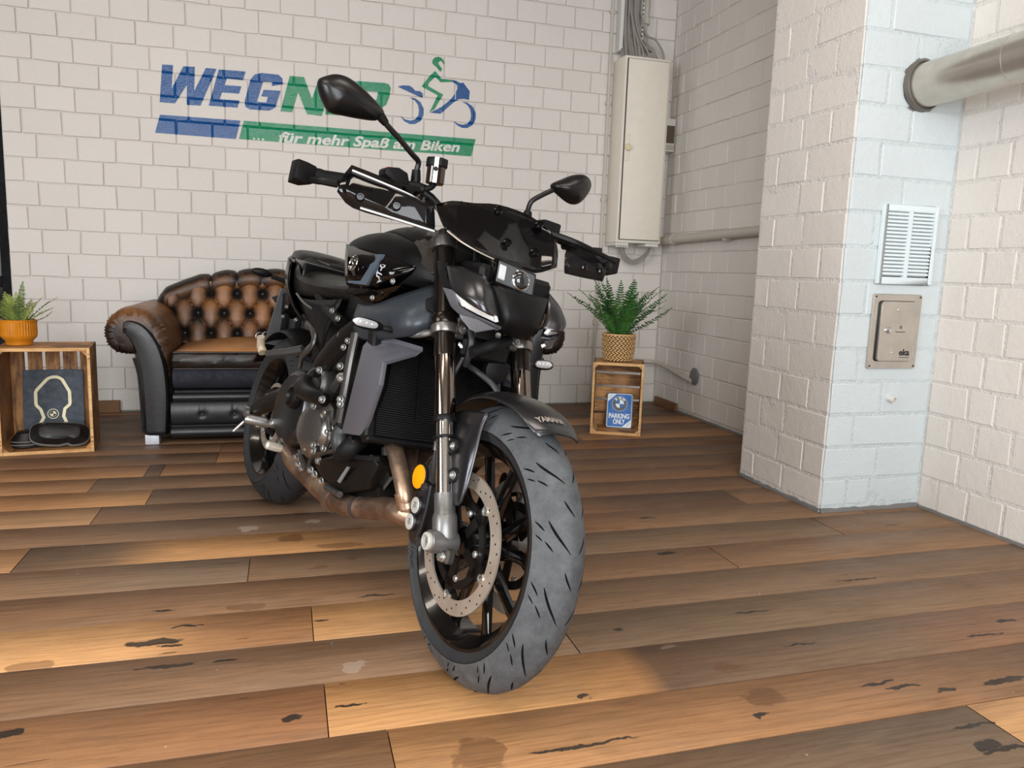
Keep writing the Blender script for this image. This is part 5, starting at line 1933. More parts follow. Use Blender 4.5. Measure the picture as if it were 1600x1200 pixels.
# triple clamps with polished band
tc = grp('triple_clamp')
for sgn in (-1, 1):
    y = sgn*.105
    m = MB(); m.lathe([(.0305, 0), (.032, .003), (.032, .020), (.0305, .022)], fk(.461, y), FD, 30); m.build('lower_band', plain('satin_alloy_band', (128, 124, 118), .32, .8), tc)
    m = MB(); m.lathe([(.0315, 0), (.033, .003), (.033, .020), (.031, .024)], fk(.483, y), FD, 30); m.build('upper_band', FORKB, tc)
    m = MB(); m.lathe([(.030, 0), (.031, .003), (.031, .026), (.029, .028)], fk(.675, y), FD, 26); m.build('top_clamp_ring', ALUD, tc)
    m = MB(); m.box(fk(.482, y-sgn*.030, .008), (.034, .026, .05)); m.build('clamp_ear', ALUD, tc, bevel=.004)
    bolt_each('clamp_bolt', [fk(.472, y-sgn*.031, .024), fk(.497, y-sgn*.031, .024)], (.9123, 0, .4095), ALU, tc, .009, .010)
for s_, th in ((.484, .034), (.688, .024)):
    m = MB()
    pts = [fk(s_-th/2, -.10, .022), fk(s_-th/2, -.04, .012), fk(s_-th/2, .04, .012), fk(s_-th/2, .10, .022), fk(s_-th/2, .10, -.022), fk(s_-th/2, .03, -.075), fk(s_-th/2, -.03, -.075), fk(s_-th/2, -.10, -.022)]
    m.prism(pts, FD*th)
    m.build('yoke_plate', ALUD, tc, bevel=.005, seg=2)
m = MB(); m.tube([fk(.44, 0, -.045), fk(.71, 0, -.045)], .022, 16); m.build('steering_stem', ENG, tc)

# ---- front mudguard
fg = grp('front_mudguard')
rows = []
for i in range(13):
    a = math.radians(58+i*(134-58)/12)
    t = i/12
    half = interp([(0, .050), (.08, .062), (.25, .070), (.6, .075), (1, .072)], t)
    R0 = .3155+.004*math.sin(PI*t)
    row = []
    for j in range(11):
        u = -1+2*j/10
        drop = interp([(0, .004), (.25, .004), (.55, .012), (1, .034)], t)
        rr_ = R0+.012*(1-u*u)**.5*0+.010*(1-abs(u)**2)-drop*abs(u)**3.2
        row.append((rr_*math.cos(a), half*u, .300+rr_*math.sin(a)))
    rows.append(row)
sheet('mudguard_shell', rows, SATIN, fg, 2, 2, .003, -1)
for sgn in (-1, 1):
    # side skirt that sweeps down behind the fork leg
    def SK(x, y, z):
        return (x, y*(-sgn), z)
    rows = [mir([(-0.1656, -0.0660, 0.5439), (-0.1092, -0.0690, 0.5639), (-0.0520, -0.0690, 0.5754), (0.0026, -0.0670, 0.5771)], -sgn),
            mir([(-0.1545, -0.0740, 0.5241), (-0.0896, -0.0780, 0.5418), (-0.0394, -0.0770, 0.5514), (0.0009, -0.0730, 0.5540)], -sgn),
            mir([(-0.1089, -0.0880, 0.4863), (-0.0515, -0.0930, 0.4952), (-0.0093, -0.0910, 0.5045), (0.0119, -0.0820, 0.5129)], -sgn),
            mir([(-0.0705, -0.0940, 0.4444), (-0.0210, -0.0980, 0.4517), (0.0103, -0.0960, 0.4595), (0.0202, -0.0880, 0.4667)], -sgn),
            mir([(-0.0389, -0.0960, 0.4072), (-0.0025, -0.1000, 0.4110), (0.0186, -0.0980, 0.4167), (0.0215, -0.0920, 0.4234)], -sgn),
            mir([(-0.0171, -0.0960, 0.3771), (0.0017, -0.0990, 0.3781), (0.0142, -0.0980, 0.3831), (0.0168, -0.0940, 0.3922)], -sgn)]
    sheet('mudguard_skirt', rows, SATIN, fg, 3, 3, .003, 0)
    bolt_each('mudguard_bolt', [fk(.198, sgn*.101, .030), fk(.135, sgn*.103, .030)], (.25, sgn*.95, .05), BOLT, fg, .0075, .006)
    for s_ in (.198, .135):
        m = MB(); m.lathe([(.0165, -.006), (.0165, .001), (.0145, .004), (.010, .0045), (.009, .001)], fk(s_, sgn*.1015, .030), (.25, sgn*.95, .05), 18); m.build('bolt_grommet', BLACKPL, fg)
_a, _b = Vector((.060, -.045, .612)), Vector((.145, .006, .598))
tv, tf = text_verts('YAMAHA', .022, .0, .0008)
w = max(v.x for v in tv)
m = MB(); vs = []
for v in tv:
    t = (v.x)/w
    yy = -.040+t*.066
    a = math.radians(64+v.y*190)
    u = yy/.072
    rr_ = .3175+.010*(1-u*u)-.022*abs(u)**3.2+.0012
    vs.append((rr_*math.cos(a), yy, .300+rr_*math.sin(a)))
m.add(vs, tf); m.build('mudguard_lettering', plain('grey_decal', (150, 140, 132), .5), fg, smooth=False)

# ---- front brake calipers, reflectors
for sgn in (-1, 1):
    cp = grp('brake_caliper')
    yy = sgn*.093

    def K(x, z, y=0):
        return Vector((x, yy+sgn*y, z))
    m = MB()
    body = [K(-.100, .395), K(-.122, .392), K(-.146, .372), K(-.160, .330), K(-.163, .285), K(-.150, .258), K(-.128, .252), K(-.112, .268), K(-.104, .30), K(-.098, .34)]
    m.prism([p+Vector((0, -sgn*.045, 0)) for p in body], (0, sgn*.062, 0))
    m.build('caliper_body', SATIN, cp, bevel=.008, seg=3)
    m = MB(); m.prism([K(-.03, .330, -.005), K(-.045, .372, -.005), K(-.11, .40, -.005), K(-.13, .38, -.005), K(-.10, .30, -.005), K(-.11, .262, -.005), K(-.085, .262, -.005), K(-.04, .29, -.005)], (0, sgn*.012, 0)); m.build('caliper_bracket', ENG, cp, bevel=.004)
    for (x, z) in ((-.1325, .340), (-.1425, .300)):
        m = MB(); m.lathe([(.0215, 0), (.0215, .006), (.0185, .008)], K(x, z, .017), (0, sgn, 0), 24); m.build('piston_housing', SATIN, cp)
        m = MB(); m.lathe([(.0178, 0), (.0178, .002), (.0165, .003), (.0002, .003)], K(x, z, .0245), (0, sgn, 0), 28); m.build('piston_cap', CAPM, cp)
        for q in range(4):
            mm = MB(); mm.box(K(x+.001, z-.004+.0035*q, .0276), (.009+.004*(q % 2), .0006, .0012)); mm.build('cap_marking', GROOVE, cp)
    bolt_each('caliper_bolt', [K(-.120, .384, .017), K(-.098, .268, .017)], (0, sgn, 0), ALUD, cp, .009, .008)
    rf = grp('reflector')
    cr = Vector((-.148, sgn*.112, .401))
    m = MB()
    nrm_ = Vector((.25, sgn*.96, .05))
    m.lathe([(.022, -.004), (.0235, 0), (.022, .004), (.020, .005)], cr, nrm_, 28)
    m.v = [Vector((p.x, p.y, cr.z+(p.z-cr.z)*1.35)) for p in m.v]; m.build('reflector_rim', BLACKPL, rf)
    m = MB(); m.lathe([(.020, .003), (.020, .0055), (.016, .0065), (.0002, .007)], cr, nrm_, 24)
    m.v = [Vector((p.x, p.y, cr.z+(p.z-cr.z)*1.35)) for p in m.v]; m.build('reflector_lens', AMBER, rf)
    for q in (0, 1):
        m = MB()
        for i in range(2):
            a = PI/4+PI*i+PI/2*0
            m.lathe([(.0001, .0073), (.0135, .0068)], cr, nrm_, 4) if False else None
    m = MB(); m.tube([cr+Vector((0, -sgn*.004, 0)), cr+Vector((.03, -sgn*.02, -.02)), fk(.12, sgn*.100, -.01)], .006, 8); m.build('reflector_stay', ENG, rf)
    bl = grp('brake_hose')
    m = MB(); m.tube([K(-.115, .395, .0), K(-.112, .44, .012), K(-.118, .50, .012), K(-.15, .56, .005), fk(.36, sgn*.07, -.045), fk(.45, sgn*.045, .015), fk(.53, sgn*.04, .05), fk(.70, sgn*.05, .05)], .0055, 8, 5); m.build('hose', HOSE, bl)
    m = MB(); m.tube([K(-.113, .47, .012), K(-.114, .49, .0125)], .010, 10); m.build('hose_clip', ALUD, bl)

# ---- radiator with fins
ra = grp('radiator')
Rtilt = math.radians(-17)
Mr = Matrix.Translation((-.365, 0, .575)) @ Matrix.Rotation(Rtilt, 4, 'Y')
m = MB(); m.box((0, 0, 0), (.026, .360, .265), M=Mr); m.build('core', plain('radiator_core_black', (8, 8, 9), .7, spec=.15), ra)
for i in range(46):
    m = MB(); m.box((.0155, 0, -.126+.0056*i), (.006, .330, .0022), M=Mr); m.build('fin', plain_fin, ra) if i == -1 else None
m = MB()
for i in range(46):
    m.box((.0150, 0, -.126+.0056*i), (.006, .330, .0022), M=Mr)
m.build('fins', plain('radiator_fin', (28, 28, 30), .5, .3), ra, kind='stuff')
for s in (-1, 1):
    m = MB(); m.box((0, s*.178, 0), (.040, .026, .275), M=Mr); m.build('side_tank', BLACKPL, ra, bevel=.006)
m = MB(); m.box((0, 0, .138), (.036, .37, .016), M=Mr); m.build('top_rail', BLACKPL, ra, bevel=.004)
m = MB(); m.box((0, 0, -.138), (.036, .37, .016), M=Mr); m.build('bottom_rail', BLACKPL, ra, bevel=.004)
m = MB(); m.box((.012, -.06, .02), (.018, .006, .20), M=Mr); m.build('fan_stay', BLACKPL, ra)

# ---- grey side shrouds
for sgn in (1, -1):
    e = grp('radiator_shroud')
    L = mir([(-0.3972, -0.2050, 0.6552), (-0.3941, -0.2100, 0.5520), (-0.4303, -0.2000, 0.4336)], sgn)
    Rr = mir([(-0.2656, -0.2050, 0.6317), (-0.2557, -0.2070, 0.5792), (-0.2927, -0.2000, 0.4976), (-0.3325, -0.1900, 0.4467)], sgn)
    panel('side_face', [L[0], Rr[0], Rr[1], Rr[2], Rr[3], L[2], L[1]], (0, .012*sgn, 0), GREYP, e)
    tipp = mir([(-0.2418, -0.1250, 0.6836), (-0.2716, -0.1250, 0.6683), (-0.3365, -0.1650, 0.6894), (-0.4212, -0.1850, 0.6710)], sgn)
    panel('wing', [L[0], tipp[3], tipp[2], tipp[0], tipp[1], Rr[0]], (-.004, .004*sgn, -.010), GREYP, e, .0015)
    inn = mir([(-0.2787, -0.1950, 0.6274), (-0.2724, -0.1960, 0.5770), (-0.3073, -0.1900, 0.4948), (-0.3471, -0.1800, 0.4434)], sgn)
    m = MB(); m.loft([[Vector(p) for p in inn], [Vector(p)+Vector((-.045, .035*sgn, 0)) for p in inn]], caps=False, closed=False)
    m.build('inner_return', BLACKPL, e, solid=.004)
    # dark frame rail just behind the shroud
    fr_ = mir([(-0.5061, -0.1850, 0.6794), (-0.4938, -0.1900, 0.6166), (-0.4875, -0.1900, 0.5346), (-0.4936, -0.1850, 0.4511)], sgn)
    m = MB(); m.tube(fr_, .014, 10, 4, flat=.8); m.build('edge_trim', ALUD, e)

# ---- frame, airbox covers
fm = grp('main_frame')
for sgn in (1, -1):
    up = mir([(-0.5548, -0.1750, 0.7550), (-0.4440, -0.1780, 0.7595), (-0.3470, -0.1600, 0.7917), (-0.2831, -0.1050, 0.8343)], sgn)
    mid = mir([(-0.5371, -0.1860, 0.7220), (-0.3982, -0.1920, 0.7345), (-0.2741, -0.1780, 0.7574), (-0.2426, -0.1150, 0.7957)], sgn)
    low = mir([(-0.5217, -0.1880, 0.6933), (-0.4059, -0.1900, 0.7026), (-0.2463, -0.1750, 0.7227), (-0.2228, -0.1150, 0.7519)], sgn)
    lo2 = mir([(-0.5253, -0.1800, 0.6737), (-0.4229, -0.1800, 0.6710), (-0.2582, -0.1600, 0.7004), (-0.2373, -0.1050, 0.7246)], sgn)
    sheet('air_duct_cover', [up, mid, low, lo2], GREYB, fm, 4, 4, .004, 0)
    # twin-spar beam down to the swingarm pivot
    pts = mir([(-.30, -.075, .80), (-.42, -.150, .745), (-.58, -.178, .66), (-.72, -.178, .565), (-.80, -.165, .47), (-.83, -.150, .36)], sgn)
    m = MB(); m.tube(pts, [.030, .034, .034, .032, .032, .034], 10, 4, flat=.55); m.build('spar', ENG, fm)
    # seat rail and subframe strut
    pts = mir([(-.70, -.155, .70), (-.86, -.150, .735), (-1.05, -.135, .80), (-1.30, -.10, .84)], sgn)
    m = MB(); m.tube(pts, .017, 10, 4); m.build('seat_rail', MATTE, fm)
    bolt_each('frame_bolt', mir([(-0.7384, -0.1720, 0.7267), (-0.6829, -0.1720, 0.7078), (-0.5925, -0.1900, 0.6655), (-0.5317, -0.1900, 0.6564), (-0.5507, -0.1900, 0.6375)], sgn), (.3, -sgn*.95, .1), BOLT, fm, .007, .008)
    m = MB(); m.prism(mir([(-0.2443, -0.1450, 0.7926), (-0.2320, -0.1250, 0.8052), (-0.2123, -0.1250, 0.7617), (-0.2285, -0.1450, 0.7675)], sgn), (-.02, .03*sgn, 0)); m.build('ecu_bracket', MATTE, fm, bevel=.003)
m = MB(); m.tube([(-.345, 0, .66), (-.30, 0, .90)], .038, 20); m.build('head_tube', ENG, fm)
m = MB(); m.loft([[(-.33, y, z) for y, z in ((-.08, .70), (.08, .70), (.08, .90), (-.08, .90))], [(-.50, y, z) for y, z in ((-.145, .68), (.145, .68), (.13, .93), (-.13, .93))], [(-.78, y, z) for y, z in ((-.13, .66), (.13, .66), (.11, .86), (-.11, .86))]])
m.build('airbox', BLACKPL, fm, bevel=.012, seg=2)

# ---- fuel tank
tk = grp('fuel_tank')
st = [(-.775, .938, .110, .890, .820), (-.735, .962, .160, .890, .800), (-.68, .974, .188, .888, .795), (-.58, .974, .188, .880, .795), (-.46, .958, .160, .870, .798), (-.37, .935, .128, .862, .812), (-.30, .905, .090, .850, .825)]
rows = []
for x, zt, yw, zm, zb in st:
    r = []
    hp_ = [(0, zt), (yw*.45, zt-.006), (yw*.78, zt-.026), (yw*.97, zm+.030), (yw, zm-.01), (yw*.90, zb+.012), (yw*.6, zb-.012), (0, zb-.02)]
    ring = [(x, -a, b) for a, b in hp_]+[(x, a, b) for a, b in hp_[-2:0:-1]]
    rows.append([Vector(p) for p in ring])
rows = [catmull(r, 3, True) for r in rows]
cols = [catmull([r[j] for r in rows], 4) for j in range(len(rows[0]))]
rows = [[c[i] for c in cols] for i in range(len(cols[0]))]
m = MB(); m.loft(rows); m.build('tank_shell', MATTE, tk, angle=50)
for sgn in (1, -1):
    top = mir([(-0.6717, -0.1960, 0.9086), (-0.5972, -0.1900, 0.8997), (-0.5106, -0.1680, 0.8914), (-0.4425, -0.1460, 0.8862), (-0.3901, -0.1160, 0.8793)], sgn)
    m1 = mir([(-0.6061, -0.2160, 0.8737), (-0.5243, -0.2120, 0.8659), (-0.4589, -0.1880, 0.8612), (-0.4046, -0.1620, 0.8604), (-0.3665, -0.1220, 0.8702)], sgn)
    m2 = mir([(-0.5744, -0.2180, 0.8310), (-0.5015, -0.2130, 0.8289), (-0.4518, -0.1900, 0.8276), (-0.4019, -0.1660, 0.8348), (-0.3757, -0.1300, 0.8522)], sgn)
    bt = mir([(-0.5972, -0.2000, 0.8015), (-0.5272, -0.1960, 0.7991), (-0.4899, -0.1800, 0.7968), (-0.4413, -0.1560, 0.8117), (-0.4036, -0.1300, 0.8342)], sgn)
    sp_obj = sheet('side_panel', [top, m1, m2, bt], GLOSS, tk, 4, 4, .006, 0)
    if sgn == 1:
        right_panel = sp_obj
    panel('lower_lip', mir([(-0.6653, -0.1800, 0.7843), (-0.6233, -0.1860, 0.7943), (-0.4708, -0.1900, 0.7977), (-0.4914, -0.1860, 0.7871), (-0.5887, -0.1800, 0.7777)], sgn), (0, .05*sgn, -.01), MATTE, tk)
    low = mir([(-0.6616, -0.1700, 0.7788), (-0.5074, -0.1760, 0.7920), (-0.4027, -0.1680, 0.8072), (-0.3607, -0.1500, 0.8229), (-0.4001, -0.1500, 0.7995), (-0.4705, -0.1650, 0.7620), (-0.5816, -0.1680, 0.7722)], sgn)
    panel('knee_trim', low, (0, .04*sgn, 0), GLOSS, tk)
    bolt_each('trim_bolt', mir([(-0.4772, -0.1720, 0.7766), (-0.3433, -0.1860, 0.8199)], sgn), (.3, -sgn, 0), BOLT, tk, .006, .006)
    # grey stripe
    m = MB()
    sp_ = mir([(-0.5043, -0.1795, 0.8868), (-0.4691, -0.1735, 0.8884), (-0.4342, -0.1995, 0.8458), (-0.4745, -0.1985, 0.8037), (-0.5612, -0.2130, 0.8031), (-0.5534, -0.2170, 0.8074), (-0.4851, -0.2105, 0.8111), (-0.4556, -0.2085, 0.8440)], sgn)
    m.prism(sp_, (0, .007*sgn, 0)); m.build('tank_stripe', plain('slate_stripe', (74, 84, 94), .35), tk)
    # round emblem with three crossed tuning forks
    em_ = grp('tank_emblem', mir([(-0.5129, -0.2275, 0.8522)], sgn)[0], tk)
    nrm_ = Vector((.10, -sgn, .12)).normalized()
    uu = Vector((1, .1*sgn, 0)).normalized(); vv = nrm_.cross(uu)*(-sgn if sgn > 0 else 1)
    m = MB(); m.tube([(uu*math.cos(2*PI*i/28)+vv*math.sin(2*PI*i/28))*.0195 for i in range(28)], .0020, 6, closed=True); m.build('ring', CHR, em_)
    for k in range(3):
        a = PI/2+2*PI*k/3
        d = uu*math.cos(a)+vv*math.sin(a); pdir = uu*-math.sin(a)+vv*math.cos(a)
        m = MB(); m.tube([d*-.006+nrm_*.001, d*.008+nrm_*.001], .0014, 5)
        m.tube([d*.018+pdir*.003+nrm_*.001, d*.009+pdir*.003+nrm_*.001, d*.009-pdir*.003+nrm_*.001, d*.018-pdir*.003+nrm_*.001], .0011, 5)
        m.build('tuning_fork', CHR, em_)
# model lettering on the right panel
_o, _e = Vector((-0.4252, -0.1760, 0.8104)), Vector((-0.4238, -0.1520, 0.8747))
dd_ = (_e-_o); ln_ = dd_.length; dd_.normalize()
up_ = Vector((0, -1, .1)).cross(dd_).normalized()*-1
tv, tf = text_verts('MT-09', .024, .3, .0006)
w = max(v.x for v in tv)
bvh = bvhtree.BVHTree.FromPolygons([v.co.copy() for v in right_panel.data.vertices], [tuple(p.vertices) for p in right_panel.data.polygons])
vs = []
for v in tv:
    p = _o+dd_*(v.x/w*ln_)+(-up_ if up_.x > 0 else up_)*v.y
    hit = bvh.ray_cast(Vector((p.x, -.5, p.z)), Vector((0, 1, 0)))[0]
    vs.append(Vector((p.x, hit.y-.0042 if hit else p.y-.017, p.z)))
m = MB(); m.add(vs, tf); m.build('model_lettering', plain('white_decal', (190, 192, 196), .4), tk, smooth=False)
# top cover ahead of the filler
rows = [[(-.700, y, z) for y, z in ((-.100, .962), (-.06, .984), (0, .990), (.06, .984), (.100, .962))],
        [(-.60, y, z) for y, z in ((-.105, .966), (-.065, .990), (0, .998), (.065, .990), (.105, .966))],
        [(-.50, y, z) for y, z in ((-.110, .950), (-.075, .976), (0, .986), (.075, .976), (.110, .950))],
        [(-.40, y, z) for y, z in ((-.100, .925), (-.065, .950), (0, .960), (.065, .950), (.100, .925))]]
sheet('tank_top', rows, MATTE, tk, 3, 3, .004, 0)
for sgn in (1, -1):
    DG = bpy.data.materials.get('dark_grey_cover') or plain('dark_grey_cover', (58, 52, 47), .36, .2)
    panel('shoulder_cover', mir([(-0.6711, -0.0600, 0.9904), (-0.5372, -0.0580, 0.9832), (-0.4452, -0.0580, 0.9755), (-0.3499, -0.0850, 0.9521), (-0.3422, -0.1000, 0.9341), (-0.3486, -0.1100, 0.9248), (-0.4348, -0.1060, 0.9404), (-0.4920, -0.0980, 0.9475)], sgn), (0, .01*sgn, -.02), DG, tk, .003, 2)
    panel('shoulder_side', mir([(-0.4811, -0.1040, 0.9407), (-0.4307, -0.1075, 0.9383), (-0.3437, -0.1120, 0.9227), (-0.3355, -0.1020, 0.9316), (-0.3059, -0.0980, 0.8643), (-0.3143, -0.1120, 0.8588), (-0.3492, -0.1180, 0.8762), (-0.4511, -0.1160, 0.9103)], sgn), (0, .02*sgn, -.005), DG, tk, .003, 2)
    m = MB(); m.lathe([(.010, .0), (.010, .004), (.006, .004), (.005, .001), (.0002, .001)], mir([(-0.4119, -0.0860, 0.9520)], sgn)[0], (.25, -.45*sgn, .85), 16); m.build('cover_bolt', BLACKPL, tk)
m = MB(); m.lathe([(.040, 0), (.040, .006), (.034, .010), (.0002, .011)], (-.61, 0, .996), (0.05, 0, 1), 28); m.build('filler_cap', ALUD, tk)

# ---- seats and tail
TAILB = plain('tail_black', (6, 6, 7), .22, spec=.25, var=.02)
se = grp('seat')
st = [(-.690, .062, .842, .775), (-.76, .110, .826, .770), (-.86, .150, .822, .762), (-.98, .172, .830, .756), (-1.09, .176, .850, .756), (-1.17, .168, .880, .765), (-1.215, .150, .905, .80)]
rows = []
for x, yw, zt, zb in st:
    h_r = [(0, zt), (yw*.45, zt-.002), (yw*.80, zt-.016), (yw*.97, zt-.042), (yw, (zt+zb)/2), (yw*.95, zb+.008), (yw*.8, zb), (0, zb)]
    rows.append(catmull([(x, -a, b) for a, b in h_r]+[(x, a, b) for a, b in h_r[-2:0:-1]], 3, True))
cols = [catmull([r[j] for r in rows], 4) for j in range(len(rows[0]))]
m = MB(); m.loft([[c[i] for c in cols] for i in range(len(cols[0]))]); m.build('rider_seat', SEATM, se, angle=50)
st = [(-1.165, .060, .893, .872), (-1.20, .100, .908, .870), (-1.28, .122, .920, .872), (-1.38, .118, .930, .880), (-1.45, .100, .932, .888), (-1.485, .05, .925, .90)]
rows = []
for x, yw, zt, zb in st:
    h_r = [(0, zt), (yw*.5, zt-.002), (yw*.85, zt-.010), (yw, (zt+zb)/2), (yw*.9, zb), (0, zb)]
    rows.append(catmull([(x, -a, b) for a, b in h_r]+[(x, a, b) for a, b in h_r[-2:0:-1]], 3, True))
cols = [catmull([r[j] for r in rows], 4) for j in range(len(rows[0]))]
m = MB(); m.loft([[c[i] for c in cols] for i in range(len(cols[0]))]); m.build('pillion_seat', SEATM, se, angle=50)
tl = grp('tail_unit')
for sgn in (1, -1):
    rows = [mir([(-1.50, -.090, .905), (-1.38, -.135, .885), (-1.25, -.172, .868), (-1.17, -.184, .850)], sgn),
            mir([(-1.46, -.080, .855), (-1.36, -.128, .830), (-1.24, -.172, .800), (-1.13, -.188, .780)], sgn),
            mir([(-1.34, -.080, .790), (-1.24, -.120, .752), (-1.15, -.160, .724), (-1.06, -.176, .716)], sgn),
            mir([(-1.20, -.090, .735), (-1.12, -.120, .700), (-1.05, -.145, .680), (-.985, -.150, .672)], sgn)]
    sheet('tail_panel', rows, TAILB, tl, 3, 3, .004, 0)
    rows = [mir([(-1.10, -.165, .752), (-.98, -.170, .748), (-.86, -.164, .752), (-.74, -.150, .765)], sgn),
            mir([(-1.06, -.155, .715), (-.96, -.164, .700), (-.86, -.164, .690), (-.78, -.158, .680)], sgn),
            mir([(-1.00, -.130, .665), (-.94, -.140, .640), (-.88, -.145, .615), (-.82, -.150, .600)], sgn)]
    sheet('side_cover', rows, MATTE, tl, 3, 3, .004, 0)
    m = MB(); m.tube(mir([(-1.0577, -0.1820, 0.7593), (-0.9717, -0.1820, 0.7347), (-0.9014, -0.1800, 0.7227)], sgn), .0035, 6, 4); m.build('panel_edge', plain('bare_edge', (120, 118, 114), .3, .6), tl)
    # passenger peg hanger
    hg = mir([(-0.9955, -0.1500, 0.6699), (-0.9415, -0.1520, 0.6684), (-0.8890, -0.1560, 0.6415), (-0.8886, -0.1580, 0.6125), (-0.9633, -0.1550, 0.5758), (-0.9816, -0.1500, 0.5375)], sgn)
    m = MB(); m.tube(hg, .016, 10, 4, flat=.5); m.build('peg_hanger', ALUD, tl)
    arm_ = mir([(-0.9606, -0.1600, 0.5954), (-1.0169, -0.1900, 0.5744), (-1.0825, -0.2300, 0.5540)], sgn)
    m = MB(); m.tube(arm_, [.013, .012, .010], 8, flat=.6); m.build('peg_stay', ALUD, tl)
    pg = mir([(-1.1026, -0.2350, 0.5546), (-1.1210, -0.2400, 0.5726), (-1.1064, -0.2500, 0.6025)], sgn)
    m = MB(); m.tube(pg, [.014, .013, .012], 10); m.build('passenger_peg', plain('worn_peg', (196, 184, 160), .5, .4), tl)
    # number plate bracket with turn signal arm
    m = MB(); m.prism(mir([(-1.52, -.03, .80), (-1.36, -.06, .80), (-1.44, -.03, .60), (-1.50, -.02, .56)], sgn), (0, .008*sgn, 0)); m.build('plate_bracket', MATTE, tl, bevel=.003)
    ri = mir([(-1.50, -.02, .80), (-1.52, -.10, .808), (-1.525, -.14, .812)], sgn)
    m = MB(); m.tube(ri, .009, 8); m.build('rear_indicator_stalk', RUBB, tl)
    m = MB(); m.ball(mir([(-1.527, -.175, .818)], sgn)[0], .04, 14, 8, (.38, 1, .38)); m.build('rear_indicator', BLACKPL, tl)
    bolt_each('bracket_bolt', mir([(-1.4643, -0.0800, 0.7146), (-1.5185, -0.0700, 0.6769), (-1.2998, -0.0900, 0.6765)], sgn), (.4, -sgn*.9, 0), BOLT, tl, .006, .006)
m = MB(); m.loft([[(-1.10, y, z) for y, z in ((-.165, .79), (.165, .79), (.165, .865), (-.165, .865))], [(-1.30, y, z) for y, z in ((-.140, .80), (.140, .80), (.135, .885), (-.135, .885))], [(-1.50, y, z) for y, z in ((-.075, .86), (.075, .86), (.08, .915), (-.08, .915))]]); m.build('tail_core', TAILB, tl, bevel=.01, seg=2)
m = MB(); m.box((-.88, 0, .655), (.34, .20, .20)); m.build('under_tray', BLACKPL, tl, bevel=.01)
m = MB(); m.prism([(-1.56, -.09, .78), (-1.56, .09, .78), (-1.63, .09, .56), (-1.63, -.09, .56)], (.006, 0, 0)); m.build('number_plate_carrier', plain('plain_alloy_plate', (104, 105, 106), .4, .4), tl, bevel=.004)
for hx, hy in ((255, 790), (315, 830), (215, 800)):
    pc = Vector((-1.7581, -0.0500, 0.5883))+Vector((.004, (hx-255)*.0006, (785-hy)*.0007))
    m = MB(); m.tube([pc+Vector((.0, .016*math.cos(2*PI*i/18), .016*math.sin(2*PI*i/18))) for i in range(18)], .0022, 5, closed=True); m.build('plate_hole_rim', ALU, tl)
panel('tail_tip', [(-1.7663, -0.0600, 0.7416), (-1.4816, -0.0850, 0.7684), (-1.4248, -0.0850, 0.7267), (-1.5874, -0.0600, 0.6819), (-1.6711, -0.0550, 0.7100)], (0, .05, 0), BLACKPL, tl, .004)
panel('plate_stay', [(-1.6757, -0.0500, 0.6921), (-1.5563, -0.0550, 0.6897), (-1.5729, -0.0450, 0.5994), (-1.6256, -0.0450, 0.5968)], (0, .02, 0), BLACKPL, tl, .003)
m = MB(); m.prism([(-1.36, -.075, .86), (-1.36, .075, .86), (-1.52, .06, .88), (-1.60, .05, .70), (-1.58, -.05, .70), (-1.52, -.06, .88)], (0, 0, -.03)); m.build('tail_fender', BLACKPL, tl, bevel=.006)
rows = []
for i in range(9):
    a = math.radians(52+i*12)
    rows.append([(-1.43+.335*math.cos(a), y, .314+(.335-.03*abs(y/.09)**2)*math.sin(a)) for y in (-.09, -.06, 0, .06, .09)])
sheet('rear_hugger', rows, BLACKPL, tl, 2, 2, .004, 0)

# ---- swingarm and shock
sw = grp('swingarm')
for sgn in (1, -1):
    pts = mir([(-.85, -.115, .40), (-1.00, -.125, .425), (-1.15, -.130, .415), (-1.30, -.132, .37), (-1.45, -.130, .318)], sgn)
    m = MB(); m.tube(pts, [.042, .042, .038, .034, .028], 12, 4, flat=.45); m.build('arm_beam', ENG, sw)
    m = MB(); m.lathe([(.016, 0), (.016, .012), (.010, .014), (.0002, .014)], (-1.43, -.150*sgn, .314), (0, -sgn, 0), 14); m.build('axle_nut', ALU, sw)
    m = MB(); m.box((-1.47, -.140*sgn, .314), (.05, .016, .032)); m.build('chain_adjuster', ALU, sw, bevel=.004)
m = MB(); m.tube([(-.86, -.15, .40), (-.86, .15, .40)], .028, 14); m.build('pivot_tube', ENG, sw)
m = MB(); m.tube([(-.98, 0, .45), (-.84, 0, .66)], .026, 14)
for i in range(9):
    t = i/8
    m.tube([Vector((-.98, 0, .45)).lerp(Vector((-.84, 0, .66)), t)+Vector((.032*math.cos(a*.785+i), .032*math.sin(a*.785+i), 0)) for a in range(9)], .005, 6)
m.build('shock_absorber', ENG, sw)
cal = grp('rear_caliper')
m = MB(); m.prism([(-1.36, -.075, .415), (-1.30, -.075, .435), (-1.25, -.075, .40), (-1.27, -.075, .355), (-1.35, -.075, .37)], (0, -.045, 0)); m.build('caliper_body', ENG, cal, bevel=.008, seg=2)
bolt_each('caliper_bolt', [(-1.34, -.120, .395), (-1.275, -.120, .40)], (0, -1, 0), BOLT, cal, .008, .008)
ch = grp('drive_chain')
m = MB(); m.tube([(-.80, .10, .43), (-1.12, .10, .41), (-1.43, .10, .395), (-1.51, .10, .314), (-1.43, .10, .235), (-1.12, .10, .32), (-.80, .10, .36), (-.76, .10, .395)], .010, 6, closed=True, flat=.7); m.build('chain', ALUD, ch)
m = MB(); m.lathe([(.09, -.004), (.09, .004)], (-1.43, .10, .314), (0, 1, 0), 40); m.build('sprocket', ALUD, ch)

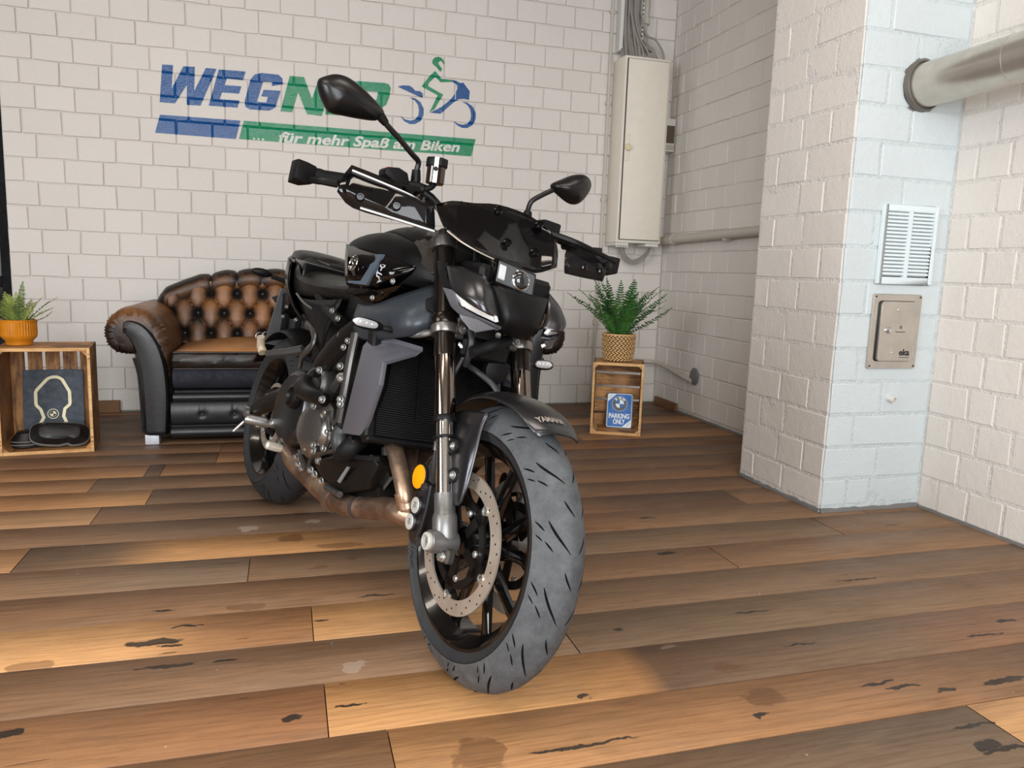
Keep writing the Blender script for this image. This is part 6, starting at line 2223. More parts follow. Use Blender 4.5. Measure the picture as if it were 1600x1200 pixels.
# ---- engine
en = grp('engine')
m = MB(); m.loft([[(-.46, y, z) for y, z in ((-.13, .46), (.13, .46), (.13, .70), (-.13, .70))], [(-.58, y, z) for y, z in ((-.155, .34), (.155, .34), (.15, .72), (-.15, .72))], [(-.86, y, z) for y, z in ((-.14, .32), (.14, .32), (.13, .58), (-.13, .58))]])
m.build('crankcase', ENG, en, bevel=.012, seg=2)
m = MB(); m.loft([[(-.40, y, z) for y, z in ((-.15, .50), (.15, .50), (.15, .62), (-.15, .62))], [(-.52, y, z) for y, z in ((-.16, .44), (.16, .44), (.16, .70), (-.16, .70))]])
m.build('cylinder_head', ENG, en, bevel=.010, seg=2)
m = MB(); m.prism([(-.42, -.10, .36), (-.36, -.10, .30), (-.42, -.10, .235), (-.64, -.10, .215), (-.82, -.10, .25), (-.84, -.10, .35)], (0, .20, 0)); m.build('oil_sump', ENG, en, bevel=.010, seg=2)
# clutch cover
cc_ = Vector((-0.8669, -0.1750, 0.4247))
m = MB(); m.lathe([(.112, -.06), (.114, .0), (.108, .014), (.095, .024), (.050, .030), (.0002, .031)], cc_, (.12, -1, .05), 40); m.build('clutch_cover', SATIN, en, angle=30)
m = MB(); m.lathe([(.036, .0), (.034, .014), (.026, .018), (.022, .010), (.0002, .010)], Vector((-0.8190, -0.1980, 0.4623)), (.1, -1, .1), 24); m.build('clutch_boss', ENG, en)
# water pump with elbow
wp_ = Vector((-0.7100, -0.1750, 0.5161))
m = MB(); m.lathe([(.055, -.03), (.055, .012), (.050, .020), (.040, .024), (.036, .010), (.020, .008), (.018, .020), (.0002, .021)], wp_, (.25, -1, .1), 32); m.build('water_pump', ALUD, en)
pe = [(-0.7467, -0.2000, 0.5149), (-0.7195, -0.2150, 0.5042), (-0.6675, -0.2220, 0.4949), (-0.5969, -0.2220, 0.4956), (-0.5551, -0.2100, 0.4939)]
m = MB(); m.tube(pe, [.024, .028, .024, .020, .018], 14, 5); m.build('pump_elbow', ENG, en)
bolt_each('engine_bolt', [(-0.5268, -0.2260, 0.4974), (-0.6275, -0.2080, 0.4666), (-0.5012, -0.2000, 0.5604), (-0.4723, -0.2000, 0.5103), (-0.4659, -0.2000, 0.4991), (-0.6892, -0.1900, 0.5586), (-0.5306, -0.1950, 0.5887)], (.3, -.95, .1), BOLT, en, .0085, .010)
m = MB(); m.tube([(-0.5075, -0.1980, 0.5623), (-0.5575, -0.1900, 0.5273)], .0125, 12); m.build('breather_fitting', ALUD, en)
m = MB(); m.lathe([(.0125, 0), (.0135, .004), (.011, .008), (.0002, .008)], (-0.5021, -0.2000, 0.5620), (.5, -.6, .7), 12); m.build('fitting_cap', ALU, en)
# crank / starter cover with bolted flange
ck = Vector((-0.6727, -0.1700, 0.3995))
m = MB(); m.lathe([(.082, -.03), (.084, .002), (.074, .008), (.060, .020), (.056, .030), (.040, .034), (.0002, .034)], ck, (.25, -1, .05), 36); m.build('crank_cover', plain('polished_dark_cover', (150, 146, 142), .24, .9), en, angle=30)
bolt_each('cover_bolt', [(-0.5852, -0.1850, 0.4585), (-0.5336, -0.1900, 0.4162), (-0.5373, -0.1900, 0.3713), (-0.6144, -0.1900, 0.3637), (-0.6771, -0.1850, 0.3413), (-0.7256, -0.1850, 0.3844), (-0.6816, -0.1850, 0.4391), (-0.6200, -0.1850, 0.3467), (-0.6941, -0.1850, 0.3485)], (.25, -.95, .0), BOLT, en, .0072, .012)
bolt_each('sump_bolt', [(-0.8278, -0.1650, 0.2833), (-0.7702, -0.1650, 0.2781), (-0.7449, -0.1600, 0.2720), (-0.6770, -0.1600, 0.2842), (-0.7939, -0.1650, 0.2939), (-0.6202, -0.1650, 0.3228), (-0.7027, -0.1500, 0.2800), (-0.6677, -0.1500, 0.2748), (-0.6376, -0.1400, 0.2652)], (.3, -.95, -.1), BOLT, en, .0085, .012)
for a, b in (((520, 570), (560, 770)), ((600, 560), (620, 690)), ((560, 770), (600, 900)), ((330, 800), (290, 900))):
    pass
for pts in ([(-0.5703, -0.1880, 0.4612), (-0.5409, -0.1920, 0.4353), (-0.5262, -0.1920, 0.4179)], [(-0.5581, -0.1820, 0.4668), (-0.5383, -0.1860, 0.4494), (-0.5135, -0.1840, 0.4366)], [(-0.5280, -0.1900, 0.4165), (-0.5230, -0.1900, 0.3960), (-0.5430, -0.1880, 0.3716)], [(-0.7523, -0.1780, 0.3661), (-0.7402, -0.1780, 0.3408), (-0.7297, -0.1720, 0.3161)], [(-0.7664, -0.1720, 0.3191), (-0.7531, -0.1700, 0.3026), (-0.7138, -0.1650, 0.2845)]):
    m = MB(); m.tube(pts, .0075, 8, 4); m.build('case_rib', ALUD, en)
for pts in ([(-0.8903, -0.1600, 0.3042), (-0.8970, -0.1650, 0.3383), (-0.8271, -0.1650, 0.3269)],):
    m = MB(); m.prism(pts, (0, .02, 0)); m.build('heel_guard', SATIN, en, bevel=.002)
# coolant hose, clutch arm cable
hz_ = grp('coolant_hose')
m = MB(); m.tube([(-0.4602, -0.1850, 0.4381), (-0.4610, -0.1900, 0.4238), (-0.4533, -0.1900, 0.4057), (-0.4493, -0.1820, 0.3878)], [.021, .022, .022, .020], 14, 6); m.build('ribbed_hose', HOSE, hz_)
m = MB(); m.tube([(-0.4610, -0.1750, 0.3761), (-0.4246, -0.1750, 0.3940), (-0.4147, -0.1650, 0.4119), (-0.4363, -0.1400, 0.4202)], [.024, .026, .023, .020], 14, 5); m.build('hose', RUBB, hz_)
m = MB(); m.tube([(-0.4076, -0.1850, 0.4208), (-0.4114, -0.1600, 0.4181)], .012, 10); m.build('hose_spigot', SATIN, hz_)
cbx = grp('sensor_cable')
m = MB(); m.tube([(-0.4959, -0.1750, 0.3770), (-0.5521, -0.1820, 0.3587), (-0.6155, -0.1820, 0.3380), (-0.6651, -0.1750, 0.3140), (-0.6889, -0.1650, 0.2850), (-0.6941, -0.1550, 0.2678), (-0.6677, -0.1400, 0.2424)], .0055, 8, 5); m.build('cable', plain('braided_sleeve', (52, 46, 40), .6), cbx)
# belly cover
bp = grp('belly_pan')
panel('side_plate', [(-0.6643, -0.1650, 0.3044), (-0.5957, -0.1720, 0.3343), (-0.4452, -0.1720, 0.3701), (-0.3644, -0.1400, 0.4016), (-0.3411, -0.1250, 0.3797), (-0.3769, -0.1300, 0.3103), (-0.4897, -0.1450, 0.2693), (-0.6109, -0.1580, 0.2833)], (-.01, .05, 0), ENG, bp, .006, 2)
m = MB(); m.prism([(-0.5027, -0.1535, 0.2968), (-0.4385, -0.1630, 0.3508), (-0.4246, -0.1630, 0.3514), (-0.4849, -0.1535, 0.2962)], (0, .003, 0)); m.build('plate_rib', plain('light_grey_ridge', (150, 156, 160), .35, .4), bp)
m = MB(); m.prism([(-0.6503, -0.1680, 0.3144), (-0.4594, -0.1760, 0.3773), (-0.3149, -0.1500, 0.4053), (-0.3140, -0.1480, 0.3947), (-0.4539, -0.1760, 0.3677)], (0, .01, 0)); m.build('plate_lip', SATIN, bp)

# ---- exhaust
ex = grp('exhaust_system')
m = MB(); m.tube([(-0.3325, 0.0200, 0.2532), (-0.2610, -0.0600, 0.2845), (-0.3428, -0.0800, 0.2736), (-0.4428, -0.1050, 0.2467)], [.028, .031, .030, .027], 22, 5); m.build('collector', EXH, ex)
m = MB(); m.tube([(-0.4362, -0.1040, 0.2487), (-0.4544, -0.1060, 0.2445)], .0285, 22); m.build('weld_bead', plain('blued_weld', (104, 92, 92), .5, .8), ex)
m = MB(); m.tube([(-0.4502, -0.1050, 0.2454), (-0.5159, -0.1150, 0.2345), (-0.6273, -0.1250, 0.2361), (-0.7476, -0.1400, 0.2553), (-0.8535, -0.1500, 0.2736), (-1.02, -.13, .30)], [.0265, .029, .030, .031, .032, .03], 22, 5); m.build('muffler_pipe', EXH, ex)
m = MB(); m.tube([(-0.5662, -0.1220, 0.2280), (-0.5879, -0.1230, 0.2302)], .0325, 22); m.build('pipe_clamp', plain('clamp_steel', (150, 128, 112), .4, .9), ex)
m = MB(); m.tube([(-0.4761, -0.1500, 0.2686), (-0.5613, -0.1550, 0.2655)], .009, 8); m.build('pipe_bracket', ALUD, ex)
for a in (([(-0.4099, -0.0950, 0.4707), (-0.3678, -0.0900, 0.4377), (-0.3021, -0.0880, 0.3854), (-0.2560, -0.0850, 0.3388), (-0.2487, -0.0700, 0.3019)], .0215), ([(-0.4257, -0.0100, 0.4670), (-0.3924, -0.0200, 0.4253), (-0.3371, -0.0400, 0.3741), (-0.2939, -0.0550, 0.3311)], .0205),
          ([(-.43, .075, .47), (-.36, .07, .41), (-.30, .04, .35), (-.28, -.01, .29)], .0205), ([(-0.3778, 0.0300, 0.4184), (-0.3597, 0.0000, 0.3958), (-0.3092, -0.0300, 0.3441), (-0.2898, -0.0400, 0.3110)], .020)):
    m = MB(); m.tube(a[0], a[1], 18, 5); m.build('header_pipe', EXH, ex)
m = MB(); m.tube([(-0.2605, -0.0850, 0.3394), (-0.2503, -0.0700, 0.3051)], [.0245, .027], 18); m.build('header_sleeve', EXH, ex)
panel('heat_shield', [(-0.4663, -0.0900, 0.3011), (-0.4346, -0.0850, 0.3459), (-0.3489, -0.0750, 0.3527), (-0.3785, -0.0850, 0.3021)], (-.004, .004, 0), ALU, ex, .002)
m = MB(); m.tube([(-0.4296, -0.0880, 0.3312), (-0.4049, -0.0800, 0.3769), (-0.4143, -0.0800, 0.4136)], .012, 10, 3); m.build('drain_hose', HOSE, ex)
m = MB(); m.prism([(-.90, .02, .20), (-.62, -.04, .185), (-.62, .10, .185), (-.90, .12, .20)], (0, 0, .08)); m.build('muffler_box', EXH, ex, bevel=.015, seg=2)

# ---- rider pegs, brake pedal, side stand
for sgn in (1, -1):
    pg = grp('foot_peg')
    p0, p1 = Vector(mir([(-0.9912, -0.1850, 0.3471)], sgn)[0]), Vector(mir([(-1.0072, -0.2750, 0.3520)], sgn)[0])
    d = (p1-p0)
    m = MB(); m.tube([p0, p0+d*.25, p0+d*.3, p1-d*.05, p1], [.010, .011, .014, .013, .008], 10, flat=.7); m.build('peg_body', ALU, pg)
    for i in range(9):
        t = .36+.065*i
        mm = MB(); mm.box(p0+d*t+Vector((0, 0, .011)), (.026, .006, .008)); mm.build('peg_tooth', ALU, pg)
    m = MB(); m.tube([p1+Vector((0, 0, -.008)), p1+Vector((-.02, -.02*sgn, -.045))], .0045, 6); m.build('wear_pin', ALU, pg)
    m = MB(); m.lathe([(.013, 0), (.013, .012), (.009, .014), (.0002, .014)], p0+Vector((0, -.005*sgn, .006)), (.3, -sgn, .2), 14); m.build('pivot_bolt', ALU, pg)
    panel('peg_bracket', mir([(-1.0396, -0.1650, 0.3508), (-1.0166, -0.1600, 0.3763), (-0.9816, -0.1600, 0.3421), (-0.9808, -0.1600, 0.3084), (-0.9988, -0.1650, 0.3176)], sgn), (0, .016*sgn, 0), ALUD, pg, .003)
pd = grp('brake_pedal')
p0, p1 = Vector((-0.9198, -0.1750, 0.2901)), Vector((-0.9152, -0.2250, 0.2971))
m = MB(); m.tube([p0, p0.lerp(p1, .3), p0.lerp(p1, .9), p1], [.012, .014, .013, .007], 10, flat=.8); m.build('pedal_tip', plain('worn_alloy', (216, 210, 198), .4, .5), pd)
m = MB(); m.tube([(-0.9340, -0.1750, 0.2897), (-0.9616, -0.1680, 0.3114), (-0.9620, -0.1650, 0.3217), (-.84, -.165, .35)], .0075, 8, 3); m.build('pedal_arm', ALU, pd)
bolt_each('pedal_bolt', [(-0.9399, -0.1720, 0.3237), (-0.9090, -0.1720, 0.3580)], (.3, -.95, .1), BOLT, pd, .010, .010)
ss = grp('side_stand')
_c, _s = math.cos(0.2141436), math.sin(0.2141436)
foot = Vector((-.72, .335, 0.335*math.tan(0.2141436)*1.0+.004))
m = MB(); m.tube([(-.80, .13, .25), (-.77, .22, .165), foot+Vector((0, -.01, .014))], [.014, .013, .011], 10, 3); m.build('stand_leg', ENG, ss)
m = MB(); m.box(foot+Vector((0, 0, .004)), (.07, .045, .010), rot=(0.2141436, 0, 0)); m.build('stand_foot', ENG, ss, bevel=.003)

# ---- headlight and cowl
hl = grp('headlight_unit')
for sgn in (1, -1):
    # matte side cowl, its folded rear flange and pale lower trim
    c0 = mir([(-0.2060, -0.1280, 0.8763), (-0.1622, -0.1180, 0.8746), (-0.1219, -0.1040, 0.8688), (-0.0977, -0.0880, 0.8626)], sgn)
    c1 = mir([(-0.1712, -0.1360, 0.8502), (-0.1121, -0.1280, 0.8431), (-0.0762, -0.1100, 0.8382), (-0.0770, -0.0760, 0.8415)], sgn)
    c2 = mir([(-0.1373, -0.1420, 0.8236), (-0.0776, -0.1320, 0.8111), (-0.0450, -0.1080, 0.8032), (-0.0602, -0.0660, 0.8094)], sgn)
    c3 = mir([(-0.1232, -0.1420, 0.8160), (-0.0721, -0.1260, 0.7954), (-0.0382, -0.1000, 0.7814), (-0.0516, -0.0560, 0.7795)], sgn)
    sheet('side_cowl', [c0, c1, c2, c3], SATIN, hl, 4, 4, .003, 0)
    panel('cowl_flange', mir([(-0.2512, -0.1320, 0.8854), (-0.1991, -0.1280, 0.8803), (-0.2008, -0.1310, 0.8702), (-0.1709, -0.1390, 0.8471), (-0.1306, -0.1440, 0.8211), (-0.1642, -0.1480, 0.8221), (-0.2136, -0.1400, 0.8530)], sgn), (-.006, .006*sgn, 0), MATTE, hl, .0015)
    trim = mir([(-0.1602, -0.1500, 0.8214), (-0.1227, -0.1470, 0.8188), (-0.1133, -0.1430, 0.8138), (-0.0970, -0.1350, 0.7874), (-0.0529, -0.1100, 0.7714), (-0.0317, -0.0750, 0.7631), (-0.0403, -0.0550, 0.7624), (-0.0522, -0.0600, 0.7552), (-0.0689, -0.1100, 0.7668), (-0.0935, -0.1380, 0.7753), (-0.1164, -0.1460, 0.7861)], sgn)
    panel('cowl_trim', trim, (-.004, .004*sgn, -.004), plain('grey_cowl_trim', (104, 106, 112), .35, .3), hl, .001)
    low = mir([(-0.0961, -0.1320, 0.7699), (-0.0539, -0.1080, 0.7660), (-0.0362, -0.0700, 0.7546), (-0.0682, -0.0980, 0.7387), (-0.0736, -0.1120, 0.7428), (-0.0910, -0.1280, 0.7614)], sgn)
    panel('lower_fin', low, (-.006, .006*sgn, 0), plain('satin_grey_fin', (112, 114, 120), .35, .3), hl, .0015)
    led = mir([(-0.1167, -0.1410, 0.8134), (-0.0853, -0.1330, 0.8116), (-0.0796, -0.1310, 0.8031), (-0.0450, -0.1080, 0.7872), (-0.0396, -0.0720, 0.7816), (-0.0395, -0.0660, 0.7708), (-0.0427, -0.0720, 0.7679), (-0.0618, -0.1060, 0.7769), (-0.0944, -0.1340, 0.7882)], sgn)
    panel('running_light', led, (-.006, .006*sgn, 0), LED, hl, .001)
    for t in range(9):
        a = Vector(led[0]).lerp(Vector(led[4]), .08+t*.105); b = Vector(led[8]).lerp(Vector(led[5]), .03+t*.11)
        mm = MB(); mm.tube([a+Vector((.001, -.002*sgn, 0)), b+Vector((.001, -.002*sgn, 0))], .0012, 5); mm.build('light_segment', plain('lens_divider', (120, 122, 126), .3, .4) if t == 0 and sgn == 1 else bpy.data.materials['lens_divider'], hl)
    m = MB(); m.lathe([(.006, 0), (.006, .006), (.0002, .007)], mir([(-0.0384, -0.0600, 0.7448)], sgn)[0], (.5, -.3*sgn, -.8), 10); m.build('cowl_screw', BOLT, hl)
# nose: between the cowls, wrapping round the projector lens
for sgn in (1,):
    rows = [[(-.150, -.088, .862), (-.085, -.076, .850), (-.066, -.040, .847), (-.060, .0, .846), (-.066, .040, .848), (-.085, .080, .852), (-.150, .098, .868)],
            [(-.150, -.086, .845), (-.070, -.066, .826), (-.050, -.035, .822), (-.046, 0, .821), (-.050, .035, .823), (-.072, .070, .828), (-.150, .100, .845)],
            [(-.150, -.080, .820), (-.054, -.055, .785), (-.040, -.028, .780), (-.037, 0, .780), (-.040, .028, .780), (-.058, .055, .785), (-.150, .102, .822)],
            [(-.160, -.060, .770), (-.075, -.045, .752), (-.064, -.022, .748), (-.062, 0, .747), (-.064, .022, .748), (-.078, .045, .752), (-.150, .085, .785)]]
    sheet('nose_cowl', rows, MATTE, hl, 3, 3, .003, 0)
lensM = Matrix.Translation((-.078, -.022, .874)) @ Matrix.Rotation(math.radians(-14), 4, 'Y') @ Matrix.Rotation(math.radians(-6), 4, 'X')
m = MB(); m.box((-.018, 0, 0), (.036, .110, .062), M=lensM); m.build('lens_housing', GLOSS, hl, bevel=.006, seg=2)
m = MB(); m.box((.0005, 0, 0), (.003, .098, .048), M=lensM); m.build('lens_reflector', plain('silver_reflector', (96, 101, 105), .3, .4), hl, bevel=.002)
m = MB(); m.lathe([(.020, 0), (.0205, .003), (.018, .008), (.012, .012), (.0002, .0145)], lensM @ Vector((.002, .012, -.001)), (.98, 0, .2), 28); m.build('projector_lens', plain('dark_projector_glass', (50, 54, 58), .04, .4, coat=1), hl)
m = MB(); m.tube([lensM @ Vector((.004, .012+.0215*math.cos(2*PI*i/28), -.001+.0215*math.sin(2*PI*i/28))) for i in range(28)], .0018, 6, closed=True); m.build('lens_ring', CHR, hl)
m = MB(); m.box((.003, -.038, 0), (.004, .018, .034), M=lensM); m.build('position_light', CLEAR, hl, bevel=.002)
m = MB(); m.prism([(-.058, .045, .778), (-.052, .030, .758), (-.075, .040, .752), (-.095, .062, .775)], (-.004, 0, 0)); m.build('nose_insert', BLACKPL, hl, bevel=.001)
m = MB(); m.loft([[(-.10, y, z) for y, z in ((-.09, .76), (.09, .76), (.10, .89), (-.10, .89))], [(-.22, y, z) for y, z in ((-.07, .77), (.07, .77), (.09, .90), (-.09, .90))]]); m.build('lamp_body', BLACKPL, hl, bevel=.01)

# ---- smoked fly screen
fs = grp('fly_screen')
rows = [[(-0.2820, -0.1500, 1.0103), (-0.2921, -0.1050, 1.0333), (-0.2865, -0.0500, 1.0440), (-0.2753, 0.0100, 1.0577), (-0.2663, 0.0850, 1.0572), (-0.2463, 0.1200, 1.0438), (-0.2140, 0.1400, 1.0229)],
        [(-0.2301, -0.1580, 0.9783), (-0.2404, -0.1100, 0.9924), (-0.2418, -0.0520, 1.0029), (-0.2392, 0.0100, 1.0111), (-0.2374, 0.0700, 1.0089), (-0.2198, 0.1150, 0.9986), (-0.1959, 0.1500, 0.9950)],
        [(-0.1825, -0.1580, 0.9471), (-0.1918, -0.1100, 0.9495), (-0.1909, -0.0520, 0.9503), (-0.1972, 0.0050, 0.9535), (-0.2000, 0.0550, 0.9543), (-0.1989, 0.1050, 0.9579), (-0.1853, 0.1520, 0.9700)],
        [(-0.1599, -0.1300, 0.9291), (-0.1464, -0.0950, 0.9181), (-0.1504, -0.0500, 0.9123), (-0.1514, -0.0120, 0.9107), (-0.1656, 0.0350, 0.9126), (-0.1642, 0.0850, 0.9112), (-0.1623, 0.1400, 0.9389)]]
m = MB(); m.grid(rows, 3, 3)
sc_o = m.build('screen', SMOKE, fs, solid=.004, offset=0, angle=25)
m = MB(); m.tube([Vector(p)+Vector((.003, -.001, -.001)) for p in ((-0.1809, -0.1580, 0.9462), (-0.1599, -0.1300, 0.9291), (-0.1464, -0.0950, 0.9181), (-0.1504, -0.0500, 0.9123), (-0.1511, -0.0120, 0.9101))], .0016, 6, 4); m.build('lit_edge', plain('acrylic_edge', (186, 176, 160), .2), fs)  # light caught on the lower screen edge, drawn as a pale strip
for p in ((-0.2629, 0.0040, 1.0415), (-0.2328, 0.1080, 1.0346), (-0.1992, 0.0100, 0.9634), (-0.2014, 0.0920, 0.9624)):
    m = MB(); m.lathe([(.011, 0), (.011, .004), (.0085, .007), (.005, .007), (.0045, .004), (.0002, .004)], Vector(p)+Vector((.003, 0, 0)), (.85, -.15, .5), 18); m.build('screen_bolt', GLOSS, fs)
# instrument panel and its stay behind the screen
m = MB(); m.loft([[(-.300, y, z) for y, z in ((-.085, 1.005), (.085, 1.005), (.085, 1.045), (-.085, 1.045))], [(-.235, y, z) for y, z in ((-.10, .960), (.10, .960), (.10, .985), (-.10, .985))]]); m.build('instrument_panel', BLACKPL, fs, bevel=.008, seg=2)
for s in (-1, 1):
    m = MB(); m.tube([(-.20, s*.06, .90), (-.225, s*.06, .975), (-.255, s*.06, 1.0)], .007, 8); m.build('screen_stay', MATTE, fs)
m = MB()
pts = [(-.330, -.105, 1.022), (-.318, -.075, 1.032), (-.308, -.035, 1.043), (-.300, -.012, 1.052)]
m.tube(pts, [.0015, .004, .006, .003], 8, 4, flat=.5); m.build('pale_trim', plain('tan_reflective_trim', (212, 172, 116), .35), fs)  # tan strip standing in for the wood floor's reflection in the instrument

# ---- handlebar
hb = grp('handlebar')
BR_, BL_ = Vector((-.440, -.385, 1.018)), Vector((-.345, .405, 1.018))
bar = [BR_, Vector((-.415, -.22, 1.042)), Vector((-.385, -.135, 1.050)), Vector((-.345, -.070, 1.000)), Vector((-.335, 0, .992)), Vector((-.325, .070, 1.000)), Vector((-.335, .135, 1.050)), Vector((-.335, .24, 1.040)), BL_]
m = MB(); m.tube(bar, .0110, 12, 5); m.build('bar', MATTE, hb)
for E_, N_ in ((BR_, Vector((-.415, -.22, 1.042))), (BL_, Vector((-.335, .24, 1.040)))):
    d = (N_-E_)
    m = MB(); m.tube([E_, E_+d*.05, E_+d*.10, E_+d*.74, E_+d*.78], [.0185, .0185, .0165, .0165, .019], 16); m.build('grip', RUBB, hb)
    out_ = (E_-N_).normalized()
    m = MB()
    c = E_+out_*.022
    m.loft([[c+out_*t+Vector((x, 0, z)) for x, z in ring] for t, ring in ((-.016, [(-.014, -.020), (.014, -.020), (.014, .020), (-.014, .020)]), (.008, [(-.022, -.026), (.022, -.024), (.022, .026), (-.022, .026)]), (.034, [(-.020, -.022), (.030, -.014), (.030, .030), (-.020, .030)]))])
    m.build('bar_end_mount', BLACKPL, hb, bevel=.004, seg=2)
    m = MB(); m.tube([c+Vector((.0, 0, -.01)), c+Vector((.05, (.02 if E_.y < 0 else -.02), -.012)), c+Vector((.075, (.05 if E_.y < 0 else -.05), -.012))], .009, 8, 3); m.build('guard_stay', MATTE, hb)
for s, xx in ((-1, -.345), (1, -.328)):
    m = MB(); m.box((xx, s*.055, .985), (.036, .026, .042)); m.build('bar_clamp', ALUD, hb, bevel=.004)
    m = MB(); m.box((xx, s*.055, .955), (.03, .022, .05)); m.build('riser', ALUD, hb, bevel=.004)
# right switch pod with red kill switch, master cylinder and reservoir
m = MB(); m.prism([(-0.4250, -0.2471, 1.0753), (-0.4250, -0.2389, 1.0818), (-0.4250, -0.2131, 1.0880), (-0.4250, -0.1896, 1.0825), (-0.4250, -0.1783, 1.0570), (-0.4250, -0.2051, 1.0458), (-0.4250, -0.2453, 1.0618)], (.045, 0, 0)); m.build('switch_pod', BLACKPL, hb, bevel=.005, seg=2)
m = MB(); m.prism([(-0.4050, -0.2448, 1.0778), (-0.4050, -0.2389, 1.0826), (-0.4050, -0.2249, 1.0854), (-0.4050, -0.2176, 1.0817)], (.018, 0, 0)); m.build('kill_switch', RED, hb, bevel=.002)
m = MB(); m.box((-.335, .205, 1.048), (.05, .055, .05)); m.build('switch_pod', BLACKPL, hb, bevel=.006, seg=2)
mc = grp('master_cylinder')
m = MB(); m.tube([(-0.4000, -0.1753, 1.0531), (-0.3950, -0.1482, 1.0566), (-0.3800, -0.1357, 1.0578)], [.016, .017, .012], 12); m.build('cylinder_body', BLACKPL, mc)
m = MB(); m.tube([(-0.3850, -0.1445, 1.0555), (-0.3750, -0.1267, 1.0663), (-0.3650, -0.1204, 1.0826)], .0075, 10, 4); m.build('reservoir_hose', RUBB, mc)
rc = Vector((-0.3600, -0.1259, 1.0730))
axr = (Vector((-0.3600, -0.1313, 1.1269))-rc).normalized()
m = MB(); m.lathe([(.0205, 0), (.0225, .002), (.0225, .042), (.0235, .043)], rc, axr, 28); m.build('reservoir', plain('smoked_reservoir', (40, 22, 16), .12, coat=.6), mc)
m = MB(); m.lathe([(.0265, .040), (.0275, .042), (.0275, .058), (.026, .061), (.0002, .061)], rc, axr, 8); m.build('reservoir_cap', BLACKPL, mc, bevel=.001)
tow = (Vector((1.34, -.93, .70))-rc); tow = (tow-axr*tow.dot(axr)).normalized()
tow = Vector((.87, -.48, .05)); tow = (tow-axr*tow.dot(axr)).normalized()
sdv = axr.cross(tow)
m = MB(); m.prism([rc+tow*.0285+axr*.0+sdv*.005, rc+tow*.0285+axr*.060+sdv*.005, rc+tow*.0285+axr*.060-sdv*.005, rc+tow*.0285+axr*.0-sdv*.005], tow*-.003); m.build('cap_retainer', ALU, mc)
bolt_each('retainer_bolt', [rc+tow*.0285+axr*.032], tow, BLACKPL, mc, .0045, .004)
lv = grp('brake_lever')
m = MB(); m.tube([(-0.3700, -0.1591, 1.0500), (-0.3450, -0.2081, 1.0391), (-0.3400, -0.2721, 1.0334), (-0.3550, -0.3380, 1.0308)], [.008, .0075, .0065, .006], 8, 4, flat=.7); m.build('lever', MATTE, lv)
lv = grp('clutch_lever')
m = MB(); m.tube([(-.300, .20, 1.040), (-.262, .26, 1.030), (-.255, .34, 1.020), (-.262, .40, 1.015)], [.008, .0075, .0065, .006], 8, 4, flat=.7); m.build('lever', MATTE, lv)

# ---- hand guards of smoked acrylic
hg_ = grp('hand_guard')
rows = [[(-0.3600, -0.3369, 1.0508), (-0.3450, -0.2726, 1.0450), (-0.3200, -0.2126, 1.0345), (-0.2850, -0.1550, 1.0165)],
        [(-0.3350, -0.3573, 1.0230), (-0.3150, -0.2874, 1.0126), (-0.2950, -0.2217, 1.0087), (-0.2650, -0.1558, 0.9895)],
        [(-0.3180, -0.3696, 0.9903), (-0.3000, -0.2918, 0.9768), (-0.2850, -0.2203, 0.9689), (-0.2600, -0.1496, 0.9595)],
        [(-0.3220, -0.3697, 0.9782), (-0.3120, -0.3302, 0.9522), (-0.2900, -0.2261, 0.9504), (-0.2680, -0.1458, 0.9478)]]
m = MB(); m.grid(rows, 3, 0); m.build('guard_shield', SMOKE, hg_, solid=.004, offset=0, angle=25)
m = MB(); m.tube([Vector(p)+Vector((.003, 0, 0)) for p in ((-0.3450, -0.3390, 1.0375), (-0.3300, -0.2757, 1.0300), (-0.3080, -0.2150, 1.0201), (-0.2900, -0.1732, 1.0085))], .0026, 6, 4); m.build('bright_edge', plain('bevelled_acrylic_edge', (214, 214, 212), .15), hg_)  # glint along the guard's bevel put in as a pale strip
m = MB(); m.tube([Vector(p)+Vector((.003, 0, 0)) for p in ((-0.3080, -0.3166, 0.9565), (-0.2880, -0.2277, 0.9533), (-0.2660, -0.1473, 0.9494))], .0026, 6, 4); m.build('bright_edge', bpy.data.materials['bevelled_acrylic_edge'], hg_)  # same painted glint on the lower bevel
for p in ((-0.3050, -0.3234, 0.9787), (-0.2900, -0.2419, 0.9812)):
    m = MB(); m.lathe([(.011, 0), (.011, .004), (.008, .007), (.005, .007), (.0045, .004), (.0002, .004)], Vector(p)+Vector((.003, 0, 0)), (.95, -.3, .1), 16); m.build('guard_bolt', GLOSS, hg_)
hg2 = grp('hand_guard')
rows = [[(-0.3300, 0.2785, 1.0276), (-0.3200, 0.3126, 1.0345), (-0.3000, 0.3708, 1.0455)],
        [(-0.3050, 0.2586, 1.0022), (-0.2920, 0.3018, 1.0082), (-0.2750, 0.3636, 1.0155)],
        [(-0.2920, 0.2556, 0.9689), (-0.2800, 0.3039, 0.9743), (-0.2680, 0.3776, 0.9875)],
        [(-0.3000, 0.2666, 0.9516), (-0.2880, 0.3164, 0.9529), (-0.2750, 0.3772, 0.9567)]]
m = MB(); m.grid(rows, 3, 0); m.build('guard_shield', plain('smoked_acrylic_grey', (20, 20, 22), .15, spec=.4, alpha=.86), hg2, solid=.004, offset=0, angle=20)
for p in ((-0.2760, 0.3055, 0.9775), (-0.2680, 0.3568, 0.9800)):
    m = MB(); m.lathe([(.009, 0), (.009, .004), (.006, .006), (.0002, .006)], Vector(p)+Vector((.003, 0, 0)), (.95, -.2, .1), 16); m.build('guard_bolt', GLOSS, hg2)

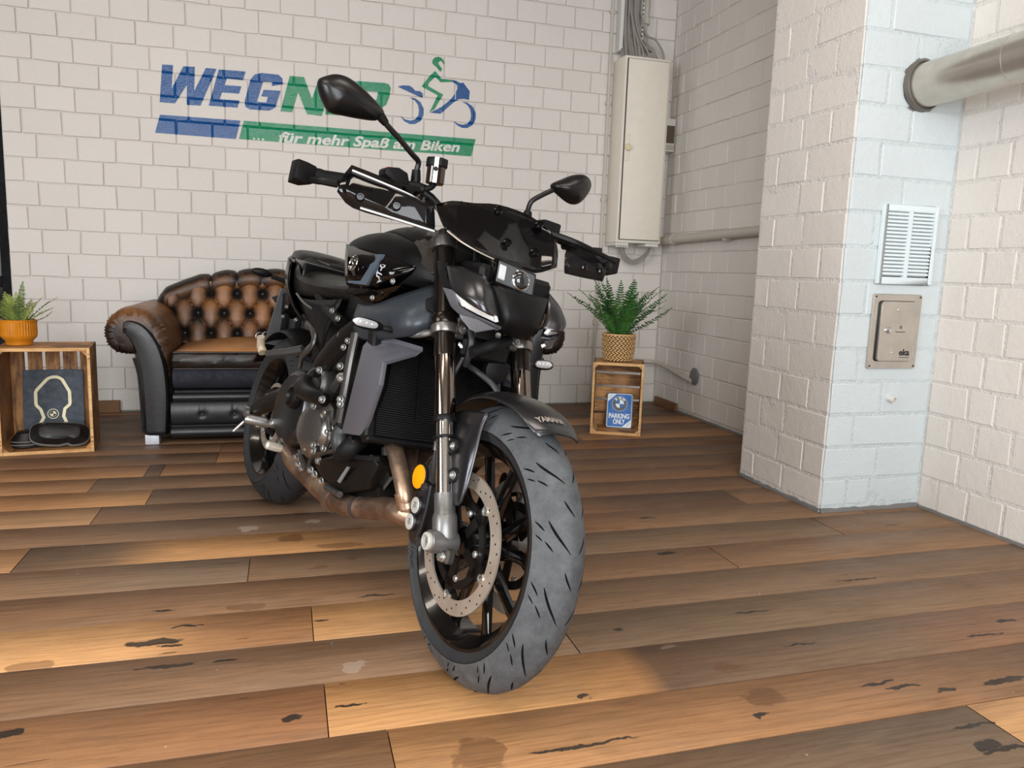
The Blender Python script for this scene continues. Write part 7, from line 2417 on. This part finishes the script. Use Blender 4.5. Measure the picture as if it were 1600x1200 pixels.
# ---- mirrors
def mirror(stalk, outline, cen, bulge, collar):
    e = grp('rear_view_mirror')
    m = MB(); m.tube(stalk, .0068, 12, 5); m.build('stalk', MIRR, e)
    m = MB(); m.tube(collar, [.0125, .0125, .0105], 14); m.build('stalk_boot', BLACKPL, e)
    m = MB(); c0 = Vector(stalk[-1]); m.tube([Vector(stalk[-1])-(Vector(stalk[-2])-Vector(stalk[-1])).normalized()*-.012, c0, c0+(c0-Vector(stalk[-2])).normalized()*.012], [.0085, .0105, .0115], 14); m.build('neck', BLACKPL, e)
    P = catmull(outline, 4, True)
    cen = Vector(cen)
    rings = []
    for t, b in ((1.0, 0), (1.0, -.006), (.985, .006), (.93, .016), (.80, .028), (.60, .038), (.36, .044), (.14, .046), (.02, .0465)):
        rings.append([cen+(p-cen)*t+Vector(bulge)*b for p in P])
    r0 = rings[1]; rings = [r0, rings[0]]+rings[2:]
    m = MB(); m.loft(rings); m.build('shell', MIRR, e, angle=60)
    m = MB(); m.loft([[cen+(p-cen)*.95-Vector(bulge)*.0064 for p in P], [cen+(p-cen)*.02-Vector(bulge)*.0066 for p in P]]); m.build('glass', CHR, e)


mirror([(-0.4100, -0.1521, 1.0686), (-0.4050, -0.1585, 1.0982), (-0.4000, -0.1616, 1.1210), (-0.3920, -0.1877, 1.1326), (-0.3850, -0.2287, 1.1536), (-0.3800, -0.2654, 1.1708), (-0.3800, -0.2792, 1.1804)],
       [(-0.3800, -0.4429, 1.2095), (-0.3800, -0.4252, 1.2264), (-0.3800, -0.4031, 1.2378), (-0.3800, -0.3742, 1.2396), (-0.3800, -0.3357, 1.2282), (-0.3800, -0.2942, 1.2080), (-0.3800, -0.2782, 1.1952), (-0.3800, -0.2877, 1.1793), (-0.3800, -0.2982, 1.1704), (-0.3800, -0.3330, 1.1620), (-0.3800, -0.3734, 1.1551), (-0.3800, -0.4047, 1.1514), (-0.3800, -0.4217, 1.1639), (-0.3800, -0.4383, 1.1880)],
       (-0.3800, -0.3794, 1.1963), (1, -.25, -.15), [(-0.4100, -0.1527, 1.0639), (-0.4080, -0.1551, 1.0813), (-0.4050, -0.1601, 1.1022)])
mirror([(-0.4000, 0.1774, 1.0859), (-0.3950, 0.1739, 1.1056), (-0.3900, 0.1763, 1.1234), (-0.3850, 0.1955, 1.1428), (-0.3800, 0.2247, 1.1663), (-0.3800, 0.2392, 1.1778)],
       [(-0.3800, 0.2209, 1.1833), (-0.3800, 0.2533, 1.2075), (-0.3800, 0.2819, 1.2264), (-0.3800, 0.3108, 1.2377), (-0.3800, 0.3331, 1.2361), (-0.3800, 0.3468, 1.2206), (-0.3800, 0.3435, 1.1961), (-0.3800, 0.3264, 1.1657), (-0.3800, 0.3072, 1.1518), (-0.3800, 0.2800, 1.1512), (-0.3800, 0.2435, 1.1622), (-0.3800, 0.2244, 1.1704)],
       (-0.3800, 0.2917, 1.1910), (1, -.25, -.15), [(-0.4000, 0.1775, 1.0807), (-0.4000, 0.1778, 1.0878), (-0.4000, 0.1776, 1.0965)])

# ---- front indicators on their stays
def indicator(tip, inner, stalk, base):
    e = grp('front_indicator')
    a, b = Vector(tip), Vector(inner)
    d = (b-a)
    m = MB()
    m.tube([a, a+d*.06, a+d*.25, a+d*.55, a+d*.85, b], [.003, .0085, .0125, .0135, .0115, .007], 14, 3, flat=.8); m.build('indicator_housing', BLACKPL, e)
    fw = Vector((.0055, -.004, .001))
    m = MB(); m.tube([a+d*.05+fw, a+d*.2+fw, a+d*.5+fw, a+d*.78+fw, a+d*.88+fw], [.003, .0092, .0102, .0085, .003], 12, 3, flat=.75); m.build('indicator_lens', CLEAR, e)
    for t in (.3, .5, .68):
        m = MB(); m.ball(a+d*t+fw*1.9, .0045, 8, 6); m.build('led', LED, e)
    m = MB(); m.tube([b, Vector(stalk), Vector(base)], [.0065, .0075, .0085], 10, 3); m.build('indicator_stalk', RUBB, e)
    m = MB(); m.tube([Vector(base)+Vector((0, 0, .004)), Vector(base)+(Vector(base)-Vector(stalk)).normalized()*.022], [.0155, .0165], 14); m.build('indicator_base', BLACKPL, e)


indicator((-0.2943, -0.2850, 0.7090), (-0.3063, -0.2050, 0.7071), (-0.3029, -0.1900, 0.7066), (-0.3072, -0.1720, 0.7088))
m = MB(); m.tube([(-0.2764, -0.1580, 0.7116), (-0.2488, -0.1500, 0.7089), (-0.2315, -0.1350, 0.7142), (-0.2205, -0.1100, 0.7262)], [.012, .010, .009, .008], 10, 4, flat=.6); m.build('indicator_bracket', ALUD, fm)
indicator((-0.3079, 0.3000, 0.7056), (-0.3159, 0.2400, 0.6993), (-0.3053, 0.2250, 0.6979), (-0.2870, 0.2000, 0.6949))

# ---- hoses and wiring between the fork legs
wr_ = grp('wiring_and_hoses')
m = MB(); m.tube([(-0.1579, -0.0600, 0.7437), (-0.1389, -0.0620, 0.7206), (-0.1440, -0.0580, 0.6915), (-0.1629, -0.0500, 0.6635)], .0075, 10, 4); m.build('hose', HOSE, wr_)
m = MB(); m.tube([(-0.1204, 0.0200, 0.7384), (-0.1025, -0.0200, 0.7238), (-0.1069, -0.0500, 0.7068), (-0.1070, -0.0750, 0.6949)], .0135, 12, 4); m.build('wiring_loom', RUBB, wr_)
m = MB(); m.tube([(-0.1739, -0.0350, 0.6636), (-0.1429, -0.0200, 0.6515), (-0.1191, 0.0050, 0.6329), (-0.0987, 0.0150, 0.6117), (-0.0886, 0.0150, 0.5950)], .007, 10, 4); m.build('hose', HOSE, wr_)
m = MB(); m.box((-.215, 0, .705), (.10, .13, .05)); m.build('horn_bracket', BLACKPL, wr_, bevel=.008)
m = MB(); m.lathe([(.030, 0), (.034, .006), (.030, .018), (.012, .022), (.0002, .022)], (-.190, .045, .665), (1, -.1, 0), 22); m.build('horn', BLACKPL, wr_)
bolt_each('bracket_bolt', [(-0.1845, -0.0600, 0.7078), (-0.1767, -0.0600, 0.7048)], (.9, -.3, .2), BOLT, wr_, .006, .006)
